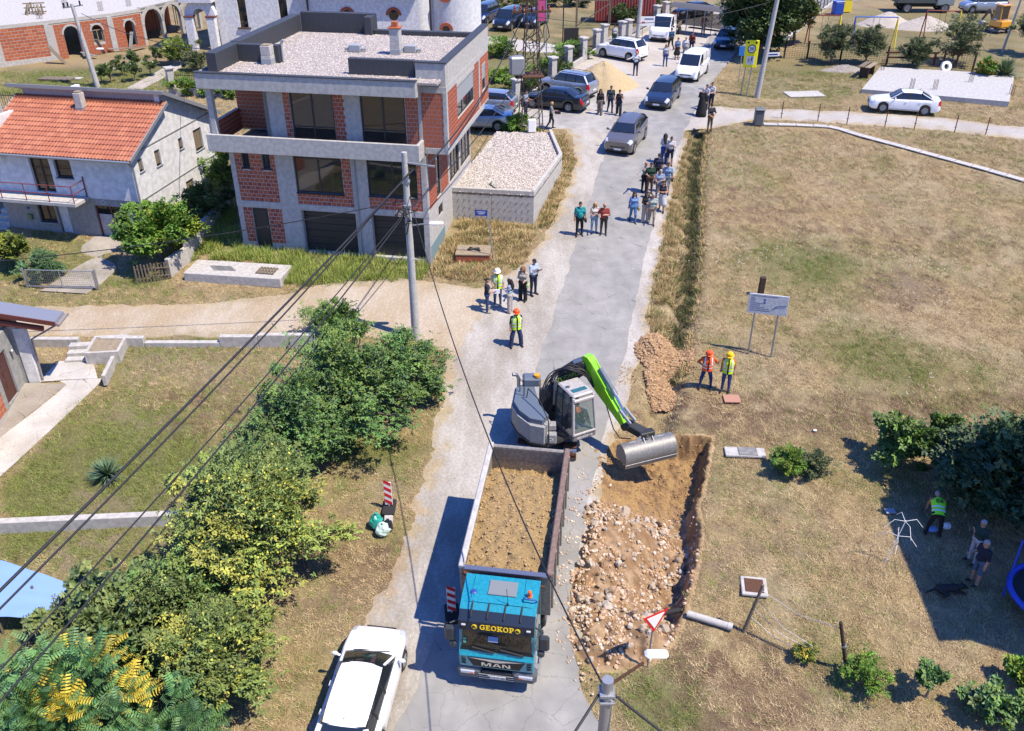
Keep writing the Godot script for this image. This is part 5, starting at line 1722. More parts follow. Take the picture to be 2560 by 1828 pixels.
func build_flatbed() -> void:
	var o := car("flatbed_van", "white cab flatbed van parked at the churchyard gate", V(13.28,4.95,-83.71),V(15.8,5.01,-89.76), "van", K(0.8,0.8,0.8), {"L": 3.0, "W": 1.95, "H": 2.05, "R": 0.34, "wf": 0.75, "wr": -3.0, "top": [[1.5,0.7],[1.42,0.95],[1.2,1.1],[0.75,1.2],[-1.35,1.22],[-1.45,1.2],[-1.5,0.8]], "ws": 0.85, "rf": 0.2, "rb": -1.3, "rg": -1.42, "cuts": [0.5,-0.5,-1.2,-1.35], "metal": 0.0, "body_mirror": false})
	var g := N()
	g.cbox(V(-1.0,0.75,-4.6),V(1.0,0.87,-1.6),0.02)
	part("load_floor", g, M.wood, o)
	for q in [[V(-1.03,0.88,-4.6),V(-1.0,1.25,-1.6)],[V(1.0,0.88,-4.6),V(1.03,1.25,-1.6)],[V(-1.0,0.88,-4.63),V(1.0,1.25,-4.6)]]:
		var b := N(); b.cbox(q[0], q[1],0.008)
		part("drop_side", b, M.wood, o)

func build_far_lorry() -> void:
	var a := V(46.04,5.11,-99.86); var b := V(41.17,5.1,-99.39)
	var o := thing("parked_lorry", "dark green grey lorry parked past the playground sand heaps", "lorry", (a + b) * 0.5,88.0)
	var c := N(); c.cbox(V(-1.1,0.7,0.9),V(1.1,2.7,2.8),0.12)
	part("cab", c, paint(K(0.2,0.25,0.28),0.0), o)
	var ws := N(); ws.cbox(V(-1.0,1.7,2.78),V(1.0,2.5,2.815)); ws.cbox(V(1.09,1.7,1.4),V(1.115,2.45,2.6)); ws.cbox(V(-1.115,1.7,1.4),V(-1.09,2.45,2.6))
	part("cab_windows", ws, M.glass_dark, o)
	var bd := N(); bd.cbox(V(-1.15,0.95,-3.2),V(1.15,1.9,0.7),0.03)
	part("load_body", bd, plain(K(0.06,0.075,0.07),0.6), o)
	var fr := N(); fr.cbox(V(-0.4,0.5,-3.0),V(0.4,0.8,2.6))
	part("chassis", fr, M.black, o)
	for sd in [-1.0,1.0]:
		for z in [1.9,-2.0]: wheel(o, V(0.95 * sd, 0.48, z),0.48,0.3, sd)

# ---------------------------------------------------------------- tipper truck
func build_truck() -> void:
	var o := thing("tipper_truck", "turquoise tipper truck loaded with yellow brown soil", "truck")
	var f := V(sin(deg_to_rad(-8.5)),0, cos(deg_to_rad(-8.5)))
	var front := V(-0.42,0,-17.0)
	var a := front - f * 1.0; var b := front - f * 6.0
	a.y = land(a.z); b.y = land(b.z)
	var bs := slope_basis(a - b)
	o.transform = Transform3D(bs, a + (a - b).normalized() * 1.0 + V(0,0.035,0))
	# local: nose at z = 0, tail at z = -7.2
	var teal := paint(K(0.02,0.36,0.47),0.1)
	teal.albedo_texture = T.grain; teal.uv1_triplanar = true
	var dark := plain(K(0.035,0.04,0.045),0.5)
	var W := 1.06
	var cab := N()
	# cab outline from the side (z, y), pushed across
	var side := [W(-1.62,0.95),W(-0.06,0.95),W(-0.02,1.45),W(-0.12,1.62),W(-0.36,2.62),W(-0.5,2.82),W(-0.72,2.92),W(-1.62,2.97)]
	cab.prism(side, V(-W, 0,0),Vector3.BACK, Vector3.UP, V(W * 2,0,0))
	part("cab", cab, teal, o)
	var rfp := N()
	var rows := []
	for j in 7:
		var row := []
		for i in 9:
			var u := i / 4.0 - 1.0
			row.append(V(u * W * 0.99,2.965 - 0.03 * pow(absf(u),6.0) - 0.01 * (j - 3) * (j - 3) / 3.0 + 0.012 * (1.0 if absf(u) < 0.8 else 0.0),-1.6 + j * 0.15))
		rows.append(row)
	rfp.sheet(rows, false, true)
	part("roof_panel", rfp, teal, o)
	var ht := N(); ht.box(V(0.05,3.0,-1.2),V(0.8,0.03,0.5),0.012)
	part("roof_hatch", ht, plain(K(0.17,0.19,0.2),0.6), o)
	var rv := N(); rv.lathe(V(-0.75,2.96,-1.0),[W(0.09,0),W(0.09,0.03),W(0.05,0.05),W(0,0.05)],14)
	part("roof_vent", rv, M.blue_plate, o)
	for x in [-0.86,0.75]:
		var rib := N(); rib.box(V(x * 0.9,2.99,-1.2),V(0.025,0.02,0.75),0.006)
		part("roof_rib", rib, teal, o)
	# beacon with its guard
	var bc := Node3D.new(); bc.name = "beacon"; o.add_child(bc)
	var b1 := N(); b1.lathe(V(0.82,2.97,-1.05),[W(0.075,0),W(0.075,0.04),W(0.06,0.05),W(0.055,0.2),W(0.03,0.23),W(0,0.235)],14)
	part("lens", b1, M.orange_lens, bc)
	var b2 := N(); b2.tube([V(0.68,2.97,-0.95),V(0.68,3.08,-0.9),V(0.72,3.1,-0.84),V(1.0,3.1,-0.84),V(1.04,2.97,-0.9)],0.022,6)
	part("guard", b2, M.blue_plate, bc)
	# sun visor with the name
	var vz := N()
	var vb := [W(-0.5,2.84),W(-0.2,2.72),W(-0.12,2.42),W(-0.17,2.42),W(-0.25,2.68),W(-0.5,2.78)]
	vz.prism(vb, V(-W * 0.99,0,0),Vector3.BACK, Vector3.UP, V(W * 1.98,0,0))
	var visor := part("sun_visor", vz, plain(K(0.012,0.02,0.035),0.3), o)
	var tb := Basis(Vector3.RIGHT, deg_to_rad(-15.0))
	var ym := plain(K(0.85,0.6,0.02),0.5)
	text(visor, "name_lettering", "GEOKOP", 0.22,0.01, ym, V(0.02,2.58,-0.148), tb, "Droid Serif", true)
	for x in [-0.6,0.6]:
		var em := N(); em.lathe(V(x, 2.57,-0.155),[W(0.075,0),W(0.075,0.012),W(0.0,0.013)],16, tb * Vector3.BACK)
		var emo := part("emblem", em, ym, visor)
		var e2 := N(); e2.lathe(V(x - 0.02,2.58,-0.14),[W(0.04,0),W(0.04,0.006),W(0.0,0.007)],10, tb * Vector3.BACK); e2.box(V(x + 0.03,2.555,-0.136),V(0.03,0.05,0.01),0.0, tb)
		part("emblem_mark", e2, M.black, emo)
	for k in 4:
		var br := N(); br.bar(V(-0.72 + k * 0.46,2.94,-0.75),V(-0.72 + k * 0.46,2.8,-0.28),0.04,0.03,0.006)
		part("visor_bracket", br, M.black, o)
	for x in [-0.9,0.9]:
		var ml := N(); ml.box(V(x * 1.0,2.62,-0.15),V(0.12,0.05,0.05),0.01)
		part("marker_lamp", ml, M.lamp_clear, visor)
	var an := N(); an.tube([V(0.25,2.94,-0.72),V(0.22,3.5,-0.8)],0.008,4); an.lathe(V(0.25,2.93,-0.72),[W(0.04,0),W(0.02,0.06),W(0,0.06)],8)
	part("aerial", an, M.black, o)
	# windscreen, dash card, wipers
	var ws := N(); ws.quad(V(-W * 0.93,1.66,-0.115),V(W * 0.93,1.66,-0.115),V(W * 0.9,2.58,-0.335),V(-W * 0.9,2.58,-0.335))
	part("windscreen", ws, M.glass_dark, o)
	var fr := N(); fr.quad(V(-W * 0.99,1.56,-0.085),V(W * 0.99,1.56,-0.085),V(W * 0.94,1.68,-0.108),V(-W * 0.94,1.68,-0.108))
	part("scuttle", fr, M.black, o)
	var cd := N(); cd.box(V(-0.1,2.05,-0.19),V(0.28,0.16,0.012),0.0, Basis(Vector3.RIGHT, deg_to_rad(-13.0)))
	var cdo := part("dash_card", cd, plain(K(0.1,0.25,0.5),0.5), o)
	var cd2 := N(); cd2.box(V(-0.1,1.955,-0.168),V(0.28,0.035,0.012),0.0, Basis(Vector3.RIGHT, deg_to_rad(-13.0)))
	part("card_edge", cd2, M.white, cdo)
	for k in 2:
		var st := N(); st.box(V(-0.9,1.85 + k * 0.11,-0.148 - k * 0.02),V(0.08,0.08,0.008),0.0, Basis(Vector3.RIGHT, deg_to_rad(-13.0)))
		part("sticker", st, plain(K(0.1,0.4,0.3),0.5), o)
	for q in [[-0.7,-0.05],[0.1,0.78]]:
		var wp := N(); wp.bar(V(q[0],1.72,-0.09),V(q[1],1.6,-0.05),0.05,0.04,0.01); wp.bar(V(q[1],1.6,-0.05),V(q[0] + 0.25,1.62,-0.06),0.03,0.03)
		part("wiper", wp, M.black, o)
	# front panel, grille, lettering
	var fp := N(); fp.box(V(0,1.22,-0.02),V(W * 2.02,0.56,0.1),0.04)
	part("front_panel", fp, teal, o)
	var gr := N()
	gr.prism([W(-0.82,1.42),W(0.82,1.42),W(0.66,1.04),W(-0.66,1.04)],V(0,0,0.0),Vector3.RIGHT, Vector3.UP, V(0,0,0.05))
	var gro := part("grille", gr, M.black, o)
	var gc := N(); gc.prism([W(-0.8,1.43),W(0.8,1.43),W(0.3,1.36),W(0.1,1.31),W(-0.1,1.31),W(-0.3,1.36)],V(0,0,0.048),Vector3.RIGHT, Vector3.UP, V(0,0,0.015))
	part("grille_bar", gc, M.chrome, gro)
	text(gro, "maker_lettering", "MAN", 0.26,0.015, M.chrome, V(0,1.19,0.06), Basis.from_scale(V(1.45,0.85,1)), "Droid Sans", true)
	for sd in [-1.0,1.0]:
		for k in 3:
			var lv := N(); lv.box(V(0.93 * sd, 1.12 + k * 0.12,0.035),V(0.14,0.06,0.03),0.008, Basis(Vector3.BACK, 0.35 * sd))
			part("side_louvre", lv, M.black, o)
		var bm := N(); bm.box(V(0.78 * sd, 0.68,-0.1),V(0.72,0.46,0.4),0.1)
		part("bumper_corner", bm, plain(K(0.08,0.09,0.1),0.5), o)
		var hl := N(); hl.box(V(0.83 * sd, 0.78,0.085),V(0.42,0.15,0.06),0.03)
		part("headlight", hl, M.lamp_clear, o)
		var il := N(); il.box(V(0.7 * sd, 0.77,0.112),V(0.1,0.06,0.02),0.01)
		part("indicator", il, M.orange_lens, o)
		# mirrors
		var mr := N()
		mr.box(V(1.32 * sd, 2.12,-0.2),V(0.3,0.62,0.16),0.06)
		mr.box(V(1.24 * sd, 1.68,-0.16),V(0.2,0.24,0.16),0.05)
		mr.tube([V(1.05 * sd, 2.5,-0.4),V(1.3 * sd, 2.5,-0.24)],0.025,6)
		part("mirror", mr, dark, o)
		var dw := N(); dw.prism([W(-1.3,1.75),W(-0.35,1.75),W(-0.5,2.5),W(-1.3,2.55)],V(W * sd, 0,0),Vector3.BACK, Vector3.UP, V(0.008 * sd, 0,0))
		part("side_window", dw, M.glass_dark, o)
		var dr := N(); dr.prism([W(-1.36,1.0),W(-0.28,1.0),W(-0.3,1.7),W(-1.36,1.7)],V(W * sd, 0,0),Vector3.BACK, Vector3.UP, V(0.006 * sd, 0,0))
		var dd := part("door", dr, teal, o)
		var dh := N(); dh.box(V((W + 0.02) * sd, 1.5,-1.15),V(0.03,0.05,0.2),0.01)
		part("handle", dh, dark, dd)
		for k in 3:
			var sp := N(); sp.box(V((1.02 + 0.03 * k) * sd, 0.95 - k * 0.26,-0.55),V(0.2,0.035,0.5),0.01)
			part("step", sp, M.galv, o)
		var fd := N()
		var ar := []
		for k in 9: ar.append(W(-1.05 + 0.62 * cos(PI * k / 8.0),0.5 + 0.58 * sin(PI * k / 8.0)))
		for k in 9: ar.append(W(-1.05 + 0.56 * cos(PI * (8 - k) / 8.0),0.5 + 0.52 * sin(PI * (8 - k) / 8.0)))
		fd.prism(ar, V(0.72 * sd, 0,0),Vector3.BACK, Vector3.UP, V(0.42 * sd, 0,0))
		part("mudguard", fd, dark, o)
		for z in [-1.05,-2.5,-5.3,-6.5]: wheel(o, V(0.98 * sd, 0.5, z),0.5,0.32, sd)
		# side gear below the body
		var tk := N(); tk.box(V(0.95 * sd, 0.8,-3.9),V(0.5,0.5,1.2),0.08)
		part("fuel_tank", tk, M.galv, o)
	var bb := N(); bb.box(V(0,0.66,-0.08),V(0.9,0.36,0.3),0.05)
	part("bumper", bb, M.black, o)
	for k in 3:
		var bl := N(); bl.tube([V(-0.5,0.56 + k * 0.09,0.09),V(0.5,0.56 + k * 0.09,0.09)],0.014,5)
		part("bumper_bar", bl, M.galv, o)
	var np := N(); np.box(V(0.02,0.68,0.12),V(0.52,0.12,0.012),0.003)
	var npo := part("number_plate", np, M.plate, o)
	var ns := N(); ns.box(V(-0.215,0.68,0.128),V(0.05,0.11,0.004))
	part("country_strip", ns, M.blue_plate, npo)
	text(npo, "plate_lettering", "E74-O-604", 0.115,0.004, M.black, V(0.05,0.68,0.13))
	# chassis
	var ch := N()
	for sd in [-1.0,1.0]: ch.cbox(V(0.38 * sd - 0.05,0.75,-7.1),V(0.38 * sd + 0.05,1.05,-0.3))
	part("chassis", ch, M.black, o)
	var gear := N(); gear.cbox(V(-0.85,0.9,-1.8),V(0.85,2.1,-1.63),0.03)
	part("bulkhead", gear, dark, o)
	# tipping body
	var X := 1.31; var z0 := -1.85; var z1 := -7.05; var y0 := 1.25; var y1 := 2.9
	var bm2 := mat("body_steel", K(0.42,0.39,0.34),0.6,0.35, "blotch", 0.9)
	var tipper := Node3D.new(); tipper.name = "tipping_body"; o.add_child(tipper)
	var fl := N(); fl.cbox(V(-X, y0 - 0.12, z1),V(X, y0, z0))
	part("floor", fl, bm2, tipper)
	for sd in [-1.0,1.0]:
		var sw := N(); sw.cbox(V(X * sd, y0 - 0.12, z1),V((X - 0.06) * sd, y1, z0),0.008)
		part("side_wall", sw, bm2, tipper)
		var rail := N(); rail.cbox(V((X + 0.05) * sd, y1 - 0.04, z1 - 0.05),V((X - 0.13) * sd, y1 + 0.12, z0 + 0.02),0.03)
		part("top_rail", rail, M.concrete_white if sd < 0 else mat("rail_rust", K(0.3,0.2,0.16),0.7,0.2, "blotch", 1.0), tipper)
		for k in 7:
			var rb := N(); rb.box(V((X + 0.03) * sd, (y0 + y1) * 0.5, lerpf(z0 - 0.2, z1 + 0.2, k / 6.0)),V(0.08, y1 - y0 - 0.05,0.1),0.015)
			part("side_rib", rb, bm2, tipper)
	var hb := N(); hb.cbox(V(-X + 0.06, y0, z0 - 0.07),V(X - 0.06, y1 - 0.05, z0),0.008)
	part("head_board", hb, bm2, tipper)
	var hr := N(); hr.cbox(V(-X + 0.1, y1 - 0.05, z0 - 0.1),V(X - 0.1, y1 + 0.05, z0 + 0.06),0.02)
	part("head_rail", hr, M.steel, tipper)
	var tg := N(); tg.cbox(V(-X + 0.06, y0, z1),V(X - 0.06, y1 - 0.1, z1 + 0.07),0.01); tg.cbox(V(-X + 0.06, y1 - 0.1, z1 - 0.04),V(X - 0.06, y1 + 0.05, z1 + 0.1),0.03)
	part("tail_gate", tg, bm2, tipper)
	var sh := N(); sh.tube([V(-1.2,2.72, z0 + 0.14),V(1.15,2.6, z0 + 0.14)],0.035,8); sh.tube([V(-1.25,2.85, z0 + 0.1),V(-0.7,2.7, z0 + 0.16)],0.05,8)
	part("cover_roller", sh, M.rust, tipper)
	# the load
	var lr := []
	for j in 60:
		var row := []
		for i in 30:
			var x := lerpf(-X + 0.07, X - 0.07, i / 29.0); var z := lerpf(z0 - 0.08, z1 + 0.08, j / 59.0)
			var t := j / 59.0
			var y := y1 - 0.5 + 0.28 * sin(PI * clampf(t * 1.05,0,1)) * (1.0 - 0.5 * pow(absf(x) / X, 2.0)) - 0.5 * smoothstep(0.8,1.0, t)
			y += 0.13 * noise_b.get_noise_2d(x * 2.4, z * 2.4) + 0.09 * noise_b.get_noise_2d(x * 7.0, z * 7.0)
			row.append(V(x, y, z))
		lr.append(row)
	var lg := N()
	lg.col = K(0.37,0.255,0.115)
	lg.sheet(lr)
	var load_ := part("soil_load", lg, M.soil, o)
	load_.set_meta("label", "heaped yellow brown soil filling the tipping body")
	var xf := []; var cl := []
	for k in 4200:
		var i := rng.randi() % 30; var j := rng.randi() % 60
		var p: Vector3 = lr[j][i]
		p += V(rng.randf_range(-0.05,0.05),0, rng.randf_range(-0.05,0.05))
		var r := 0.008 + 0.045 * pow(rng.randf(),4.0)
		xf.append(Transform3D(Basis.from_euler(V(rng.randf() * TAU, rng.randf() * TAU, 0)).scaled(Vector3.ONE * r), p))
		cl.append(K(0.33,0.22,0.1).lerp(K(0.44,0.31,0.155), rng.randf()))
	scatter("soil_clods", clod(4), xf, cl, M.tint, load_).set_meta("kind", "stuff")

# ---------------------------------------------------------------- excavators
func track(parent: Node, c: Vector3, dir: Vector3, L: float, w: float, h: float) -> void:
	var tn := Node3D.new(); tn.name = "track"; parent.add_child(tn, true)
	tn.transform = Transform3D(slope_basis(dir), c)
	var core := N()
	core.cbox(V(-w * 0.3,0.14,-L * 0.42),V(w * 0.3, h - 0.14, L * 0.42),0.04)
	part("track_frame", core, M.grey_paint, tn)
	for e in [-1.0,1.0]:
		var sp := N(); sp.lathe(V(-w * 0.25, h * 0.5, e * (L * 0.5 - h * 0.5)),[W(0,0),W(h * 0.42,0),W(h * 0.42, w * 0.5),W(0, w * 0.5)],14,Vector3.RIGHT)
		part("sprocket", sp, M.rust, tn)
	var sh := N(); sh.box(Vector3.ZERO, V(w, 0.05,0.13),0.01); sh.box(V(0,0.035,0),V(w * 0.96,0.025,0.03))
	var shm := sh.mesh()
	var r := h * 0.5
	var straight := L - h
	var per := 2.0 * straight + TAU * r
	var n := int(per / 0.155)
	for k in n:
		var s := per * k / n
		var p := Vector3.ZERO; var ang := 0.0
		if s < straight: p = V(0, h, -straight * 0.5 + s)
		elif s < straight + PI * r:
			var a := (s - straight) / r
			p = V(0, r + cos(a) * r, straight * 0.5 + sin(a) * r); ang = a
		elif s < 2.0 * straight + PI * r: p = V(0,0, straight * 0.5 - (s - straight - PI * r)); ang = PI
		else:
			var a := (s - 2.0 * straight - PI * r) / r
			p = V(0, r - cos(a) * r, -straight * 0.5 - sin(a) * r); ang = PI + a
		var so := part("track_shoe", shm, M.rust if k % 3 else M.steel, tn)
		so.transform = Transform3D(Basis(Vector3.RIGHT, ang), p)

func build_excavator() -> void:
	var G0 := V(1.45, land(-27.4),-27.4)
	var o := thing("excavator", "grey and lime green tracked excavator with a wide ditching bucket over the pit", "excavator", G0)
	var P := func(x: float, h: float, z: float) -> Vector3: return V(x - G0.x, h, z - G0.z)
	var grey := mat("machine_grey", K(0.42,0.42,0.41),0.6,0.0, "blotch", 1.5)
	var slate := plain(K(0.1,0.13,0.17),0.5)
	var lime := paint(K(0.22,0.55,0.01),0.0)
	var dark := mat("machine_dark", K(0.035,0.037,0.036),0.55,0.0, "grain", 2.0)
	track(o, P.call(0.55,-0.02,-27.6),V(-0.1,0.12 * -0.99,0.99),3.2,0.5,0.66)
	track(o, P.call(2.3,-0.02,-27.9),V(-0.1,0.12 * -0.99,0.99),3.2,0.5,0.66)
	var uc := N(); uc.cbox(P.call(0.7,0.25,-28.4), P.call(2.2,0.6,-27.0),0.06); uc.lathe(P.call(1.45,0.6,-27.4),[W(0.6,0),W(0.6,0.22),W(0,0.22)],18)
	part("undercarriage", uc, dark, o)
	var deck := N()
	deck.prism([W(0.15,-28.5),W(0.05,-27.2),W(0.75,-26.1),W(1.3,-25.95),W(2.2,-26.5),W(3.0,-26.9),W(2.9,-28.2),W(2.0,-28.9),W(0.8,-28.9)], P.call(0,0.8,0),Vector3.RIGHT, Vector3.BACK, V(0,0.14,0))
	part("deck", deck, dark, o)
	# engine housing and counterweight at the left
	var cwp := [W(0.12,-28.6),W(-0.02,-27.35),W(0.22,-26.65),W(0.66,-26.05),W(1.15,-25.88),W(1.42,-26.3),W(1.05,-27.1),W(0.85,-28.75)]
	var cw := N(); cw.prism(cwp, P.call(0,0.95,0),Vector3.RIGHT, Vector3.BACK, V(0,0.75,0))
	part("counterweight", cw, grey, o)
	var top := []
	var cen := W(0.7,-27.3)
	for q in cwp: top.append(q.lerp(cen, 0.13))
	var cwt := N(); cwt.prism(top, P.call(0,1.7,0),Vector3.RIGHT, Vector3.BACK, V(0,0.2,0))
	part("engine_hood", cwt, slate, o)
	var rim := N()
	for k in 5:
		var a: Vector2 = cwp[k]; var b: Vector2 = cwp[k + 1]
		rim.bar(P.call(a.x, 0.94, a.y), P.call(b.x, 0.94, b.y),0.06,0.06)
	part("bumper_strip", rim, M.black, o)
	var dc := N(); dc.quad(P.call(0.035,1.15,-27.2), P.call(0.195,1.15,-26.72), P.call(0.195,1.6,-26.72), P.call(0.035,1.6,-27.2))
	dc.quad(P.call(-0.015,1.1,-27.6), P.call(-0.035,1.1,-27.4), P.call(-0.035,1.62,-27.4), P.call(-0.015,1.62,-27.6))
	part("side_decal", dc, plain(K(0.17,0.24,0.05),0.5), o)
	var box := N(); box.cbox(P.call(1.2,0.95,-26.2), P.call(1.62,1.35,-25.95),0.03); box.cbox(P.call(1.2,1.35,-26.5), P.call(1.6,1.6,-26.2),0.03)
	var bx := part("tool_box", box, grey, o)
	text(bx, "box_lettering", "CX", 0.16,0.006, M.white, P.call(1.42,1.14,-25.945))
	# rear gear: exhaust, tank, filters
	var eg := N(); eg.box(P.call(0.75,2.05,-28.6),V(0.7,0.4,0.5),0.08)
	part("filter_housing", eg, slate, o)
	var ex := N(); ex.tube([P.call(0.25,1.8,-28.4), P.call(0.25,2.25,-28.4), P.call(0.18,2.4,-28.4), P.call(0.02,2.44,-28.35)],0.07,10)
	part("exhaust", ex, M.steel, o)
	var tn := N(); tn.box(P.call(1.45,1.55,-28.5),V(0.8,0.8,0.7),0.06)
	part("fuel_tank", tn, mat("tank_tan", K(0.42,0.36,0.27),0.6,0, "blotch", 1.5), o)
	var oc := N(); oc.lathe(P.call(0.95,2.25,-28.5),[W(0.12,0),W(0.12,0.1),W(0,0.11)],12)
	part("filler_cap", oc, plain(K(0.7,0.3,0.02),0.5), o)
	# hand rails
	for q in [[[0.3,1.9,-28.0],[0.3,2.45,-28.0],[0.45,2.45,-27.7],[0.45,1.9,-27.7]],[[0.55,1.9,-27.6],[0.6,2.35,-27.5],[1.0,2.3,-26.8],[1.3,1.95,-26.0],[1.35,0.95,-25.9]]]:
		var h := N()
		var pts := []
		for v in q: pts.append(P.call(v[0], v[1], v[2]))
		h.tube(pts, 0.02,6)
		part("hand_rail", h, M.black, o)
	# cab: front edge and back edge from the photograph
	var e := V(0.88,0,-0.47); var fw := V(0.47,0,0.88)
	var cb := Basis(e, Vector3.UP, fw)
	var cabn := Node3D.new(); cabn.name = "cab"; o.add_child(cabn)
	cabn.transform = Transform3D(cb.scaled_local(V(1,0.92,1)), P.call(2.33,0.86,-27.02))
	# cab space: x -0.5..0.5, y 0..2, z -0.65..0.65
	var skin := mat("cab_skin", K(0.55,0.52,0.49),0.5,0, "grain", 1.0)
	var lowp := N(); lowp.cbox(V(-0.5,0,-0.62),V(0.5,0.28,0.72),0.04)
	var lowo := part("cab_base", lowp, plain(K(0.16,0.15,0.145),0.6), cabn)
	text(lowo, "cab_lettering", "GEOKOP 14", 0.13,0.006, M.white, V(0.0,0.14,0.725))
	var rf := N(); rf.cbox(V(-0.44,1.9,-0.6),V(0.44,2.03,0.52),0.05)
	var rfo := part("cab_roof", rf, skin, cabn)
	var sk := N(); sk.box(V(0,2.035,0.2),V(0.62,0.02,0.22),0.008)
	part("skylight", sk, plain(K(0.03,0.12,0.14),0.05), rfo)
	var pil := [[V(-0.48,0.28,0.7),V(-0.42,1.93,0.5),0.11],[V(0.48,0.28,0.7),V(0.42,1.93,0.5),0.11],[V(-0.48,0.28,-0.1),V(-0.43,1.93,-0.15),0.08],[V(-0.47,0.28,-0.58),V(-0.42,1.93,-0.56),0.1],[V(0.47,0.28,-0.58),V(0.42,1.93,-0.56),0.1]]
	for q in pil:
		var pg := N(); pg.bar(q[0], q[1], q[2], q[2] * 0.8,0.02)
		part("cab_pillar", pg, skin if q[2] > 0.1 else dark, cabn)
	var ft := N(); ft.bar(V(-0.44,1.8,0.55),V(0.44,1.8,0.55),0.12,0.14,0.03); ft.bar(V(-0.48,0.32,0.71),V(0.48,0.32,0.71),0.08,0.1,0.02)
	part("front_frame", ft, skin, cabn)
	var gl := plain(K(0.12,0.22,0.2),0.03); gl.transparency = BaseMaterial3D.TRANSPARENCY_ALPHA; gl.albedo_color.a = 0.3
	var wq := [[V(-0.43,0.36,0.715),V(0.43,0.36,0.715),V(0.38,1.74,0.545),V(-0.38,1.74,0.545)],[V(-0.5,0.3,-0.08),V(-0.5,0.3,0.64),V(-0.445,1.88,0.46),V(-0.445,1.88,-0.12)],[V(0.5,0.3,0.64),V(0.5,0.3,-0.55),V(0.445,1.88,-0.52),V(0.445,1.88,0.46)],[V(-0.5,0.3,-0.55),V(-0.5,0.3,-0.12),V(-0.445,1.88,-0.14),V(-0.445,1.88,-0.52)]]
	for q in wq:
		var g := N(); g.quad(q[0], q[1], q[2], q[3])
		part("cab_window", g, gl, cabn)
	var seat := N(); seat.cbox(V(-0.25,0.3,-0.5),V(0.25,0.62,0.05),0.06); seat.cbox(V(-0.25,0.6,-0.55),V(0.25,1.25,-0.38),0.06)
	part("seat", seat, M.black, cabn)
	for x in [-0.3,0.3]:
		var ctl := N(); ctl.cbox(V(x - 0.07,0.3,-0.2),V(x + 0.07,0.75,0.2),0.03); ctl.tube([V(x, 0.75,0.12),V(x, 0.95,0.16)],0.025,6)
		part("control_console", ctl, M.black, cabn)
	# boom: dark near section, lime crown and stick
	var up := Vector3.UP
	var b0: Vector3 = P.call(1.55,1.15,-27.9); var b1: Vector3 = P.call(2.05,2.5,-28.1); var b2: Vector3 = P.call(2.78,3.05,-28.1)
	var bm := N()
	bm.bar(b0, b1 + (b1 - b0).normalized() * 0.15,0.42,0.55,0.04); bm.bar(b1, b2,0.4,0.5,0.04)
	var bmo := part("boom", bm, dark, o)
	var bt := N(); bt.prism([W(0,0),W(0.9,0.1),W(1.0,0.5),W(0.1,0.62)], P.call(1.75,2.3,-27.85),V(0.93,0.3,-0.2).normalized(),V(-0.15,0.95,-0.1).normalized(),V(0,0,-0.04))
	part("boom_plate", bt, dark, bmo)
	text(bmo, "boom_lettering", "ZOOMLION", 0.24,0.008, plain(K(0.16,0.3,0.03),0.6), P.call(2.25,2.75,-27.82), Basis(V(0.93,0.3,-0.2).normalized(),V(-0.3,0.93,-0.1).normalized(),V(0.16,0.15,0.97).normalized()))
	# stick: curved plate girder from the crown to the coupler
	var s0: Vector3 = P.call(2.8,3.12,-28.1); var s1: Vector3 = P.call(4.12,1.45,-26.75)
	var sx := (s1 - s0).normalized()
	var sn := sx.cross(up).normalized()            # across the stick
	var sy := sn.cross(sx).normalized()
	var Ls := s0.distance_to(s1)
	var prof := []
	for q in [[-0.28,0.0],[-0.26,0.2],[-0.12,0.32],[0.1,0.34],[0.5,0.26],[1.1,0.2],[Ls - 0.2,0.12],[Ls + 0.1,0.06],[Ls + 0.1,-0.12],[Ls - 0.3,-0.16],[1.2,-0.28],[0.6,-0.32],[0.2,-0.3],[-0.15,-0.22]]: prof.append(W(q[0], q[1]))
	var stg := N(); stg.prism(prof, s0 - sn * 0.17, sx, sy, sn * 0.34)
	var stick := part("stick", stg, lime, o)
	for e2 in [-1.0,1.0]:
		var fl := N()
		fl.bar(s0 + sy * 0.32 + sx * 0.1 + sn * 0.13 * e2, s0 + sx * 1.2 + sy * 0.22 + sn * 0.13 * e2,0.06,0.06,0.01)
		part("stick_rib", fl, lime, stick)
	for e2 in [[0.35, Ls - 0.35,0.3]]:
		var cy := N()
		cy.tube([s0 + sx * 0.45 + sy * 0.42, s0 + sx * 1.35 + sy * 0.38],0.085,10)
		part("bucket_cylinder", cy, slate, stick)
		var rd := N(); rd.tube([s0 + sx * 1.35 + sy * 0.38, s0 + sx * (Ls - 0.1) + sy * 0.22],0.05,8)
		part("piston_rod", rd, M.chrome, stick)
		var cf := N(); cf.tube([s0 + sx * 1.35 + sy * 0.38, s0 + sx * 1.6 + sy * 0.35],0.1,9)
		part("foil_sleeve", cf, M.steel, stick)
	var c2 := N(); c2.tube([P.call(1.75,2.7,-28.1), P.call(2.35,3.15,-28.1)],0.1,10)
	part("boom_cylinder", c2, dark, o)
	var c3 := N(); c3.tube([P.call(2.3,3.11,-28.1), P.call(2.62,3.25,-28.1)],0.12,9)
	part("foil_sleeve", c3, M.steel, o)
	for q in [[[1.6,1.6,-27.6],[1.62,2.6,-27.65]],[[2.02,2.1,-26.95],[2.02,2.75,-27.0]]]:
		var fs := N(); fs.tube([P.call(q[0][0], q[0][1], q[0][2]), P.call(q[1][0], q[1][1], q[1][2])],0.085,9)
		part("foil_sleeve", fs, M.steel, o)
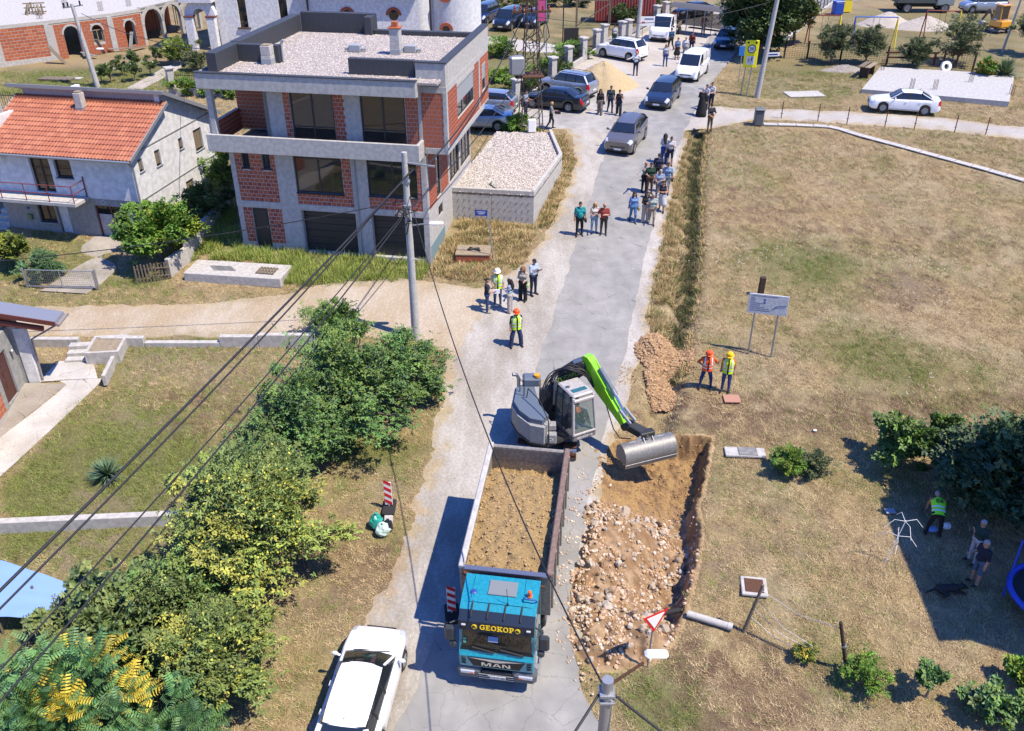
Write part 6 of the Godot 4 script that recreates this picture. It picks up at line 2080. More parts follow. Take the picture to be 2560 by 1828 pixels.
	# hydraulic hoses
	for k in 16:
		var hs := N()
		var j := k * 0.035
		var pts: Array
		if k < 12: pts = [P.call(1.2 + j, 1.6,-27.6), P.call(1.1 + j + rng.randf() * 0.2,1.9 + j + rng.randf() * 0.3,-27.7), P.call(1.4 + j, 2.5 + j * 0.6 + rng.randf() * 0.25,-27.9), P.call(2.1,2.85 + rng.randf() * 0.3,-28.0 + j), P.call(2.7,2.75 + rng.randf() * 0.2,-27.9 + j * 0.5), P.call(3.0 + j * 0.3,2.35,-27.6)]
		else: pts = [P.call(1.6 + j * 0.8,1.3,-26.4), P.call(1.55 + j * 0.9,1.75,-26.45), P.call(1.65 + j * 0.9,1.85,-26.55), P.call(1.75 + j * 0.7,1.35,-26.6)]
		var rp := []
		for i in pts.size() - 1:
			for t in 4: rp.append(pts[i].cubic_interpolate(pts[i + 1], pts[maxi(i - 1,0)], pts[mini(i + 2, pts.size() - 1)], t / 4.0))
		rp.append(pts[-1])
		hs.tube(rp, 0.024,6)
		part("hydraulic_hose", hs, M.cable, o)
	var lh := N(); lh.tube([s0 + sx * 1.5 - sy * 0.3, P.call(3.75,1.1,-26.7), P.call(4.0,0.75,-26.6), P.call(4.4,0.75,-26.55)],0.022,6)
	part("hydraulic_hose", lh, M.cable, o)
	# coupler and wide ditching bucket
	var bu := V(1.94,0.0,-0.75).normalized()       # along the blade
	var bn := V(0.36,0,0.93).normalized()          # towards the viewer
	var bc: Vector3 = P.call(4.95,0.62,-26.05)
	var cp := N()
	cp.bar(s1 + sx * 0.1, s1 + sx * 0.35,0.4,0.36,0.04); cp.bar(s1 + sx * 0.15, bc + V(-0.05,0.52,-0.2),0.4,0.32,0.04); cp.box(bc + V(-0.05,0.6,-0.2),V(0.6,0.22,0.3),0.03, Basis(bu, Vector3.UP, bn))
	part("coupler", cp, dark, o)
	var cpl := N()
	for e2 in [-1.0,1.0]: cpl.bar(s1 - sx * 0.4 + sy * 0.25 + sn * 0.14 * e2, s1 + sx * 0.25 + sy * 0.35 + sn * 0.14 * e2,0.07,0.14,0.02)
	part("coupler_link", cpl, M.grey_paint, o)
	var bk := N()
	var sec := []
	for k in 9:
		var a := lerpf(-0.15,1.0, k / 8.0) * PI * 0.62
		sec.append(W(-0.05 + 0.44 * sin(a),-0.05 + 0.48 * cos(a)))
	var rws := []
	for k in sec.size():
		var row := []
		for i in 2: row.append(bc + bu * (i * 2.0 - 1.0) * 1.02 + bn * sec[k].x + Vector3.UP * sec[k].y)
		rws.append(row)
	var inner := []
	for r in rws: inner.append([r[0] - bn * 0.035 - up * 0.01, r[1] - bn * 0.035 - up * 0.01])
	bk.sheet(rws); bk.sheet(inner, false, true)
	var steel := mat("bucket_steel", K(0.33,0.325,0.31),0.55,0.45, "blotch", 1.2)
	var bko := part("bucket", bk, steel, o)
	for e2 in [-1.0,1.0]:
		var ck := N()
		var pl := sec.duplicate(); pl.append(W(-0.42,-0.3)); pl.append(W(-0.4,0.2))
		ck.prism(pl, bc + bu * 1.02 * e2, bn, Vector3.UP, bu * 0.03 * e2)
		part("bucket_cheek", ck, steel, bko)
	var ed := N()
	var last: Vector2 = sec[8]
	ed.bar(bc + bu * -1.06 + bn * last.x + up * (last.y - 0.05), bc + bu * 1.06 + bn * last.x + up * (last.y - 0.05),0.03,0.16,0.006)
	part("cutting_edge", ed, M.steel, bko)
	var hg := N()
	hg.prism([W(-0.85,0.3),W(0.85,0.3),W(0.75,0.42),W(0.45,0.44),W(0.25,0.66),W(-0.25,0.66),W(-0.45,0.44),W(-0.75,0.42)], bc - bn * 0.12, bu, Vector3.UP, bn * 0.05)
	part("bucket_ear", hg, M.grey_paint, bko)
	for x in [-0.18,0.18]:
		var rb2 := N(); rb2.prism([W(-0.15,0.62),W(0.2,0.34),W(-0.15,0.3)], bc + bu * x, bn, Vector3.UP, bu * 0.03)
		part("bucket_ear", rb2, M.grey_paint, bko)
	var pin := N(); pin.lathe(bc + up * 0.54 - bn * 0.07,[W(0.08,0),W(0.08,0.06),W(0.04,0.06),W(0.04,0.05),W(0,0.05)],12, bn)
	part("hinge_pin", pin, M.chrome, bko)

func build_mini_excavator() -> void:
	var p := V(46.38,5,-88.6)
	var o := thing("mini_excavator", "orange yellow mini excavator on the playground grass", "excavator", p, 200)
	var yl := paint(K(0.7,0.3,0.01),0.0)
	track(o, V(-0.55,0,0),V(0,0,1),1.6,0.32,0.42); track(o, V(0.55,0,0),V(0,0,1),1.6,0.32,0.42)
	var b := N(); b.cbox(V(-0.7,0.5,-0.9),V(0.7,1.15,0.6),0.1)
	part("upper_body", b, yl, o)
	var c := N()
	for x in [-0.5,0.4]:
		for z in [-0.4,0.5]: c.bar(V(x, 1.1, z),V(x, 2.4, z * 0.8),0.08,0.08,0.02)
	c.cbox(V(-0.56,2.36,-0.45),V(0.46,2.48,0.5),0.03)
	part("cab_frame", c, yl, o)
	var g := N(); g.cbox(V(-0.5,1.2,-0.38),V(0.4,2.34,0.4))
	part("cab_glass", g, M.glass_dark, o)
	var bm := N(); bm.bar(V(0.1,0.8,0.6),V(0.1,1.9,1.3),0.18,0.25,0.03); bm.bar(V(0.1,1.9,1.3),V(0.1,0.8,2.0),0.15,0.2,0.03)
	part("boom", bm, M.wood, o)
	var bk := N(); bk.box(V(0.1,0.5,1.95),V(0.6,0.45,0.4),0.08)
	part("bucket", bk, M.galv, o)

# ---------------------------------------------------------------- people
# bones -> one smooth skin, split by garment. bone: [a, b, ra, rb, group]
func flesh(bones: Array, cell: float) -> Dictionary:
	var lo := V(1e9,1e9,1e9); var hi := -lo
	for b in bones:
		var r := maxf(b[2], b[3]) + 0.09
		lo = lo.min(b[0].min(b[1]) - Vector3.ONE * r); hi = hi.max(b[0].max(b[1]) + Vector3.ONE * r)
	var nx := int((hi.x - lo.x) / cell) + 2; var ny := int((hi.y - lo.y) / cell) + 2; var nz := int((hi.z - lo.z) / cell) + 2
	var f := PackedFloat32Array(); f.resize(nx * ny * nz); f.fill(1.0)
	var near := PackedFloat32Array(); near.resize(nx * ny * nz); near.fill(1.0)
	var grp := PackedByteArray(); grp.resize(nx * ny * nz)
	var K := 0.035
	for b in bones:
		var a: Vector3 = b[0]; var d: Vector3 = b[1] - a
		var ra: float = b[2]; var rd: float = b[3] - b[2]
		var dd := maxf(d.length_squared(),1e-6)
		var r := maxf(b[2], b[3]) + 0.07
		var p0: Vector3 = (b[0].min(b[1]) - Vector3.ONE * r - lo) / cell; var p1: Vector3 = (b[0].max(b[1]) + Vector3.ONE * r - lo) / cell
		var g: int = b[4]
		for j in range(maxi(0, int(p0.y)), mini(ny - 1, int(p1.y) + 1)):
			for k in range(maxi(0, int(p0.z)), mini(nz - 1, int(p1.z) + 1)):
				var base := (j * nz + k) * nx
				for i in range(maxi(0, int(p0.x)), mini(nx - 1, int(p1.x) + 1)):
					var q := V(lo.x + i * cell, lo.y + j * cell, lo.z + k * cell) - a
					var t := clampf(q.dot(d) / dd, 0.0,1.0)
					var e := (q - d * t).length() - ra - rd * t
					var x := base + i
					var o := f[x]
					var h := maxf(K - absf(o - e),0.0) / K
					f[x] = minf(o, e) - h * h * K * 0.25
					if e < near[x]:
						near[x] = e; grp[x] = g
	var vid := {}
	var vs := PackedVector3Array()
	var offs := [0,1, nx, nx + 1, nx * nz, nx * nz + 1, nx * nz + nx, nx * nz + nx + 1]
	for j in ny - 1:
		for k in nz - 1:
			var base := (j * nz + k) * nx
			for i in nx - 1:
				var x := base + i
				if f[x] > 0.2: continue
				var m := 0
				for q in 8:
					if f[x + offs[q]] < 0.0: m += 1
				if m == 0 or m == 8: continue
				var s := Vector3.ZERO; var c := 0
				for ed in [[0,1],[2,3],[4,5],[6,7],[0,2],[1,3],[4,6],[5,7],[0,4],[1,5],[2,6],[3,7]]:
					var u := f[x + offs[ed[0]]]; var w := f[x + offs[ed[1]]]
					if (u < 0.0) != (w < 0.0):
						var t := u / (u - w)
						var A := V(ed[0] & 1, (ed[0] >> 2) & 1, (ed[0] >> 1) & 1); var B := V(ed[1] & 1, (ed[1] >> 2) & 1, (ed[1] >> 1) & 1)
						s += A.lerp(B, t); c += 1
				vid[x] = vs.size()
				vs.append(lo + (V(i, j, k) + s / c) * cell)
	var ns := PackedVector3Array(); ns.resize(vs.size())
	var quads := []
	var sx := 1; var sy := nx * nz; var sz := nx
	for x in vid:
		for ax in 3:
			var st: int = [sx, sy, sz][ax]; var u: int = [sy, sz, sx][ax]; var w: int = [sz, sx, sy][ax]
			var ins := f[x] < 0.0
			if ins == (f[x + st] < 0.0): continue
			if not (vid.has(x - u) and vid.has(x - w) and vid.has(x - u - w)): continue
			var a: int = vid[x]; var b: int = vid[x - u]; var c: int = vid[x - u - w]; var d: int = vid[x - w]
			var g := grp[x] if ins else grp[x + st]
			var q := [a, b, c, d] if ins else [a, d, c, b]
			var n := (vs[q[2]] - vs[q[0]]).cross(vs[q[3]] - vs[q[1]])
			for v in q: ns[v] += n
			quads.append([q[0], q[1], q[2], q[3], g])
	var out := {}
	for q in quads:
		if not out.has(q[4]): out[q[4]] = N()
		var G2: Geo = out[q[4]]
		var a: int = q[0]; var b: int = q[1]; var c: int = q[2]; var d: int = q[3]
		G2.tri3(vs[a], vs[b], vs[c], ns[a].normalized(), ns[b].normalized(), ns[c].normalized()); G2.tri3(vs[a], vs[c], vs[d], ns[a].normalized(), ns[c].normalized(), ns[d].normalized())
	return out

func head_rows(grow: float) -> Array:
	var rows := []
	for j in 15:
		var t := j / 14.0                     # chin to crown
		var a := (t - 0.5) * PI
		var y := 0.118 * sin(a)
		var row := []
		for i in 20:
			var b := TAU * i / 20.0          # 0 = face (+z)
			var w := 0.076 * cos(a) * (1.0 - 0.12 * (1.0 - t)); var d := 0.094 * cos(a)
			var p := V(sin(b) * w, y, cos(b) * d + 0.006)
			var face := maxf(0.0, cos(b))
			if grow == 0.0:
				if face > 0.98 and t > 0.3 and t < 0.52: p.z += 0.022 * (1.0 - absf(t - 0.4) / 0.12)
				if face > 0.8 and t < 0.2: p.z += 0.014
				if face > 0.7 and face < 0.97 and t > 0.48 and t < 0.6: p.z -= 0.008
				if absf(sin(b)) > 0.95 and t > 0.38 and t < 0.58: p.x *= 1.16
			else: p *= 1.0 + grow
			row.append(p)
		rows.append(row)
	return rows

var SKIN := K(0.42,0.23,0.15)

# facing: degrees, 0 looks at the viewer; d holds colours and pose
func person(label: String, at: Vector3, facing: float, d: Dictionary) -> Node3D:
	var o := thing("person", label, "person", at, facing, "people around the roadworks")
	var tall: float = d.get("tall", 1.0)
	var fem: bool = d.get("fem", false)
	var lean := deg_to_rad(d.get("lean", 0.0))
	var pel := V(0,0.93,0)
	var tb := Basis(Vector3.RIGHT, lean)
	var T2 := func(p: Vector3) -> Vector3: return pel + tb * (p - pel)
	var sw := 0.155 if fem else 0.18
	var bk := 0.93 if fem else 1.04
	var B := []
	var hipw := 0.085
	B.append([pel + V(-hipw, 0,0), pel + V(hipw, 0,0),0.118 * (1.02 if fem else 1.0),0.118,5])
	B.append([T2.call(V(-0.05,1.08,0)), T2.call(V(0.05,1.08,0)),0.108 * bk, 0.108 * bk, 1])
	B.append([T2.call(V(-0.08,1.28,0.01)), T2.call(V(0.08,1.28,0.01)),0.115 * bk, 0.115 * bk, 1])
	B.append([T2.call(V(-sw + 0.03,1.41,0)), T2.call(V(sw - 0.03,1.41,0)),0.068,0.068,1])
	if d.get("belly", false): B.append([T2.call(V(0,1.06,0.06)), T2.call(V(0,1.14,0.07)),0.12,0.11,1])
	if fem: B.append([T2.call(V(-0.07,1.27,0.085)), T2.call(V(0.07,1.27,0.085)),0.058,0.058,1])
	B.append([T2.call(V(0,1.42,0)), T2.call(V(0,1.54,0.015)),0.052,0.05,0])
	var arms: Array = d.get("arms", ["stand", "stand"])
	var table := {"stand": [V(0.16,-1,0),V(0.04,-1,0.16)], "swing": [V(0.14,-1,0.28),V(0,-0.85,0.5)], "back": [V(0.14,-1,-0.3),V(0.05,-1,-0.05)], "hips": [V(0.6,-0.8,-0.2),V(-0.75,-0.5,0.4)], "fold": [V(0.22,-0.95,0.22),V(-0.85,0.12,0.55)], "phone": [V(0.14,-0.95,0.3),V(-0.35,0.5,0.8)], "point": [V(0.75,-0.45,0.35),V(0.75,-0.1,0.5)], "behind": [V(0.25,-0.95,-0.3),V(-0.6,-0.6,-0.35)], "down": [V(0.1,-0.95,0.35),V(-0.05,-0.95,0.3)], "face": [V(0.2,-0.8,0.5),V(-0.35,0.9,0.35)], "hold": [V(0.14,-0.95,0.15),V(-0.15,-0.05,0.95)], "lever": [V(0.25,-0.85,0.35),V(0.0,-0.25,0.9)]}
	var hands := []
	for k in 2:
		var s := 1.0 if k == 0 else -1.0
		var q: Array = table[arms[k]]
		var flip := V(s, 1,1)
		var u: Vector3 = (q[0] * flip).normalized(); var v: Vector3 = (q[1] * flip).normalized()
		var sh: Vector3 = T2.call(V(sw * s, 1.41,0))
		var el := sh + u * 0.28; var wr := el + v * 0.235
		B.append([sh, el, 0.056 * bk, 0.044 * bk, 2]); B.append([el, wr, 0.042 * bk, 0.03,3]); B.append([wr, wr + v * 0.075,0.031,0.034,4])
		hands.append([wr, v])
	var legs: String = d.get("legs", "stand")
	for k in 2:
		var s := 1.0 if k == 0 else -1.0
		var th := V(0.05 * s, -1,0.02); var shn := V(0.02 * s, -1,-0.03)
		if legs == "walk":
			if k == 0: th = V(0.02,-0.95,0.3); shn = V(0,-0.99,-0.05)
			else: th = V(-0.02,-0.96,-0.16); shn = V(0,-0.86,-0.5)
		elif legs == "wide": th = V(0.2 * s, -1,0.05); shn = V(0.08 * s, -1,-0.05)
		elif legs == "sit": th = V(0.12 * s, -0.05,1); shn = V(0,-1,0.1)
		var hp := pel + V(hipw * s, -0.03,0)
		var kn := hp + th.normalized() * 0.43; var an := kn + shn.normalized() * 0.415
		var low: String = d.get("low", "trousers")
		B.append([hp, kn, 0.09 if low != "wide" else 0.1,0.062 if low != "wide" else 0.085,5])
		B.append([kn, an, 0.06 if low != "wide" else 0.085,0.046 if low != "wide" else 0.085,6])
		B.append([an + V(0,-0.025,-0.03), an + V(0.02 * s, -0.045,0.15),0.042,0.036,7])
		if low == "skirt" or low == "robe": B.append([pel, hp.lerp(an, 0.52 if low == "skirt" else 0.97),0.13,0.16 if low == "skirt" else 0.2,5])
	if d.get("low", "") == "robe": B.append([T2.call(V(0,1.2,0)), pel + V(0,-0.7,0),0.16,0.3,1])
	var minv := 1e9
	for b in B:
		if b[4] == 7: minv = minf(minv, minf(b[0].y - b[2], b[1].y - b[3]))
	var sc := tall
	var holder := Transform3D(Basis.from_scale(V(1.12,1.0,1.12) * sc),V(0,-minv * sc, 0))
	var gs := flesh(B, 0.03)
	# head, face, fingers
	var hb := tb * Basis(Vector3.RIGHT, deg_to_rad(d.get("nod", 8.0))) * Basis(Vector3.UP, deg_to_rad(d.get("look", 0.0)))
	var hc: Vector3 = T2.call(V(0,1.64,0.03))
	var skin: Geo = gs.get(0, N())
	var rows := head_rows(0.0)
	for r in rows:
		for i in r.size(): r[i] = hc + hb * r[i]
	skin.sheet(rows, true)
	for h in hands:
		var v: Vector3 = h[1]; var wr: Vector3 = h[0] + v * 0.085
		var ac := v.cross(V(0.3,0.2,1)).normalized(); var nr := ac.cross(v).normalized()
		for k in 4:
			var p := wr + ac * (k - 1.5) * 0.019
			var ln: float = [0.06,0.075,0.07,0.055][k]
			skin.tube([p, p + v * ln * 0.55 + nr * 0.004, p + v * ln * 0.85 + nr * 0.022],[0.0095,0.009,0.007],5)
		skin.tube([wr - v * 0.05 + ac * 0.03, wr - v * 0.01 + ac * 0.05 + nr * 0.012, wr + v * 0.02 + ac * 0.052 + nr * 0.022],[0.011,0.01,0.008],5)
	var sk := plain(SKIN * d.get("tone", 1.0),0.6)
	var mats := {0: sk, 1: d.shirt, 2: d.shirt, 3: sk, 4: sk, 5: d.trousers, 6: d.trousers, 7: d.get("shoes", K(0.03,0.028,0.026))}
	var low2: String = d.get("low", "trousers")
	if d.get("long", false): mats[3] = d.shirt
	if d.get("bare", false): mats[2] = sk
	if low2 == "shorts" or low2 == "skirt": mats[6] = sk
	var joined := {}
	for k in [1,2,3,4,5,6,7]:
		if not gs.has(k): continue
		var m = mats[k]
		var nm := "skin"
		if m is Color: nm = {1: "shirt", 2: "shirt", 3: "shirt", 5: "trousers", 6: "trousers", 7: "shoes"}[k]
		if nm == "trousers" and low2 == "skirt": nm = "skirt"
		if low2 == "robe" and nm != "shoes": nm = "robe" if m is Color else nm
		if nm == "skin":
			skin.v.append_array(gs[k].v); skin.n.append_array(gs[k].n); skin.c.append_array(gs[k].c); skin.t.append_array(gs[k].t)
		elif joined.has(nm):
			var j: Geo = joined[nm][0]
			j.v.append_array(gs[k].v); j.n.append_array(gs[k].n); j.c.append_array(gs[k].c); j.t.append_array(gs[k].t)
		else: joined[nm] = [gs[k], m]
	part("body", skin, sk, o).transform = holder
	for nm in joined:
		var cm := StandardMaterial3D.new()
		cm.albedo_color = (joined[nm][1] as Color).linear_to_srgb(); cm.roughness = 0.9
		cm.albedo_texture = T.blotch; cm.uv1_triplanar = true; cm.uv1_scale = Vector3.ONE * 3.0
		part(nm, joined[nm][0], cm, o).transform = holder
	var eye := N()
	for s in [-1.0,1.0]: eye.blob(hc + hb * V(0.03 * s, 0.012,0.088),V(0.012,0.007,0.008),0.0,1,6,4)
	eye.box(hc + hb * V(0,-0.055,0.092),V(0.042,0.007,0.012),0.0, hb)
	if d.get("shades", false): eye.box(hc + hb * V(0,0.014,0.098),V(0.13,0.036,0.02),0.006, hb)
	part("eyes_and_mouth", eye, M.black, o).transform = holder
	# hair
	if d.get("hair", "short") != "bald":
		var hg := N()
		var hr := head_rows(0.09)
		var upper := []
		for j in range(5,15):
			var r := []
			for i in 20:
				var b := TAU * i / 20.0
				var cut := 0.06 if cos(b) > 0.35 else (0.015 if cos(b) > -0.2 else -0.05)
				var p: Vector3 = hr[j][i]
				if p.y < cut: p = V(p.x * 0.9, cut, p.z * 0.9)
				r.append(hc + hb * p)
			upper.append(r)
		hg.sheet(upper, true)
		if d.get("hair", "short") == "long":
			var bkp := hb * V(0,0,-1)
			hg.tube([hc + bkp * 0.05 + V(0,0.06,0), hc + bkp * 0.085 - V(0,0.06,0), T2.call(V(0,1.38,-0.12)), T2.call(V(0,1.18,-0.13))],[0.07,0.09,0.085,0.03],10)
			for s in [-1.0,1.0]: hg.tube([hc + hb * V(0.06 * s, 0.06,0.0), hc + hb * V(0.085 * s, -0.06,0.01), T2.call(V(0.1 * s, 1.36,0.06))],[0.035,0.035,0.015],7)
		elif d.get("hair", "short") == "tied": hg.blob(hc + hb * V(0,0.04,-0.12),V(0.045,0.05,0.045),0.1,2,8,6)
		var hm := plain(d.get("hairc", K(0.02,0.014,0.01)),0.7)
		part("hair", hg, hm, o).transform = holder
	if d.has("helmet"):
		var hg := N()
		hg.lathe(Vector3.ZERO, [W(0.145,-0.005),W(0.118,0.0),W(0.118,0.05),W(0.1,0.1),W(0.06,0.135),W(0,0.145)],18)
		hg.box(V(0,0.12,0),V(0.035,0.06,0.17),0.015)
		hg.box(V(0,0.0,0.13),V(0.13,0.012,0.07),0.005)
		part("helmet", hg, plain(d.helmet, 0.35), o).transform = holder * Transform3D(hb, hc + hb * V(0,0.035,0))
	if d.has("vest"):
		var vg := N(); var strip := N()
		var prof := [[0.87,0.2,0.155],[1.0,0.188,0.15],[1.15,0.19,0.152],[1.28,0.212,0.158],[1.38,0.215,0.14],[1.455,0.15,0.1],[1.5,0.09,0.075]]
		var ring := func(y: float, wx: float, wz: float, a0: float, a1: float, n: int) -> Array:
			var r := []
			for i in n + 1:
				var a := lerpf(a0, a1, i / float(n))
				r.append(T2.call(V(sin(a) * wx, y, cos(a) * wz + 0.008)))
			return r
		var rws := []
		for q in prof: rws.append(ring.call(q[0], q[1], q[2],0.16, TAU - 0.16,30))
		vg.sheet(rws)
		for y in [1.0,1.13]: strip.sheet([ring.call(y, 0.196,0.158,0.18, TAU - 0.18,30), ring.call(y + 0.05,0.198,0.16,0.18, TAU - 0.18,30)])
		for s in [-1.0,1.0]:
			strip.sheet([[T2.call(V(0.1 * s, 1.18,0.158)), T2.call(V(0.1 * s, 1.38,0.15)), T2.call(V(0.1 * s, 1.49,0.085))],[T2.call(V(0.15 * s, 1.18,0.135)), T2.call(V(0.15 * s, 1.38,0.125)), T2.call(V(0.145 * s, 1.47,0.06))]], false, s < 0)
		var vm := plain(d.vest, 0.7)
		var vo := part("safety_vest", vg, vm, o); vo.transform = holder
		part("reflective_band", strip, plain(K(0.62,0.64,0.66),0.4), vo)
		if d.has("vest_text"):
			var bb := tb * Basis(Vector3.UP, PI)
			text(vo, "vest_lettering", d.vest_text, 0.17,0.006, M.black, T2.call(V(0,1.33,-0.157)), bb, "Droid Sans", true)
	if d.has("bag"):
		var bg := N()
		bg.box(T2.call(V(0.24,0.82,0.04)),V(0.1,0.2,0.26),0.03)
		bg.tube([T2.call(V(0.24,0.9,0.12)), T2.call(V(0.2,1.2,0.12)), T2.call(V(-0.05,1.47,0.08)), T2.call(V(0.0,1.4,-0.13)), T2.call(V(0.24,0.9,-0.05))],0.009,5)
		part("bag", bg, plain(d.bag, 0.6), o).transform = holder
	if d.has("item"):
		var h: Array = hands[1]
		var ig := N()
		ig.box(h[0] + h[1] * 0.12, d.get("item_size", V(0.08,0.15,0.012)),0.004)
		part("held_item", ig, plain(d.item, 0.5), o).transform = holder
	return o

func build_people() -> void:
	var jean := K(0.05,0.09,0.2); var black := K(0.014,0.014,0.016); var white := K(0.7,0.71,0.74); var lime := K(0.52,0.8,0.02); var navy := K(0.015,0.025,0.07); var sky := K(0.32,0.47,0.68)
	var blond := K(0.42,0.26,0.11); var grey := K(0.3,0.29,0.28); var cream := K(0.62,0.56,0.48)
	# by the gravel corner
	person("woman in dark top and jeans with pink bag holding papers at the gravel corner", V(-1.15,2.17,-36.14),95, {"fem": true, "shirt": K(0.02,0.025,0.05), "trousers": jean, "arms": ["hold", "hold"], "hair": "tied", "bag": K(0.6,0.4,0.36), "item": K(0.75,0.77,0.8), "item_size": V(0.03,0.22,0.3), "shoes": K(0.5,0.42,0.32), "tall": 0.97})
	person("worker in white helmet and yellow vest with jeans", V(-0.67,2.24,-36.67),5, {"shirt": white, "trousers": jean, "helmet": K(0.8,0.8,0.8), "vest": lime, "arms": ["stand", "hold"], "tall": 1.04, "shoes": K(0.5,0.5,0.5)})
	person("woman with long black hair and pale wide trousers beside the white helmet worker", V(-0.09,2.17,-36.14),-110, {"fem": true, "shirt": K(0.4,0.48,0.62), "trousers": K(0.6,0.54,0.5), "low": "wide", "hair": "long", "arms": ["phone", "hold"], "long": true, "tall": 0.95})
	person("woman in beige blazer and black trousers carrying a basket", V(0.51,2.29,-37.07),-20, {"fem": true, "shirt": K(0.55,0.49,0.42), "trousers": black, "low": "wide", "hair": "long", "hairc": K(0.24,0.1,0.04), "arms": ["hold", "hold"], "long": true, "bag": K(0.35,0.4,0.2)})
	person("man in pale blue shirt and sunglasses looking at his phone", V(1.01,2.35,-37.58),40, {"shirt": K(0.5,0.6,0.75), "trousers": navy, "arms": ["phone", "phone"], "long": true, "item": black, "shades": true, "tall": 1.05, "nod": 22.0})
	person("worker in orange helmet and yellow vest walking alone on the gravel", V(0.18,1.86,-33.49),15, {"shirt": K(0.02,0.03,0.05), "trousers": K(0.03,0.05,0.13), "helmet": K(0.85,0.1,0.01), "vest": lime, "arms": ["back", "stand"], "legs": "wide", "tall": 1.02, "low": "wide"})
	# three in a row
	person("man in turquoise polo shirt and black trousers", V(3.53,3.01,-43.18),5, {"shirt": K(0.01,0.36,0.38), "trousers": black, "bag": black, "arms": ["stand", "stand"], "tall": 1.07, "belly": true})
	person("blond woman in white top and light blue jeans", V(4.31,3.04,-43.43),8, {"fem": true, "shirt": K(0.75,0.7,0.66), "trousers": K(0.3,0.46,0.62), "arms": ["fold", "hold"], "hair": "long", "hairc": blond, "bare": true, "tall": 0.98})
	person("man in brick red shirt with folded hands", V(4.8,3.02,-43.26),-8, {"shirt": K(0.36,0.06,0.05), "trousers": K(0.05,0.045,0.045), "arms": ["fold", "hold"], "hair": "bald", "shades": true, "belly": true})
	# walking group
	person("woman in blue shirt and blue jeans walking in front of the group", V(6.49,3.17,-44.61),5, {"fem": true, "shirt": K(0.2,0.38,0.75), "trousers": K(0.1,0.25,0.5), "long": true, "arms": ["stand", "back"], "legs": "walk", "hair": "long", "bag": K(0.4,0.26,0.08)})
	person("woman in black top and cream wide trousers in the walking group", V(7.16,3.17,-44.61),10, {"fem": true, "shirt": black, "trousers": cream, "low": "wide", "hair": "long", "arms": ["fold", "fold"], "long": true})
	person("grey haired man in pale green shirt and beige trousers", V(7.47,3.15,-44.39),-5, {"shirt": K(0.5,0.58,0.5), "trousers": K(0.44,0.36,0.27), "hairc": grey, "arms": ["hold", "stand"], "legs": "walk"})
	person("woman in dark top and white skirt with folded arms", V(8.21,3.32,-45.88),-10, {"fem": true, "shirt": K(0.02,0.02,0.045), "trousers": white, "low": "skirt", "arms": ["fold", "fold"], "hair": "tied", "bare": true, "legs": "walk"})
	person("man in sky blue shirt and grey trousers with a shoulder strap at the road edge", V(8.78,3.56,-48.06),-15, {"shirt": sky, "trousers": K(0.36,0.37,0.4), "bag": black, "legs": "walk", "tall": 1.05, "shades": true})
	person("man in dark green shirt and brown trousers", V(7.79,3.55,-47.96),10, {"shirt": K(0.015,0.06,0.03), "trousers": K(0.14,0.06,0.04), "arms": ["stand", "hold"], "tall": 1.05})
	person("fair haired woman in black and white blouse stretching out an arm", V(7.52,3.58,-48.21),25, {"fem": true, "shirt": K(0.36,0.36,0.34), "trousers": black, "hairc": K(0.35,0.14,0.06), "arms": ["stand", "point"], "long": true})
	person("man in navy shirt bowing his head at the back of the group", V(8.42,3.7,-49.3),0, {"shirt": navy, "trousers": black, "nod": 35.0, "tall": 1.03})
	person("grey haired man in light blue shirt in the middle of the group", V(8.22,3.48,-47.27),5, {"shirt": K(0.3,0.4,0.56), "trousers": K(0.2,0.2,0.22), "hairc": grey, "arms": ["fold", "hold"]})
	person("woman with long dark hair and wide blue trousers seen from behind", V(9.18,3.98,-52.09),175, {"fem": true, "shirt": white, "trousers": K(0.02,0.09,0.36), "low": "wide", "hair": "long", "arms": ["hold", "hold"], "tall": 1.04})
	person("man in white shirt and navy shorts with sunglasses", V(9.51,3.96,-51.85),-10, {"shirt": K(0.72,0.7,0.7), "trousers": navy, "low": "shorts", "shades": true, "arms": ["phone", "stand"]})
	# junction
	person("woman in brown top and beige trousers carrying a black bag", V(6.04,4.58,-60.89),-10, {"fem": true, "shirt": K(0.03,0.02,0.018), "trousers": K(0.3,0.24,0.2), "low": "wide", "hair": "long", "bag": black, "legs": "walk", "long": true})
	person("man in dark teal shirt between two women at the junction", V(6.8,4.6,-61.43),5, {"shirt": K(0.02,0.05,0.065), "trousers": navy, "tall": 1.04, "legs": "walk"})
	person("woman in black shirt raising a hand to her face", V(7.32,4.57,-60.72),-5, {"fem": true, "shirt": black, "trousers": K(0.02,0.025,0.05), "low": "wide", "hair": "tied", "arms": ["face", "stand"], "legs": "walk"})
	person("cameraman in grey shirt holding a video camera", V(2.57,4.44,-58),85, {"shirt": K(0.2,0.26,0.27), "trousers": K(0.045,0.045,0.05), "arms": ["hold", "hold"], "item": black, "item_size": V(0.14,0.16,0.34), "hairc": blond, "legs": "walk"})
	person("priest in a long black robe", V(12.95,4.56,-60.54),150, {"shirt": black, "trousers": black, "low": "robe", "long": true, "tall": 1.08, "arms": ["fold", "stand"], "hairc": grey})
	person("man in white shirt talking beside the priest", V(13.5,4.62,-61.89),-60, {"shirt": white, "trousers": navy, "arms": ["hold", "stand"]})
	person("man in white polo shirt and dark trousers at the ditch edge", V(13.93,4.63,-62.27),-50, {"shirt": K(0.74,0.74,0.75), "trousers": navy, "arms": ["hold", "face"], "tall": 1.03})
	person("man in navy shirt and khaki trousers standing nearest the field", V(12.95,4.4,-57.46),-155, {"shirt": K(0.02,0.025,0.04), "trousers": K(0.2,0.15,0.06), "arms": ["behind", "behind"], "tall": 1.04})
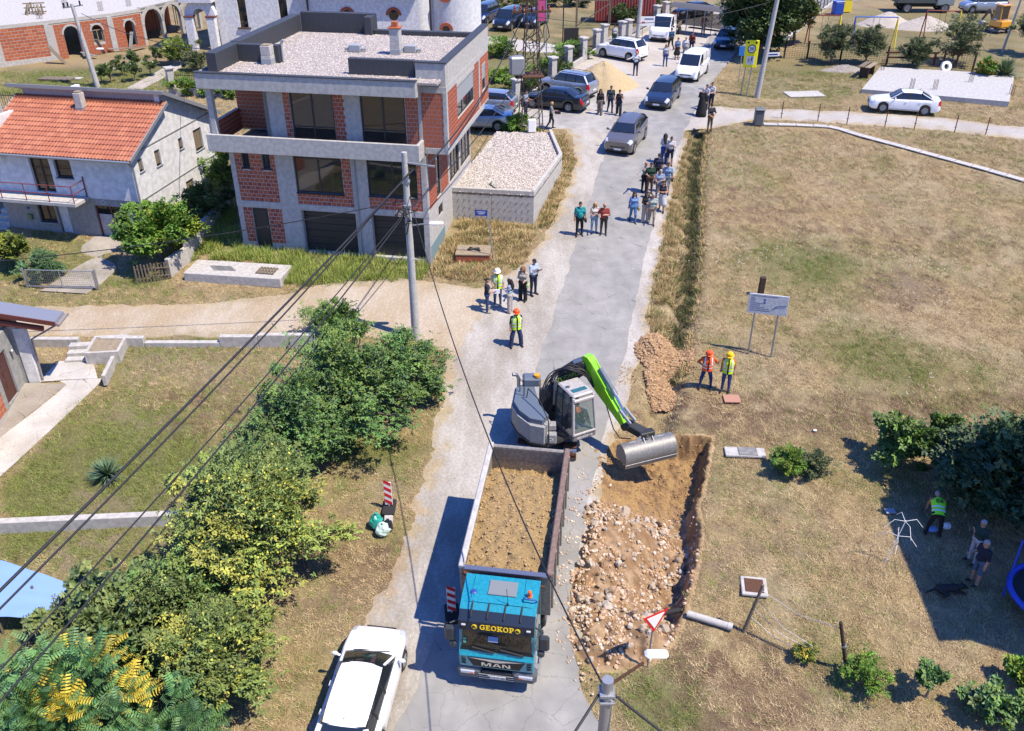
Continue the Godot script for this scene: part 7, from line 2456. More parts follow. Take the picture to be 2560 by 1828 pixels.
	person("man in white shirt holding a phone to his ear by the sand heap", V(9.74,4.81,-71.47),0, {"shirt": K(0.66,0.72,0.8), "trousers": navy, "arms": ["face", "point"], "long": true, "hairc": grey, "tall": 1.03})
	person("woman in flowered top and blue trousers before the parked flatbed van", V(12.54,4.85,-74.56),5, {"fem": true, "shirt": K(0.55,0.58,0.66), "trousers": K(0.04,0.1,0.3), "hairc": blond, "hair": "long"})
	person("woman in blue blouse and long black skirt", V(13.88,4.88,-77),10, {"fem": true, "shirt": K(0.15,0.25,0.45), "trousers": black, "low": "skirt"})
	person("man in white shirt walking ahead of the white panel van", V(14.63,4.88,-77.45),-5, {"shirt": white, "trousers": K(0.3,0.3,0.32), "hairc": grey, "legs": "walk", "long": true})
	person("man in dark red shirt walking behind the others", V(15.52,4.9,-79.44),5, {"shirt": K(0.18,0.02,0.02), "trousers": navy, "legs": "walk"})
	person("man in blue shirt striding past the flatbed van", V(13.94,4.92,-80.71),-150, {"shirt": K(0.02,0.09,0.22), "trousers": K(0.015,0.02,0.03), "legs": "walk", "tall": 1.05})
	person("person in white top and green trousers at the churchyard gate", V(9.16,4.93,-82.52),170, {"fem": true, "shirt": white, "trousers": K(0.02,0.1,0.06), "low": "wide", "hair": "tied"})
	person("person in brown shirt leaning in the bus shelter", V(18.01,4.98,-87.29),-30, {"shirt": K(0.16,0.07,0.05), "trousers": K(0.3,0.2,0.15), "arms": ["hips", "stand"]})
	person("person in dark cap and light shirt behind the lattice mast", V(0.93,4.56,-60.46),60, {"shirt": K(0.3,0.35,0.45), "trousers": navy, "arms": ["hold", "hold"]})
	# right of the road
	person("worker in orange helmet and orange vest with hands on hips", V(7.95,1.52,-30.63),-5, {"shirt": K(0.75,0.14,0.02), "trousers": K(0.03,0.06,0.2), "helmet": K(0.85,0.1,0.02), "vest": K(0.85,0.1,0.01), "arms": ["hips", "hips"], "legs": "wide", "nod": 25.0, "tone": 0.7})
	person("worker in yellow helmet and yellow vest on the dry field", V(8.74,1.49,-30.43),-15, {"shirt": K(0.72,0.22,0.06), "trousers": K(0.05,0.1,0.26), "helmet": K(0.85,0.5,0.01), "vest": lime, "arms": ["stand", "back"], "tall": 1.03, "nod": 20.0})
	person("worker in yellow vest bending over tools in the shade", V(14.32,0.57,-22.73),165, {"shirt": K(0.6,0.24,0.16), "trousers": black, "vest": K(0.3,0.85,0.02), "vest_text": "GK", "lean": 62.0, "legs": "wide", "arms": ["down", "down"], "hairc": grey})
	person("man in dark green shirt and white trousers standing in the shade", V(15.19,0.43,-21.61),-75, {"shirt": K(0.02,0.06,0.05), "trousers": K(0.6,0.62,0.66), "hairc": grey, "arms": ["stand", "hips"], "tall": 1.02})
	person("man in navy shirt and denim shorts nearest the black dog", V(14.91,0.33,-20.75),-80, {"shirt": K(0.015,0.02,0.04), "trousers": K(0.1,0.16,0.26), "low": "shorts", "hairc": grey, "hair": "short", "belly": true, "arms": ["stand", "hold"], "tall": 1.03})
	# machine operator
	var op := person("operator in orange shirt sitting in the excavator cab", V(2.3, land(-27.2) + 0.76,-27.15),28, {"shirt": K(0.7,0.16,0.04), "trousers": K(0.03,0.05,0.25), "legs": "sit", "arms": ["lever", "lever"], "hair": "bald", "tall": 0.9, "tone": 0.8})

# ---------------------------------------------------------------- plants
var leaf_meshes := {}

func leaf_mesh(kind: String) -> ArrayMesh:
	if leaf_meshes.has(kind): return leaf_meshes[kind]
	var g := N()
	if kind == "pinnate":
		for k in 6:
			var z := 0.12 + k * 0.15
			for s in [-1.0,1.0]: g.quad(V(0,0, z),V(0.2 * s, -0.05, z + 0.02),V(0.26 * s, -0.07, z + 0.09),V(0.02 * s, 0, z + 0.1))
	elif kind == "strap":
		g.quad(V(-0.045,0,0),V(0.045,0,0),V(0.04,0.02,0.55),V(-0.04,0.02,0.55))
		g.tri(V(-0.04,0.02,0.55),V(0.04,0.02,0.55),V(0,-0.06,1.0))
	else:
		# a twig end with five folded leaves
		var rg := RandomNumberGenerator.new(); rg.seed = 5
		for k in 5:
			var b := Basis.from_euler(V(rg.randf_range(-0.7,0.5), k * TAU / 5 + rg.randf_range(-0.3,0.3), rg.randf_range(-0.4,0.4)))
			var w := 0.34 if kind == "broad" else 0.22
			var p := b * V(0,0,0.05)
			var l := b * V(w, 0.08,0.45); var r := b * V(-w, 0.08,0.45); var t := b * V(0,-0.1,1.0)
			g.tri(p, l, t); g.tri(p, t, r)
	leaf_meshes[kind] = g.mesh()
	return leaf_meshes[kind]

# size: half widths and height of the crown; cols: leaf tones; n leaf twigs
func plant(called: String, label: String, cat: String, at: Vector3, H: float, R: float, n: int, cols: Array, o := {}) -> Node3D:
	var rg := RandomNumberGenerator.new(); rg.seed = hash(label)
	var t := thing(called, label, cat, at)
	var ls: float = o.get("leaf", 0.1)
	var base: float = o.get("base", 0.25)      # share of the height that is bare stem
	var droop: float = o.get("droop", 0.0)
	var clumps := []
	var nc: int = int(o.get("clumps", 26) * 1.9)
	var cy := H * (base + 1.0) * 0.5; var ry := H * (1.0 - base) * 0.5
	for k in nc:
		var d := V(rg.randfn(), rg.randfn(), rg.randfn()).normalized() * pow(rg.randf(),0.4)
		var e := rg.randf_range(0.6,1.28)
		var p := V(d.x * R * e, cy + d.y * ry * 0.92, d.z * R * e)
		p.y -= droop * W(d.x, d.z).length_squared() * ry
		if k % 7 == 0: p += V(d.x * R, absf(d.y) * ry * 1.1, d.z * R) * rg.randf_range(0.1,0.35)
		clumps.append([p, rg.randf_range(0.08,0.3) * minf(R, ry * 1.6) * (0.6 if k % 7 == 0 else 1.0), rg.randf_range(0.75,1.15), rg.randi() % cols.size()])
	if not o.get("no_stem", false):
		var g := N()
		var tr: float = o.get("trunk", H * 0.022)
		var top := V(rg.randf_range(-0.1,0.1) * R, H * 0.62, rg.randf_range(-0.1,0.1) * R)
		var fork := V(rg.randf_range(-0.1,0.1), H * maxf(base, 0.12) * 0.9, rg.randf_range(-0.1,0.1))
		g.tube([V(0,-0.15,0), fork * 0.5, fork, fork.lerp(top, 0.5), top],[tr * 1.5, tr * 1.15, tr, tr * 0.6, tr * 0.3],7)
		for k in mini(nc, 34):
			var c: Vector3 = clumps[k][0]
			var m := fork.lerp(c, 0.5) + V(0,0.12 * R, 0)
			g.tube([fork.lerp(top, rg.randf() * 0.5), m, c],[tr * 0.75, tr * 0.45, tr * 0.15],5, false)
		part("trunk", g, o.get("bark", M.bark), t)
	var xf := []; var cl := []
	for k in n:
		var c: Array = clumps[rg.randi() % nc]
		var q: Vector3 = V(rg.randfn(), rg.randfn() * 0.75, rg.randfn()) * c[1] * 0.62
		var p: Vector3 = c[0] + q
		if p.y < 0.04: p.y = 0.04 + rg.randf() * 0.1
		var out := (p - V(0, cy * 0.8,0)).normalized()
		var z := (out + V(rg.randfn(), rg.randfn() - droop, rg.randfn()) * 0.55).normalized()
		var x := Vector3.UP.cross(z)
		if x.length() < 0.05: x = Vector3.RIGHT
		x = x.normalized()
		var s := ls * rg.randf_range(0.55,1.5)
		xf.append(Transform3D(Basis(x, z.cross(x), z).scaled_local(Vector3.ONE * s), p))
		var col: Color = cols[c[3]] if rg.randf() < 0.75 else cols[rg.randi() % cols.size()]
		cl.append(col.lerp(K(0.22,0.22,0.04),0.35 * rg.randf() * rg.randf()) * c[2] * rg.randf_range(0.85,1.5))
	scatter("crown" if H > 1.5 else "foliage", leaf_mesh(o.get("kind", "twig")), xf, cl, M.leaf, t).set_meta("kind", "stuff")
	if o.has("fruit"):
		var fx := []; var fc := []
		for k in o.fruit_n:
			var c: Array = clumps[rg.randi() % nc]
			var p: Vector3 = c[0] + V(rg.randfn(), rg.randfn() * 0.7, rg.randfn()).normalized() * c[1] * rg.randf_range(0.6,1.15)
			var r: float = o.fruit_r * rg.randf_range(0.8,1.2)
			fx.append(Transform3D(Basis.from_scale(Vector3.ONE * r), p)); fc.append(o.fruit * rg.randf_range(0.75,1.15))
		var sp := N(); sp.blob(Vector3.ZERO, Vector3.ONE, 0.0,1,7,5)
		scatter("fruit" if not o.has("flower") else "flowers", sp.mesh(), fx, fc, M.tint, t).set_meta("kind", "stuff")
	return t

func build_plants() -> void:
	var plumc := [K(0.07,0.16,0.035),K(0.09,0.19,0.05),K(0.08,0.15,0.05),K(0.12,0.2,0.04)]
	var applec := [K(0.14,0.2,0.045),K(0.2,0.26,0.05),K(0.3,0.31,0.06),K(0.12,0.17,0.045)]
	var darkc := [K(0.035,0.075,0.018),K(0.05,0.095,0.02),K(0.06,0.1,0.03)]
	var fresh := [K(0.08,0.19,0.015),K(0.11,0.23,0.02),K(0.16,0.22,0.02),K(0.06,0.15,0.015)]
	var olive := [K(0.075,0.1,0.045),K(0.1,0.13,0.06),K(0.055,0.08,0.03)]
	var plum := K(0.1,0.1,0.26)
	plant("plum_tree", "tall plum tree with drooping branches and blue fruit beside the concrete pole", "tree", V(-6.23,1.21,-28.07),4.7,2.3,8200, plumc, {"leaf": 0.12, "clumps": 46, "base": 0.12, "droop": 0.5, "trunk": 0.09, "fruit": plum, "fruit_n": 500, "fruit_r": 0.022})
	plant("plum_tree", "smaller plum tree nearest the gravel shoulder", "tree", V(-4.54,1.42,-29.87),3.4,1.75,5200, plumc, {"leaf": 0.12, "clumps": 32, "base": 0.12, "droop": 0.5, "fruit": plum, "fruit_n": 240, "fruit_r": 0.022})
	plant("plum_tree", "plum tree standing between the tall plum and the apple tree", "tree", V(-7.58,1.02,-26.52),3.6,1.9,5600, plumc, {"leaf": 0.11, "clumps": 34, "base": 0.14, "droop": 0.35, "fruit": plum, "fruit_n": 160, "fruit_r": 0.022})
	plant("round_shrub", "dense round shrub at the end of the white garden wall", "shrub", V(-7.9,1.93,-34.11),1.9,1.1,2600,[K(0.05,0.13,0.02),K(0.075,0.16,0.025)], {"leaf": 0.1, "base": 0.05})
	plant("apple_tree", "spreading apple tree with many yellow apples", "tree", V(-7.9,0.32,-20.69),4.9,2.3,8800, applec, {"leaf": 0.12, "clumps": 44, "base": 0.16, "droop": 0.3, "trunk": 0.1, "fruit": K(0.62,0.55,0.08), "fruit_n": 620, "fruit_r": 0.036})
	plant("apple_tree", "lower apple tree between the white car and the dark cherry", "tree", V(-8.54,-0.15,-16.71),3.5,1.75,5600, applec, {"leaf": 0.12, "clumps": 34, "base": 0.12, "droop": 0.3, "fruit": K(0.6,0.55,0.1), "fruit_n": 330, "fruit_r": 0.034})
	plant("apple_tree", "greener apple tree behind the lower apple tree", "tree", V(-9.64,0.09,-18.77),3.2,1.7,5200,[applec[0], applec[3], plumc[1]], {"leaf": 0.11, "clumps": 30, "base": 0.12, "fruit": K(0.5,0.5,0.1), "fruit_n": 90, "fruit_r": 0.03})
	plant("pear_tree", "grey green pear tree filling the gap above the spreading apple tree", "tree", V(-8.77,0.59,-22.9),4.0,1.9,5600,[K(0.1,0.17,0.05),K(0.14,0.2,0.06),K(0.09,0.14,0.045)], {"leaf": 0.11, "clumps": 32, "base": 0.14, "droop": 0.3})
	plant("cherry_bush", "dark glossy cherry bush behind the yellow flowered robinia", "shrub", V(-11.39,-0.14,-16.84),3.2,2.2,7500,[K(0.06,0.1,0.03),K(0.08,0.125,0.035),K(0.11,0.14,0.04)], {"leaf": 0.17, "kind": "broad", "clumps": 36, "base": 0.05})
	plant("garden_bush", "loose bush reaching over the blue tarpaulin", "shrub", V(-12.81,0.03,-18.28),2.0,1.35,2600, olive, {"leaf": 0.1, "base": 0.05})
	plant("robinia", "feathery robinia with yellowing leaves in the near left corner", "tree", V(-11.81,-0.49,-13.92),4.3,2.4,5200,[K(0.06,0.16,0.06),K(0.08,0.2,0.06),K(0.05,0.13,0.055),K(0.11,0.22,0.05),K(0.07,0.17,0.06),K(0.4,0.31,0.03)], {"leaf": 0.36, "kind": "pinnate", "clumps": 34, "base": 0.1})
	plant("robinia", "feathery robinia beside the apple trees at the bottom edge", "tree", V(-9.02,-0.44,-14.34),3.0,1.7,2600,[K(0.06,0.16,0.06),K(0.08,0.2,0.06),K(0.05,0.13,0.055)], {"leaf": 0.33, "kind": "pinnate", "clumps": 22, "base": 0.1})
	plant("grapevine", "bright green vine arbour in front of the white house garage", "vine", V(-17.64,2.72,-40.75),2.8,1.75,5600, fresh, {"leaf": 0.15, "kind": "broad", "clumps": 34, "base": 0.25})
	plant("shrub", "shaded dark shrub between the vine and the boundary wall", "shrub", V(-16.62,3.18,-44.7),2.2,1.5,2600, darkc, {"leaf": 0.14, "base": 0.05})
	plant("shrub", "light green tall weeds bush behind the white house corner", "shrub", V(-16.61,3.64,-48.78),2.2,0.9,1800,[K(0.14,0.22,0.04),K(0.1,0.18,0.03)], {"leaf": 0.13, "base": 0.02})
	plant("small_tree", "small yellow green tree at the left house drive", "tree", V(-24.58,2.62,-39.91),1.9,0.8,1200,[K(0.16,0.19,0.02),K(0.09,0.13,0.02)], {"leaf": 0.13, "kind": "broad", "base": 0.25})
	plant("asparagus_bush", "soft feathery bush beside the left house drive", "shrub", V(-22.79,2.54,-39.24),1.25,0.95,3000,[K(0.06,0.14,0.06),K(0.08,0.17,0.07)], {"leaf": 0.09, "base": 0.0, "no_stem": true})
	plant("roadside_tree", "large dark roadside tree behind the yellow speed sign", "tree", V(21.2,4.89,-78.36),6.6,3.2,9500,[K(0.03,0.065,0.016),K(0.045,0.08,0.02),K(0.035,0.07,0.02)], {"leaf": 0.22, "kind": "broad", "clumps": 46, "base": 0.1, "trunk": 0.16})
	plant("roadside_tree", "yellow green lime tree beside the playground fence", "tree", V(25.5,4.94,-83.2),5.6,1.9,4200,[K(0.1,0.13,0.02),K(0.07,0.1,0.02),K(0.14,0.16,0.03)], {"leaf": 0.2, "kind": "broad", "clumps": 28, "base": 0.2})
	var pg := [[V(26.55,4.86,-75.69),3.3,1.4, "round grey green tree left of the playground mesh fence"],[V(29.28,4.86,-75.4),3.1,1.4, "round grey green tree second along the playground mesh fence"],[V(32.8,4.85,-74.14),2.4,1.3, "low olive green tree behind the rusty rails"],[V(36.77,4.86,-75.4),3.9,1.9, "largest grey green tree beside the tall thin lamp post"]]
	for q in pg: plant("playground_tree", q[3], "tree", q[0], q[1], q[2],3400, olive, {"leaf": 0.12, "clumps": 30, "base": 0.12})
	plant("playground_tree", "dark tree cut by the right edge behind the garden table", "tree", V(44.93,4.89,-78.36),4.0,2.0,3000, darkc, {"leaf": 0.16, "base": 0.12})
	plant("flower_bush", "bush with orange lilies at the end of the concrete slab", "shrub", V(37.22,4.81,-71.09),1.3,0.85,1100, fresh, {"leaf": 0.13, "base": 0.0, "no_stem": true, "fruit": K(0.8,0.3,0.03), "fruit_n": 70, "fruit_r": 0.06, "flower": true})
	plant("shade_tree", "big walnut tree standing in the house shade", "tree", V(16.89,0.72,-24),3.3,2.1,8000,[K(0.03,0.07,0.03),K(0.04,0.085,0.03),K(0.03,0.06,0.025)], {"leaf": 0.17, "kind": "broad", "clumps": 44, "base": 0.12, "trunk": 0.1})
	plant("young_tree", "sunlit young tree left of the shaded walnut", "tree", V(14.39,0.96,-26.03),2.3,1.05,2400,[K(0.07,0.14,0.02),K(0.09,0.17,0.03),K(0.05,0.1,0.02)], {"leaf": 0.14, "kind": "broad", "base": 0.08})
	plant("young_tree", "upright leafy shrub between the young tree and the walnut", "tree", V(16.3,1.09,-27.06),1.7,0.65,1300,[K(0.07,0.14,0.02),K(0.05,0.1,0.02)], {"leaf": 0.13, "kind": "broad", "base": 0.05})
	plant("rose_bush", "round green bush beside the concrete well cover", "shrub", V(10.11,0.93,-25.78),1.05,0.6,1700, fresh, {"leaf": 0.08, "base": 0.05})
	plant("grey_bush", "grey green bush right of the round green bush", "shrub", V(11.11,0.93,-25.72),0.85,0.62,1500, olive, {"leaf": 0.07, "base": 0.0})
	plant("sapling", "light green sapling in front of the leaning grape post", "shrub", V(10.12,-0.11,-17.09),1.0,0.6,900, fresh, {"leaf": 0.08, "base": 0.1})
	plant("sapling", "thin dark fig sapling on the dry lawn", "tree", V(11.88,-0.15,-16.75),1.35,0.42,260, plumc, {"leaf": 0.14, "kind": "broad", "base": 0.4, "clumps": 9})
	plant("sapling", "yellow green shrub at the right edge of the dry lawn", "shrub", V(14.63,-0.1,-17.13),0.9,0.45,420, fresh, {"leaf": 0.13, "kind": "broad", "base": 0.1, "clumps": 10})
	plant("sapling", "dark shrub in the bottom right corner", "shrub", V(13.4,-0.23,-16.1),1.1,0.62,620, plumc, {"leaf": 0.14, "kind": "broad", "base": 0.1, "clumps": 12})
	plant("sapling", "last dark shrub at the bottom right edge", "shrub", V(14.28,-0.26,-15.86),1.1,0.6,560, plumc, {"leaf": 0.14, "kind": "broad", "base": 0.1, "clumps": 12})
	plant("jasmine", "small yellow leaved climber at the foot of the grape wires", "shrub", V(8.69,0,-18.01),0.55,0.35,300,[K(0.4,0.32,0.03),K(0.1,0.15,0.02),K(0.1,0.15,0.02)], {"leaf": 0.08, "base": 0.0})
	# churchyard and gardens beyond
	var roses := [V(-30.83,4.78,-69.23),V(-30.8,4.81,-71.6),V(-29.27,4.79,-69.84),V(-30.36,4.83,-73.19),V(-28.49,4.81,-71.35),V(-29.38,4.86,-75.4),V(-31.3,4.78,-68.87)]
	for k in roses.size(): plant("rose_tree", "standard rose bush, %s, along the churchyard path" % ["one from the left", "two from the left", "three from the left", "four from the left", "five from the left", "six from the left", "at the path end"][k], "rose", roses[k],1.5,0.62,700, darkc + [K(0.1,0.17,0.03)], {"leaf": 0.11, "base": 0.3, "clumps": 10, "fruit": K(0.75,0.7,0.65), "fruit_n": 14, "fruit_r": 0.05, "flower": true})
	plant("yellow_bush", "yellow green bush at the corner of the church", "shrub", V(-27.52,4.86,-75.4),2.0,1.3,1900,[K(0.15,0.2,0.02),K(0.1,0.16,0.02)], {"leaf": 0.15, "base": 0.12})
	plant("yellow_bush", "grey shrub right of the yellow bush by the church", "shrub", V(-25.58,4.83,-73.19),1.5,1.0,1200, olive, {"leaf": 0.12, "base": 0.05})
	var cb := [[V(-0.96,4.89,-78.36),1.6,1.5, "wide bush behind the brick block roof corner"],[V(-0.93,4.79,-69.47),1.1,1.0, "low bush inside the churchyard fence corner"],[V(5.68,4.92,-81.52),1.0,0.8, "small bush by the churchyard notice board"],[V(0.26,4.4,-57.39),1.1,1.3, "weedy bush at the foot of the lattice mast"]]
	for q in cb: plant("garden_bush", q[3], "shrub", q[0], q[1], q[2],1700, fresh, {"leaf": 0.13, "base": 0.03})
	var hg := [[W(0.57,-63.23),W(3.09,-69.47)],[W(3.09,-69.47),W(4.55,-73.73)],[W(4.55,-73.73),W(7.33,-79.91)]]
	for k in 3:
		var a: Vector2 = hg[k][0]; var b: Vector2 = hg[k][1]
		var m := (a + b) * 0.5 + W(-0.9,-0.5)
		plant("hedge", ["laurel hedge behind the fence nearest the lattice mast", "laurel hedge behind the fence left of the sand heap", "laurel hedge behind the fence at the white off roader"][k], "hedge", on_land(m),1.3,1.7,2400, fresh, {"leaf": 0.13, "base": 0.0, "no_stem": true})
	for k in 7:
		var p: Vector3 = [V(-4.09,5.12,-101.06),V(-1.51,5.13,-101.55),V(1.31,5.13,-102.28),V(4.16,5.14,-102.78),V(7.02,5.14,-103.03),V(14.45,5.07,-96.43),V(11.15,5.04,-92.57)][k]
		plant("hedge", "dark hedge section %s along the far churchyard wall" % ["one", "two", "three", "four", "five", "beside the red container", "behind the gate pillars"][k], "hedge", p, 2.0,1.7,1500, darkc, {"leaf": 0.17, "base": 0.0, "no_stem": true, "clumps": 16})
	for k in 3: plant("hedge", ["ivy hedge behind the iron fence left of the brick block", "ivy hedge behind the iron fence next to the loggia", "ivy hedge at the pillar behind the tiled house"][k], "hedge", [V(-23.92,4.73,-66.02),V(-21.61,4.72,-65.69),V(-20.23,4.71,-65.48)][k],1.2,1.4,1300, fresh, {"leaf": 0.13, "base": 0.0, "no_stem": true, "clumps": 14})
	# yucca on the lawn and the ornamental grass
	for q in [[V(-14.75,0.9,-25.47),0.85,150,K(0.1,0.17,0.09), "yucca", "spiky blue green yucca alone on the lawn"],[V(38.64,4.81,-71.09),1.6,260,K(0.15,0.2,0.09), "pampas_grass", "tall arching pampas grass beside the orange lilies"]]:
		var y := thing(q[4], q[5], "plant", q[0])
		var xf := []; var cl := []
		for k in q[2]:
			var a := rng.randf() * TAU; var el := rng.randf_range(0.05,1.4)
			var z := V(cos(a) * cos(el), sin(el), sin(a) * cos(el))
			var x := Vector3.UP.cross(z).normalized()
			xf.append(Transform3D(Basis(x, z.cross(x), z).scaled_local(V(0.8,1,1) * q[1] * rng.randf_range(0.7,1.05)),V(0,0.1,0)))
			cl.append(q[3] * rng.randf_range(0.7,1.25))
		scatter("leaves", leaf_mesh("strap"), xf, cl, M.leaf, y).set_meta("kind", "stuff")

func tuft(nb: int, spread: float, sd: int) -> ArrayMesh:
	var g := N()
	var rg := RandomNumberGenerator.new(); rg.seed = sd
	for k in nb:
		var a := rg.randf() * TAU; var r := rg.randf() * spread
		var p := V(cos(a) * r, 0, sin(a) * r)
		var b := rg.randf() * TAU
		var w := V(cos(b),0, sin(b)) * 0.05
		var tip := p + V(rg.randfn() * 0.35, rg.randf_range(0.55,1.1), rg.randfn() * 0.35)
		g.tri(p - w, p + w, tip)
	return g.mesh()

func build_grass() -> void:
	var xf := []; var cl := []; var tx := []; var tc := []
	var n := 0
	while n < 170000:
		n += 1
		var d := 11.0 + 62.0 * pow(rng.randf(),0.85)
		var half := 4.0 + d * 0.5
		var x := rng.randf_range(-half - 2.0, half + 2.0); var z := -d
		var id := zone(x, z)
		if id == 1: continue
		var nn := noise_b.get_noise_2d(x * 0.6, z * 0.6)
		if id != 4 and nn < rng.randf_range(-0.6,0.05): continue
		var g := greenness(x, z)
		var c := K(0.64,0.51,0.28).lerp(K(0.25,0.16,0.08), rng.randf() * 0.9)
		if rng.randf() < g * 1.1: c = K(0.16,0.23,0.045).lerp(K(0.26,0.28,0.07), rng.randf())
		var h := rng.randf_range(0.045,0.12) * (1.0 + 0.5 * g)
		var wd := 0.19
		if d > 50.0: h *= 1.2; wd = 0.2
		xf.append(Transform3D(Basis(Vector3.UP, rng.randf() * TAU).scaled_local(V(wd, h, wd)),V(x, land(z) + relief(x, z) - 0.005, z)))
		cl.append(c * rng.randf_range(0.8,1.2))
	scatter("grass", tuft(9,0.8,3), xf, cl, M.blade, self).set_meta("kind", "stuff")
	# tall weeds
	n = 0
	while n < 60000 and tx.size() < 9000:
		n += 1
		var x := rng.randf_range(-20.0,13.0); var z := rng.randf_range(-60.0,-28.0)
		var id := zone(x, z)
		var dd := ditch_depth(x, z)
		var in_d := dd < -0.12 and z < -31.0
		if id == 1 or (id != 3 and id != 4 and not in_d): continue
		if noise_b.get_noise_2d(x * 0.7, z * 0.7) < -0.25: continue
		var c := K(0.56,0.44,0.22).lerp(K(0.34,0.23,0.1), rng.randf())
		if id == 4: c = K(0.19,0.3,0.04).lerp(K(0.4,0.4,0.11), rng.randf())
		elif in_d and dd < -0.3: c = K(0.055,0.1,0.02).lerp(K(0.13,0.1,0.05), rng.randf())
		elif rng.randf() < 0.2: c = K(0.14,0.18,0.04)
		var h := rng.randf_range(0.22,0.55) if id == 4 else rng.randf_range(0.12,0.36)
		tx.append(Transform3D(Basis(Vector3.UP, rng.randf() * TAU).scaled_local(V(0.32, h, 0.32)),V(x, land(z) + relief(x, z) - 0.02, z)))
		tc.append(c * rng.randf_range(0.75,1.2))
	scatter("weeds", tuft(16,0.7,8), tx, tc, M.blade, self).set_meta("kind", "stuff")
	# loose stones on the shoulders and the dirt road
	var sx := []; var sc := []
	n = 0
	while n < 14000:
		n += 1
		var x := rng.randf_range(-24.0,9.0); var z := rng.randf_range(-46.0,-13.0)
		if zone(x, z) != 1: continue
		var left := 1e9
		var p := W(x, z)
		if x > -5.0: left = line_dist(road_l, p)
		if Geometry2D.is_point_in_polygon(p, pit_poly): continue
		if x > -3.0 and left > 2.6 and z > -30.0: continue
		var r := rng.randf_range(0.008,0.026)
		sx.append(Transform3D(Basis.from_euler(V(rng.randf() * TAU, rng.randf() * TAU, 0)).scaled(V(r, r * 0.7, r)),V(x, land(z) + 0.02, z)))
		sc.append(K(0.6,0.55,0.48) * rng.randf_range(0.6,1.15))
	scatter("loose_gravel", clod(7), sx, sc, M.tint, self).set_meta("kind", "stuff")
	# white yarrow and chamomile heads in the field
	var fx := []; var fc := []
	for s in [W(12.7,-40.75),W(14.46,-41.34),W(20.35,-40.18),W(20.87,-39.99),W(19.94,-36.8),W(17.25,-30.89),W(8.47,-40.75),W(11.45,-40.56)]:
		for k in 14:
			var p: Vector2 = s + W(rng.randfn() * 1.0, rng.randfn() * 0.6)
			fx.append(Transform3D(Basis.from_scale(V(0.026,0.012,0.026)),V(p.x, land(p.y) + 0.16, p.y))); fc.append(K(0.75,0.75,0.7))
	scatter("field_flowers", clod(2,0.05), fx, fc, M.tint, self).set_meta("kind", "stuff")

# ---------------------------------------------------------------- street furniture and small things
# parts: [name, material, shape, numbers]; shapes: b box (centre, size, chamfer), t tube (a, b, r), r bar (a, b, w, h)
func prop(called: String, label: String, cat: String, at: Vector3, turn: float, parts: Array, group := "") -> Node3D:
	var o := thing(called, label, cat, at, turn, group)
	for p in parts:
		var g := N()
		var a: Array = p[3]
		match p[2]:
			"b": g.box(V(a[0], a[1], a[2]),V(a[3], a[4], a[5]), a[6] if a.size() > 6 else 0.01)
			"t": g.tube([V(a[0], a[1], a[2]),V(a[3], a[4], a[5])],[a[6], a[7]] if a.size() > 7 else a[6],10)
			"r": g.bar(V(a[0], a[1], a[2]),V(a[3], a[4], a[5]), a[6], a[7],0.005)
		part(p[0], g, p[1], o)
	return o

func cable(label: String, a: Vector3, b: Vector3, sag: float, r: float) -> void:
	var pts := []
	for k in 25:
		var t := k / 24.0
		pts.append(a.lerp(b, t) - V(0, sag * 4.0 * t * (1.0 - t),0))
	var g := N(); g.tube(pts, r, 6)
	tag(part("overhead_cable", g, M.cable, self), label, "cable", "overhead cables")

func heap(called: String, label: String, at: Vector3, rx: float, rz: float, h: float, c: Color) -> void:
	var rows := []
	for j in 22:
		var t := j / 21.0
		var row := []
		for i in 40:
			var a := TAU * i / 40.0
			var n := 1.0 + 0.12 * noise_b.get_noise_2d(cos(a) * 1.2 + at.x, sin(a) * 1.2)
			var q := V(cos(a) * rx * t * n, h * (1.0 - pow(t, 1.25)) * (1.0 + 0.1 * noise_b.get_noise_2d(cos(a) * t * 2.0, sin(a) * t * 2.0 + at.x)) - 0.06 * t, sin(a) * rz * t * n)
			q += V(0,0.04 * noise_b.get_noise_2d(q.x * 4.0, q.z * 4.0),0)
			row.append(q)
		rows.append(row)
	var g := N(); g.col = c
	g.sheet(rows, true, false)
	var o := part(called, g, M.soil, self, at)
	tag(o, label, "heap")
	var xf := []; var cs := []
	for k in 700:
		var p: Vector3 = rows[3 + rng.randi() % 19][rng.randi() % 40]
		var r := rng.randf_range(0.02,0.05)
		xf.append(Transform3D(Basis.from_euler(V(rng.randf() * TAU, rng.randf() * TAU, 0)).scaled(Vector3.ONE * r), p)); cs.append(c * rng.randf_range(0.75,1.15))
	scatter("loose_grains", clod(1), xf, cs, M.tint, o).set_meta("kind", "stuff")

func marker_board(label: String, at: Vector3, turn: float) -> void:
	var o := prop("delineator", label, "sign", at, turn, [["board", M.white, "b", [0,0.68,0,0.27,1.0,0.03,0.01]],["foot", M.rubber, "b", [0,0.06,0,0.45,0.12,0.8,0.03]],["stem", M.grey_paint, "b", [0,0.15,0,0.06,0.2,0.04]]], "red and white marker boards")
	for k in 4:
		var g := N()
		var y := 0.2 + k * 0.28
		g.prism([W(-0.125, y + 0.12),W(0.125, y - 0.04),W(0.125, y + 0.1),W(-0.125, y + 0.26)],V(0,0,0.016),Vector3.RIGHT, Vector3.UP, V(0,0,0.004))
		part("red_stripe", g, M.red, o)

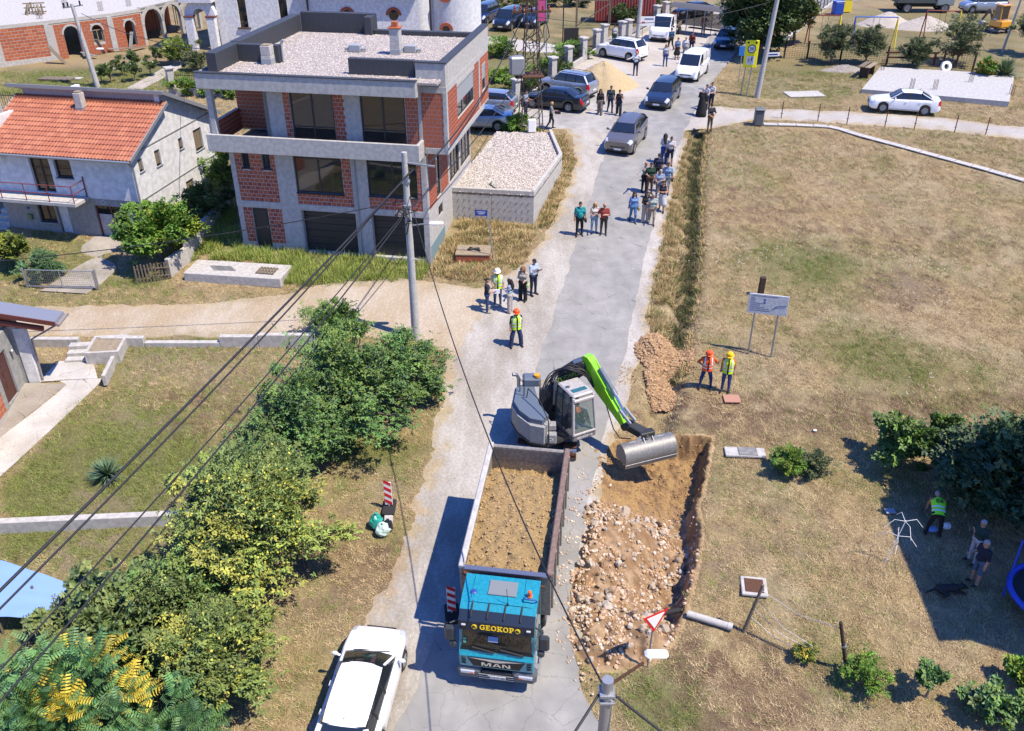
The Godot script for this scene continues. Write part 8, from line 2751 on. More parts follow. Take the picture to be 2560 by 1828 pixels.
func build_props() -> void:
	# poles and cables
	var c0 := V(-4.26,1.93,-34.11)
	var top := c0 + V(0,8.4,0)
	var pole := prop("utility_pole", "tall round concrete pole beside the plum trees carrying black cables", "pole", c0,0,[["shaft", M.concrete, "t", [0,-0.3,0,0,8.4,0,0.19,0.115]],["lamp_arm", M.galv, "t", [0,5.3,0,0.9,5.5,0.2,0.03]],["lamp_head", M.white, "b", [1.15,5.52,0.25,0.6,0.13,0.24,0.06]],["cross_arm", M.galv, "r", [-0.1,8.0,0,1.2,7.85,0.1,0.07,0.07]],["clamp", M.galv, "b", [0,7.2,0,0.3,0.12,0.3]],["clamp", M.galv, "b", [0,6.2,0,0.32,0.1,0.32]]])
	for k in 12:
		var g := N()
		var q := V(rng.randf_range(-0.35,0.05), rng.randf_range(5.5,6.2), rng.randf_range(0.1,0.3))
		g.tube([q, q + V(rng.randfn() * 0.15, rng.randfn() * 0.2,0.1), q + V(rng.randfn() * 0.15,-0.2,0.15)],0.03,5)
		part("cable_joint", g, M.cable, pole)
	cable("thick twisted black cable running over the lawn to the bottom left", top + V(0.3,-0.7,0.1),V(-12.5,7.6,-5.9),0.25,0.036)
	cable("second black cable beside the thick twisted cable", top + V(0.2,-0.75,0.1),V(-12.4,7.45,-5.7),0.45,0.026)
	cable("lower black cable over the apple trees, inner of the pair", top + V(-0.15,-2.5,0.1),V(-11.0,7.5,-6.2),0.3,0.02)
	cable("lower black cable over the apple trees, outer of the pair", top + V(-0.15,-2.6,0.1),V(-10.6,7.3,-6.2),0.4,0.026)
	cable("black cable from the concrete pole up to the lattice mast", top + V(0.9,-0.5,0.1),V(0.6,11.6,-56.5),0.7,0.035)
	cable("thin cable from the concrete pole towards the lattice mast foot", top + V(0.0,-2.4,0),V(1.0,9.0,-56.5),0.6,0.025)
	cable("thin cable crossing in front of the brick block to the left", top + V(-0.1,-2.0,0),V(-34.0,5.5,-33.0),0.8,0.018)
	cable("thin sagging cable over the loaded tipper", top + V(0.1,-1.8,0),V(1.8,6.75,-11.5),1.6,0.02)
	cable("thin cable from the left pole to the church corner", V(-31.3,10.0,-68),V(-14.0,12.2,-44.0),0.5,0.02)
	cable("long cable over the junction to the right roadside pole", V(1.5,11.6,-56.8),V(17.9,11.2,-65.2),0.8,0.02)
	var np := prop("utility_pole", "near concrete pole with street lamp at the bottom edge", "pole", V(1.86,-0.9,-11.48),0,[["shaft", M.galv, "t", [0,0,0,0,7.9,0,0.16,0.115]],["lamp_arm", M.rust, "t", [0.05,7.75,0,0.7,8.15,-0.2,0.03]],["lamp_head", M.white, "b", [0.95,8.28,-0.3,0.46,0.12,0.22,0.055]],["clamp", M.galv, "b", [0,7.55,0,0.3,0.08,0.3]],["clamp", M.galv, "b", [0,7.35,0,0.3,0.06,0.3]]])
	cable("black cable from the near pole to the bottom left", V(1.7,6.6,-11.45),V(-2.0,5.6,-6.5),0.2,0.028)
	cable("black cable from the near pole to the bottom right", V(2.0,6.6,-11.45),V(8.0,5.4,-7.0),0.2,0.03)
	prop("utility_pole", "grey pole with insulators behind the tiled house", "pole", V(-31.37,4.76,-68.04),0,[["shaft", M.concrete, "t", [0,-0.3,0,-0.5,5.9,0,0.2,0.12]],["cross_arm", M.galv, "r", [-1.2,5.6,0,0.3,5.8,0,0.08,0.08]],["insulator", M.black, "t", [-1.1,5.65,0,-1.1,5.95,0,0.06]],["insulator", M.black, "t", [-0.8,5.7,0,-0.8,6.0,0,0.06]],["insulator", M.black, "t", [0.1,5.8,0,0.1,6.1,0,0.06]],["lamp_head", M.white, "b", [0.9,2.8,0.2,0.5,0.14,0.25,0.05]]])
	prop("utility_pole", "leaning concrete pole beside the yellow speed sign", "pole", V(17.87,4.71,-65.16),0,[["shaft", M.concrete, "t", [0,-0.3,0,0.6,8.5,0,0.2,0.13]]])
	prop("utility_pole", "concrete pole at the churchyard gate", "pole", V(11.11,4.93,-82.02),0,[["shaft", M.concrete, "t", [0,-0.3,0,0.2,7.0,0,0.2,0.13]]])
	prop("lamp_post", "thin galvanised lamp post by the largest playground tree", "pole", V(42.76,4.91,-79.91),0,[["shaft", M.galv, "t", [0,-0.3,0,0.6,6.5,0,0.11,0.07]]])
	# lattice mast with transformer
	var ms := thing("lattice_mast", "rusty lattice mast with a transformer and tangled cables behind the gravel yard", "mast", V(1.2,4.3,-56.9),8)
	var H := 8.6
	mat("mast", K(0.14,0.11,0.095),0.7,0.3, "blotch", 2.0)
	for sx in [-1.0,1.0]:
		for sz in [-1.0,1.0]:
			var g := N(); g.bar(V(0.75 * sx, -0.3,0.75 * sz),V(0.25 * sx, H, 0.25 * sz),0.06,0.06)
			part("leg", g, M.mast, ms)
	for k in 9:
		var y0 := k * 0.95; var y1 := y0 + 0.95
		var a := lerpf(0.75,0.25, y0 / H); var b := lerpf(0.75,0.25, y1 / H)
		var g := N()
		for s in [-1.0,1.0]:
			g.bar(V(-a, y0, a * s),V(b, y1, b * s),0.03,0.03); g.bar(V(a * s, y0,-a),V(b * s, y1, b),0.03,0.03); g.bar(V(-b, y1, b * s),V(b, y1, b * s),0.03,0.03)
		part("brace", g, M.mast, ms)
	for q in [["transformer", M.galv, V(-1.0,4.6,0.6),V(0.9,1.1,0.8),0.1],["platform", M.rust, V(-0.2,3.9,0.2),V(1.8,0.12,1.4),0.02],["meter_box", M.white, V(-0.05,0.9,0.85),V(0.5,0.8,0.3),0.03],["cross_arm", M.rust, V(0,7.6,0),V(2.4,0.14,0.14),0.02],["cross_arm", M.rust, V(0,8.3,0),V(1.8,0.14,0.14),0.02]]:
		var g := N(); g.box(q[2], q[3], q[4])
		part(q[0], g, q[1], ms)
	for k in 16:
		var g := N()
		var p := V(rng.randf_range(-1.2,0.9), rng.randf_range(4.6,8.4), rng.randf_range(-0.4,0.6))
		g.tube([p, p + V(rng.randfn() * 0.3,-0.5, rng.randfn() * 0.3), p + V(rng.randfn() * 0.5,-1.0, rng.randfn() * 0.3), p + V(rng.randfn() * 0.3,-1.6,0.2)],0.03,5)
		part("hanging_cable", g, M.cable, ms)
	for k in 7:
		var g := N(); g.lathe(V(-1.05 + k * 0.35,7.67,0),[W(0.05,0),W(0.08,0.06),W(0.05,0.1),W(0.08,0.16),W(0.03,0.28),W(0,0.28)],8)
		part("insulator", g, M.rust_red, ms)
	# traffic signs
	marker_board("red and white marker board standing left of the truck cab", V(-1.87,0.18,-19.52),8)
	marker_board("red and white marker board on the grass verge by the rubbish bags", V(-4.32,0.72,-23.97),0)
	var ys := prop("yield_sign", "red and white yield triangle at the lower end of the excavation", "sign", V(4,-0.04,-17.7),28,[["post", M.galv, "t", [0,-0.2,0,0.05,2.35,0,0.03]]])
	for q in [[0.5, M.red, 0.0],[0.34, M.white, 0.012]]:
		var g := N(); g.prism([W(-q[0] * 0.87, q[0] * 0.5),W(q[0] * 0.87, q[0] * 0.5),W(0,-q[0])],V(0.05,2.0,0.035 + q[2]),Vector3.RIGHT, Vector3.UP, V(0,0,0.012))
		part("sign_plate" if q[2] == 0.0 else "sign_face", g, q[1], ys)
	var sb := thing("information_board", "white construction information board on two posts in the dry field", "sign", V(10.72,1.79,-32.89),-14)
	for x in [-0.48,0.48]:
		var g := N(); g.tube([V(x, -0.2,0),V(x, 2.0,0)],0.04,8)
		part("post", g, M.galv, sb)
	var bg := N(); bg.box(V(0,2.42,0),V(1.62,0.92,0.05),0.012)
	var bo := part("board", bg, mat("board_white", K(0.72,0.75,0.78),0.5,0, "grain", 0.8), sb)
	var ink := plain(K(0.06,0.08,0.16),0.7)
	for k in 9:
		var g := N(); g.box(V(-0.72 + [0.55,0.08,0.1,0.08,0.25,0.2,0.3,0.4,0.42][k],2.8 - k * 0.085,0.028),V([1.1,0.16,0.2,0.16,0.5,0.4,0.6,0.8,0.84][k],0.018,0.004))
		part("text_line", g, ink, bo)
	var rt := N(); rt.tube([V(0.2,2.22,0.03),V(0.32,2.36,0.03),V(0.48,2.42,0.03),V(0.75,2.45,0.03)],0.014,5)
	part("route_line", rt, ink, bo)
	for y in [2.63,2.5]:
		var g := N(); g.box(V(-0.15, y, 0.028),V(0.09,0.08,0.004))
		part("crest", g, plain(K(0.1,0.1,0.3),0.6), bo)
	var sp := thing("speed_sign", "yellow thirty limit and children crossing sign on two posts", "sign", V(17.05,4.72,-65.8),-8)
	for x in [-0.22,0.22]:
		var g := N(); g.tube([V(x, -0.2,0),V(x + 0.1,2.0,0)],0.04,8)
		part("post", g, M.galv, sp)
	var pg := N(); pg.box(V(0.15,2.9,0),V(0.95,1.9,0.06),0.04)
	var po := part("panel", pg, plain(K(0.85,0.8,0.01),0.4), sp)
	for q in [[0.3, M.black, 0.032],[0.235, M.white, 0.036]]:
		var g := N(); g.lathe(V(0.15,3.25, q[2]),[W(q[0],0),W(q[0],0.004),W(0,0.005)],24,Vector3.BACK)
		part("ring", g, q[1], po)
	text(po, "limit_lettering", "30", 0.3,0.006, M.black, V(0.15,3.25,0.046), Basis.IDENTITY, "Droid Sans", true)
	for q in [[V(0.15,2.45,0.033),V(0.56,0.58,0.006), M.plate],[V(-0.13,3.68,0.033),V(0.14,0.14,0.01), M.wood_dark],[V(0.43,3.68,0.033),V(0.14,0.14,0.01), M.wood_dark]]:
		var g := N(); g.box(q[0], q[1],0.002)
		part("field", g, q[2], po)
	var kid := N()
	for q in [[0.24,2.48,1.0],[0.04,2.42,0.72]]:
		var z := 0.042
		kid.lathe(V(q[0], q[1] + 0.2 * q[2], z),[W(0.05 * q[2],0),W(0,0.004)],10,Vector3.BACK)
		kid.box(V(q[0], q[1] + 0.06 * q[2], z),V(0.08,0.18,0.006) * q[2]); kid.bar(V(q[0], q[1], z),V(q[0] - 0.1 * q[2], q[1] - 0.2 * q[2], z),0.035,0.006); kid.bar(V(q[0], q[1], z),V(q[0] + 0.09 * q[2], q[1] - 0.2 * q[2], z),0.035,0.006); kid.bar(V(q[0], q[1] + 0.1 * q[2], z),V(q[0] - 0.12 * q[2], q[1] + 0.03, z),0.03,0.006)
	part("walking_children", kid, M.black, po)
	var nm := prop("street_sign", "dark blue street name plate on a leaning pole by the gravel yard wall", "sign", V(-0.9,2.7,-40.52),-6,[["post", M.galv, "t", [0,-0.2,0,-0.32,2.7,0,0.03]],["name_plate", M.blue_plate, "b", [-0.6,2.6,0.02,0.62,0.3,0.02,0.006]]])
	for k in 2:
		var g := N(); g.box(V(-0.6,2.65 - k * 0.09,0.033),V(0.42 - k * 0.12,0.025,0.004))
		part("name_lettering", g, M.white, nm)
	prop("street_sign", "pale blue street name plate beside the leaning roadside pole", "sign", V(21.11,4.85,-74.28),8,[["post", M.galv, "t", [-0.4,-0.2,0,-0.4,1.2,0,0.03]],["name_plate", M.plate, "b", [0.1,1.0,0.02,1.1,0.3,0.03,0.006]],["name_lettering", M.blue_plate, "b", [0.1,1.0,0.038,0.8,0.12,0.004,0.001]]])
	prop("parking_sign", "small blue square sign half hidden behind the yellow sign", "sign", V(17.47,4.79,-69.47),0,[["post", M.galv, "t", [0,-0.2,0,0,2.6,0,0.03]],["sign_plate", plain(K(0.02,0.16,0.5),0.5), "b", [0,2.3,0.02,0.5,0.7,0.02]]])
	var ds := prop("direction_sign", "white direction sign with a red mark above the flatbed van", "sign", V(12.07,4.94,-82.86),0,[["post", M.galv, "t", [-0.4,-0.2,0,-0.4,2.2,0,0.03]],["sign_plate", M.white, "b", [0,2.0,0.02,1.25,0.8,0.03]],["red_mark", M.red, "b", [-0.38,1.9,0.04,0.28,0.14,0.01]],["text_line", M.blue_plate, "b", [0.1,2.2,0.04,0.8,0.1,0.01]]])
	# fence stakes along the drive, bin
	var fp := [V(18.35,4.54,-60.11),V(20.67,4.52,-59.52),V(22.46,4.49,-58.95),V(24.81,4.46,-58.39),V(26.63,4.44,-58),V(29,4.39,-57.31),V(30.84,4.37,-56.87)]
	for k in 7: prop("fence_stake", "rusty iron fence stake, %s from the grey bin" % ["first", "second", "third", "fourth", "fifth", "sixth", "seventh"][k], "stake", fp[k],0,[["shaft", M.rust, "r", [0,-0.2,0,0,1.15,0,0.05,0.05]],["hook", M.rust, "r", [-0.13,0.9,0,0.13,0.9,0,0.03,0.03]],["hook", M.rust, "r", [-0.1,0.35,0,0.1,0.35,0,0.03,0.03]]], "iron stakes along the drive")
	prop("wheeled_bin", "grey wheeled rubbish bin at the start of the slab path", "bin", V(16.46,4.48,-58.79),-5,[["body", plain(K(0.1,0.11,0.12),0.5), "b", [0,0.5,0,0.58,1.0,0.62,0.06]],["lid", plain(K(0.13,0.14,0.155),0.5), "b", [0,1.05,0.02,0.66,0.1,0.7,0.04]],["wheel", M.rubber, "t", [-0.3,0.1,-0.3,0.3,0.1,-0.3,0.1]]])
	for k in 2: prop("wheeled_bin", ["blue wheeled bin at the playground fence corner", "yellow wheeled bin behind the blue bin"][k], "bin", [V(33.96,5.09,-97.77),V(35.24,5.1,-99.16)][k],10,[["body", [plain(K(0.01,0.06,0.35),0.4), plain(K(0.7,0.55,0.02),0.4)][k], "b", [0,0.6,0,1.0,1.15,0.8,0.06]],["lid", [plain(K(0.02,0.09,0.42),0.4), plain(K(0.75,0.6,0.04),0.4)][k], "b", [0,1.25,0,1.06,0.14,0.86,0.05]]])
	# slabs, covers, posts on the field
	var slab := thing("concrete_slab", "large pale concrete floor slab behind the white saloon", "slab", Vector3.ZERO)
	var sg := N(); sg.prism([W(25.89,-66.35),W(35.06,-62.74),W(39.52,-71.09),W(29.91,-73.73)],V(0,4.4,0),Vector3.RIGHT, Vector3.BACK, V(0,0.6,0))
	part("floor", sg, M.concrete, slab)
	for p in [V(29.53,4.83,-72.65),V(34.81,4.77,-68.63),V(29.5,4.74,-66.57),V(36.11,4.7,-64.95),V(31.14,4.73,-66.35)]:
		var g := N()
		for k in 4: g.tube([p + V((k % 2) * 0.2,0.2, (k / 2) * 0.2), p + V((k % 2) * 0.2,1.0, (k / 2) * 0.2)],0.02,4)
		part("rebar", g, M.rust, slab)
	mark([W(25.58,-65.69),W(34.98,-62.27),W(39.8,-71.35),W(29.84,-74)],1)
	prop("well_cover", "flat weathered concrete pad on the grass left of the slab", "slab", V(21.53,4.72,-65.91),6,[["pad", M.concrete_white, "b", [0,0.02,0,2.7,0.1,1.5,0.03]]])
	prop("well_cover", "concrete well cover beside the round green bush", "slab", V(8.79,1.05,-26.78),-4,[["pad", M.concrete, "b", [0,0.03,0,1.5,0.1,0.55,0.02]],["lid", M.concrete_dark, "b", [0.1,0.09,0,0.7,0.04,0.5,0.01]]])
	prop("manhole", "rusty square manhole in a concrete frame behind the leaning post", "manhole", V(7.78,0.31,-20.59),-8,[["frame", M.concrete_white, "b", [0,0.02,0,0.82,0.1,0.82,0.02]],["lid", M.rust, "b", [0,0.07,0,0.6,0.03,0.6,0.01]]])
	prop("brick_plate", "reddish flat plate on the grass in front of the two workers", "slab", V(8.92,1.43,-29.92),-2,[["plate", plain(K(0.38,0.2,0.14),0.9), "b", [0,0.02,0,0.66,0.06,0.55,0.01]]])
	prop("timber_stump", "dark weathered timber post behind the information board", "post", V(11.77,2.34,-37.51),0,[["post", M.wood_dark, "r", [0,-0.2,0,0.03,0.95,0,0.24,0.24]]])
	var p1 := V(7.07,0.11,-18.94); var p2 := V(9.92,-0.04,-17.64)
	prop("vine_post", "leaning wooden post beside the square manhole", "post", p1,0,[["post", M.wood, "t", [0,-0.2,0,0.35,1.95,0,0.06,0.045]]])
	prop("vine_post", "dark leaning vine post wrapped with wire", "post", p2,0,[["post", M.wood_dark, "t", [0,-0.2,0,-0.6,1.95,0,0.065,0.05]],["wire_wrap", M.galv, "t", [-0.3,0.95,0,-0.32,1.02,0,0.075]]])
	for k in 4:
		var g := N()
		var a := p1 + V(0.1 + k * 0.07,0.7 + k * 0.35,0); var b := V(8.69,0,-18.01) + V(0.1 * k, 0.3 + 0.1 * k, 0)
		if k == 3: b = p2 + V(-0.55,1.7,0)
		g.tube([a, a.lerp(b, 0.5) - V(0,0.25,0), b],0.012,4)
		tag(part("vine_wire", g, M.galv, self),["lowest slack wire from the leaning wooden post", "second slack wire from the leaning wooden post", "third slack wire from the leaning wooden post", "top wire joining the two vine posts"][k], "wire")
	# rubbish bags, drying stand, trampoline, dog, tools, tarpaulin
	for q in [[V(-4.66,0.61,-23.12),V(0.24,0.3,0.22),K(0.02,0.3,0.24), "turquoise rubbish bag on the verge"],[V(-4.4,0.58,-22.81),V(0.26,0.24,0.24),K(0.45,0.6,0.55), "pale green rubbish bag in front of the turquoise one"],[V(-4.26,0.6,-22.99),V(0.2,0.22,0.2),K(0.015,0.015,0.02), "black rubbish bag beside the turquoise one"]]:
		var g := N(); g.blob(V(0, q[1].y * 0.8,0), q[1],0.16, hash(q[3]) % 1000,10,8); g.tube([V(0, q[1].y * 1.6,0),V(0.03, q[1].y * 2.1,0)],[0.03,0.06],6)
		tag(part("rubbish_bag", g, plain(q[2],0.35), self, q[0]), q[3], "bag")
	prop("drain_grate", "grey concrete strip with slots behind the rubbish bags", "slab", V(-4.3,0.68,-23.63),4,[["plate", M.concrete, "b", [0,0.04,0,0.3,0.08,0.9,0.02]]])
	var dr := thing("drying_stand", "thin white drying stand with curved arms at the shade edge", "stand", V(12.36,0.44,-21.64))
	var dg := N(); dg.tube([V(0,-0.1,0),V(0.28,1.75,0)],0.014,6)
	part("pole", dg, M.white, dr)
	for k in 8:
		var a := TAU * k / 4 + (0.4 if k > 3 else 0.0); var y := 1.72 if k < 4 else 1.1
		var g := N(); g.tube([V(0.27 * y / 1.72, y, 0),V(0.27 * y / 1.72 + cos(a) * 0.35, y + 0.08, sin(a) * 0.35),V(0.27 * y / 1.72 + cos(a) * 0.62, y - 0.25, sin(a) * 0.62)],0.008,5)
		part("arm", g, M.white, dr)
	var tr := thing("trampoline", "blue framed trampoline cut by the right edge", "trampoline", V(16.9,0.22,-19.6))
	var blue := plain(K(0.02,0.07,0.5),0.5)
	var ring := []
	for k in 33: ring.append(V(cos(k * TAU / 32) * 1.4,0.7, sin(k * TAU / 32) * 1.4))
	var tg := N(); tg.tube(ring, 0.09,8, false)
	part("pad_ring", tg, blue, tr)
	var mg := N(); mg.lathe(V(0,0.68,0),[W(1.38,0),W(0,0.005)],32)
	part("mat", mg, M.black, tr)
	for k in 6:
		var a := TAU * (k + 0.5) / 6
		var g := N(); g.tube([V(cos(a) * 1.4,-0.1, sin(a) * 1.4),V(cos(a) * 1.45,2.3, sin(a) * 1.45)],0.035,7)
		part("pole", g, blue, tr)
	var dog := thing("dog", "black dog lying on the shaded grass", "dog", V(13.96,0.29,-20.44),0)
	var fl := flesh([[V(-0.3,0.14,0),V(0.15,0.15,0.02),0.13,0.14,0],[V(0.15,0.16,0),V(0.36,0.2,0.02),0.13,0.08,0],[V(0.36,0.24,0.02),V(0.44,0.25,0.04),0.085,0.075,0],[V(0.44,0.23,0.04),V(0.58,0.18,0.06),0.055,0.035,0],[V(0.4,0.3,-0.04),V(0.37,0.36,-0.08),0.03,0.015,0],[V(0.4,0.3,0.1),V(0.36,0.36,0.14),0.03,0.015,0],[V(0.2,0.08,0.1),V(0.5,0.04,0.16),0.05,0.035,0],[V(0.2,0.08,-0.08),V(0.48,0.04,-0.1),0.05,0.035,0],[V(-0.28,0.1,0.1),V(-0.1,0.06,0.24),0.09,0.045,0],[V(-0.1,0.06,0.24),V(-0.28,0.04,0.3),0.04,0.03,0],[V(-0.4,0.12,0),V(-0.8,0.04,0.12),0.05,0.02,0]],0.025)
	part("body", fl[0], M.black_hair, dog)
	prop("shovel", "long handled shovel lying beside the bending worker", "shovel", V(13.26,0.7,-23.82),4,[["handle", M.wood, "t", [0.2,0.05,0,1.7,0.08,-0.1,0.018]],["blade", M.grey_paint, "b", [0,0.04,0,0.36,0.03,0.26,0.01]]])
	prop("tool_bag", "white carrier bags beside the bending worker", "bag", V(14.92,0.61,-23.05),10,[["bag", M.white, "b", [0,0.12,0,0.3,0.24,0.24,0.08]],["bag", plain(K(0.2,0.3,0.6),0.6), "b", [-0.55,0.1,0.05,0.34,0.16,0.24,0.06]]])
	var tp := N()
	var tr2 := []
	for j in 14:
		var row := []
		for i in 18:
			var x := i / 17.0; var z := j / 13.0
			row.append(V(-19.0 + 5.0 * x, 1.15 - 0.3 * x - 0.06 * z + 0.05 * noise_b.get_noise_2d(x * 5.0, z * 5.0) - 0.1 * pow(x, 6.0),-21.9 + 1.6 * x + 3.2 * z * (1.0 - 0.55 * x)))
		tr2.append(row)
	tp.sheet(tr2, false, true)
	tag(part("tarpaulin", tp, plain(K(0.2,0.33,0.62),0.5), self), "blue tarpaulin stretched low at the left edge", "tarpaulin")
	var ts := N()
	for q in [[-15.0,-20.0],[-15.6,-18.9],[-18.5,-21.3],[-18.5,-18.9]]: ts.tube([V(q[0],0.0, q[1]),V(q[0],0.95, q[1])],0.04,6)
	tag(part("tarpaulin_posts", ts, M.wood, self), "short wooden posts carrying the blue tarpaulin", "posts")
	# garden walls, steps, planter and walks on the left
	for q in [[-21.1,-18.96,0.3, "white garden wall piece beside the brick porch"],[-18.0,-16.1,0.36, "white garden wall piece behind the planter"],[-16.1,-12.8,0.12, "low white kerb between the garden wall pieces"],[-12.8,-11.1,0.42, "white garden wall piece left of the plum trees"],[-11.1,-8.6,0.5, "white garden wall piece ending under the round shrub"]]: prop("garden_wall", q[3], "wall", V((q[0] + q[1]) * 0.5, land(-33.6),-33.6),0,[["wall", M.concrete_white, "b", [0, q[2] * 0.5 - 0.1,0, q[1] - q[0] - 0.02, q[2] + 0.3,0.25,0.015]]])
	prop("garden_wall", "long low white wall across the lower lawn", "wall", V(-15.6, land(-23.1),-23.1),4,[["wall", M.concrete_white, "b", [0,0.12,0,10.0,0.62,0.28,0.02]]])
	prop("garden_wall", "slanting white kerb between the lawn and the planter", "wall", V(-17.0,1.72,-32.3),8,[["wall", M.concrete_white, "b", [0,0.1,0,0.16,0.5,3.2,0.015]]])
	prop("planter", "square concrete planter filled with dry soil", "planter", V(-17.5,1.78,-33.0),6,[["wall", M.concrete_white, "b", [-0.65,0.2,0,0.12,0.6,1.5]],["wall", M.concrete_white, "b", [0.65,0.2,0,0.12,0.6,1.5]],["wall", M.concrete_white, "b", [0,0.2,0.7,1.18,0.6,0.12]],["wall", M.concrete_white, "b", [0,0.2,-0.7,1.18,0.6,0.12]],["soil", M.wood_pale, "b", [0,0.2,0,1.18,0.46,1.28]]])
	prop("garden_steps", "three pale concrete steps beside the planter", "steps", V(-18.6,1.7,-32.9),6,[["step", M.concrete_white, "b", [0,0.05,0.4,1.1,0.2,0.34]],["step", M.concrete_white, "b", [0,0.12,0.05,1.1,0.34,0.34]],["step", M.concrete_white, "b", [0,0.2,-0.3,1.1,0.5,0.34]]])
	var cw := func(x, z): return K(0.62,0.6,0.56).lerp(K(0.52,0.48,0.42), clampf(0.4 + noise.get_noise_2d(x * 5.0, z * 5.0),0,1))
	var cg := func(x, z): return K(0.36,0.32,0.27).lerp(K(0.46,0.42,0.36), clampf(0.4 + noise.get_noise_2d(x * 5.0, z * 5.0),0,1))
	drape("garden_walk", [W(-19.4,-32.4),W(-19.6,-31.0),W(-18.45,-30.88),W(-20.2,-26.5),W(-22,-22.5)],[W(-17.9,-32.3),W(-17.3,-31.2),W(-17.2,-30.75),W(-18.8,-25.5),W(-20.4,-21.5)],0.03, M.asphalt, cw, 0.0,6,0.4,0.0)
	drape("yard_paving", [W(-24.0,-31.0),W(-25.0,-26.0),W(-26,-22)],[W(-18.5,-30.9),W(-20.2,-26.5),W(-22,-22.5)],0.015, M.asphalt, cg, 0.0,6,0.4,0.0)
	drape("house_drive", [W(-19.98,-43.18),W(-20.17,-41.94),W(-21.39,-40.56),W(-22.56,-37.89)],[W(-21.95,-43.09),W(-22.11,-41.62),W(-19.75,-40.18),W(-20.27,-37.65)],0.02, M.asphalt, cg, 0.05,6,0.4,0.2)
	var gt := thing("drive_gate", "grey steel mesh gate across the left house drive", "gate", V(-21.54,2.41,-38.1),-3)
	for q in [[-1.75,0],[1.75,0]]:
		var g := N(); g.tube([V(q[0],-0.2,0),V(q[0],1.05,0)],0.05,8)
		part("post", g, M.galv, gt)
	var gf := N()
	for q in [[-1.65,0.95,1.65,0.95],[-1.65,0.1,1.65,0.1],[-1.65,0.1,-1.65,0.95],[1.65,0.1,1.65,0.95],[0,0.1,0,0.95]]: gf.tube([V(q[0], q[1],0),V(q[2], q[3],0)],0.025,6)
	part("frame", gf, M.galv, gt)
	var gm := N()
	for k in 33: gm.bar(V(-1.62 + k * 0.1,0.1,0),V(-1.62 + k * 0.1,0.95,0),0.008,0.008)
	for k in 8: gm.bar(V(-1.62,0.15 + k * 0.1,0),V(1.62,0.15 + k * 0.1,0),0.008,0.008)
	part("mesh_infill", gm, M.galv, gt)
	var pf := thing("picket_fence", "short weathered picket fence at the end of the white boundary wall", "fence", V(-17.38,2.48,-38.7),12)
	for k in 11:
		var g := N(); g.box(V(-0.75 + k * 0.15,0.42,-k * 0.02),V(0.07,0.95 + (k % 3) * 0.05,0.03),0.006)
		part("picket", g, M.wood, pf)
	for y in [0.25,0.65]:
		var g := N(); g.box(V(0, y, -0.13),V(1.6,0.06,0.04),0.005)
		part("rail", g, M.wood, pf)
	var bw := thing("boundary_wall", "stepped white boundary wall between the tiled house and the brick block", "wall", Vector3.ZERO)
	var bp := [W(-16.76,-39.17),W(-16.3,-40.67),W(-16.12,-42.76),W(-15.97,-44.83),W(-15.82,-46.78)]
	for k in 4:
		var a := on_land(bp[k]); var b := on_land(bp[k + 1])
		var yt := maxf(a.y, b.y) + 0.75
		var g := N(); g.bar(V(a.x, yt - 0.9, a.z),V(b.x, yt - 0.9, b.z),0.22,1.8,0.012)
		part("wall_panel", g, M.concrete_white, bw)
	prop("concrete_slab", "pale concrete slab with boards and a pallet before the brick block", "slab", V(-13.4, land(-39.3) - 0.1,-39.3),-8,[["floor", M.concrete_white, "b", [0,0.2,0,4.9,0.5,1.6,0.03]]])
	for k in 4: prop("loose_plank", "grey plank on the pale slab, %s of four" % ["first", "second", "third", "fourth"][k], "plank", V(-14.3 + k * 0.1, land(-39.3) + 0.37,-39.55 + k * 0.14),-6.0 + k, [["plank", M.concrete_dark, "b", [0,0,0,1.1,0.04,0.08]]], "planks on the pale slab")
	var pal := thing("pallet", "broken wooden pallet on the pale slab", "pallet", V(-11.9, land(-39.1) + 0.36,-39.0),-10)
	for k in 6:
		var g := N(); g.box(V(-0.4 + k * 0.16,0.08,0),V(0.09,0.02,0.7),0.004)
		part("slat", g, M.wood, pal)
	for k in 3:
		var g := N(); g.box(V(0,0.03,-0.3 + k * 0.3),V(0.9,0.07,0.08),0.004)
		part("bearer", g, M.wood, pal)
	prop("cable_chamber", "low concrete chamber with cable coils under the street name plate", "chamber", V(-1.95,2.77,-41.14),-3,[["base", M.block3, "b", [0,0.1,0,1.7,0.36,1.2]],["lid", M.wood_pale, "b", [0,0.31,0,1.75,0.06,1.25]],["coil", M.cable, "t", [-0.3,0.37,0.1,0.3,0.38,-0.1,0.06]],["coil", M.cable, "t", [-0.2,0.37,-0.2,0.35,0.38,0.2,0.05]]])
	# heaps
	heap("sand_heap", "large pale sand heap between the two off roaders", V(6.87,4.77,-68.63),2.9,2.5,1.8,K(0.6,0.47,0.27))
	heap("gravel_heap", "left pale gravel heap on the playground", V(37.07,5.03,-92.16),2.9,1.6,1.2,K(0.6,0.54,0.46))
	heap("gravel_heap", "right pale gravel heap behind the red swing", V(40.19,5.02,-90.55),3.2,1.6,1.1,K(0.58,0.52,0.45))
	heap("rubble_heap", "low heap of broken concrete before the playground fence", V(26.81,4.83,-73.19),1.9,0.8,0.45,K(0.42,0.38,0.33))
	# churchyard fence: pillars, rails, low wall
	var cp := [V(0.31,4.64,-62.64),V(3.1,4.78,-69.11),V(4.51,4.83,-72.92),V(5.93,4.87,-76.27),V(7.3,4.9,-79.6),V(8.16,4.93,-81.85),V(9.88,4.94,-83.2),V(10.59,4.95,-84.06),V(14.16,5.02,-91.35),V(15.33,5.04,-93.4)]
	var words := ["nearest the lattice mast", "left of the sand heap", "third from the mast", "fourth from the mast", "fifth from the mast", "left of the gate", "right of the gate", "second right of the gate", "left behind the flatbed van", "farthest behind the flatbed van"]
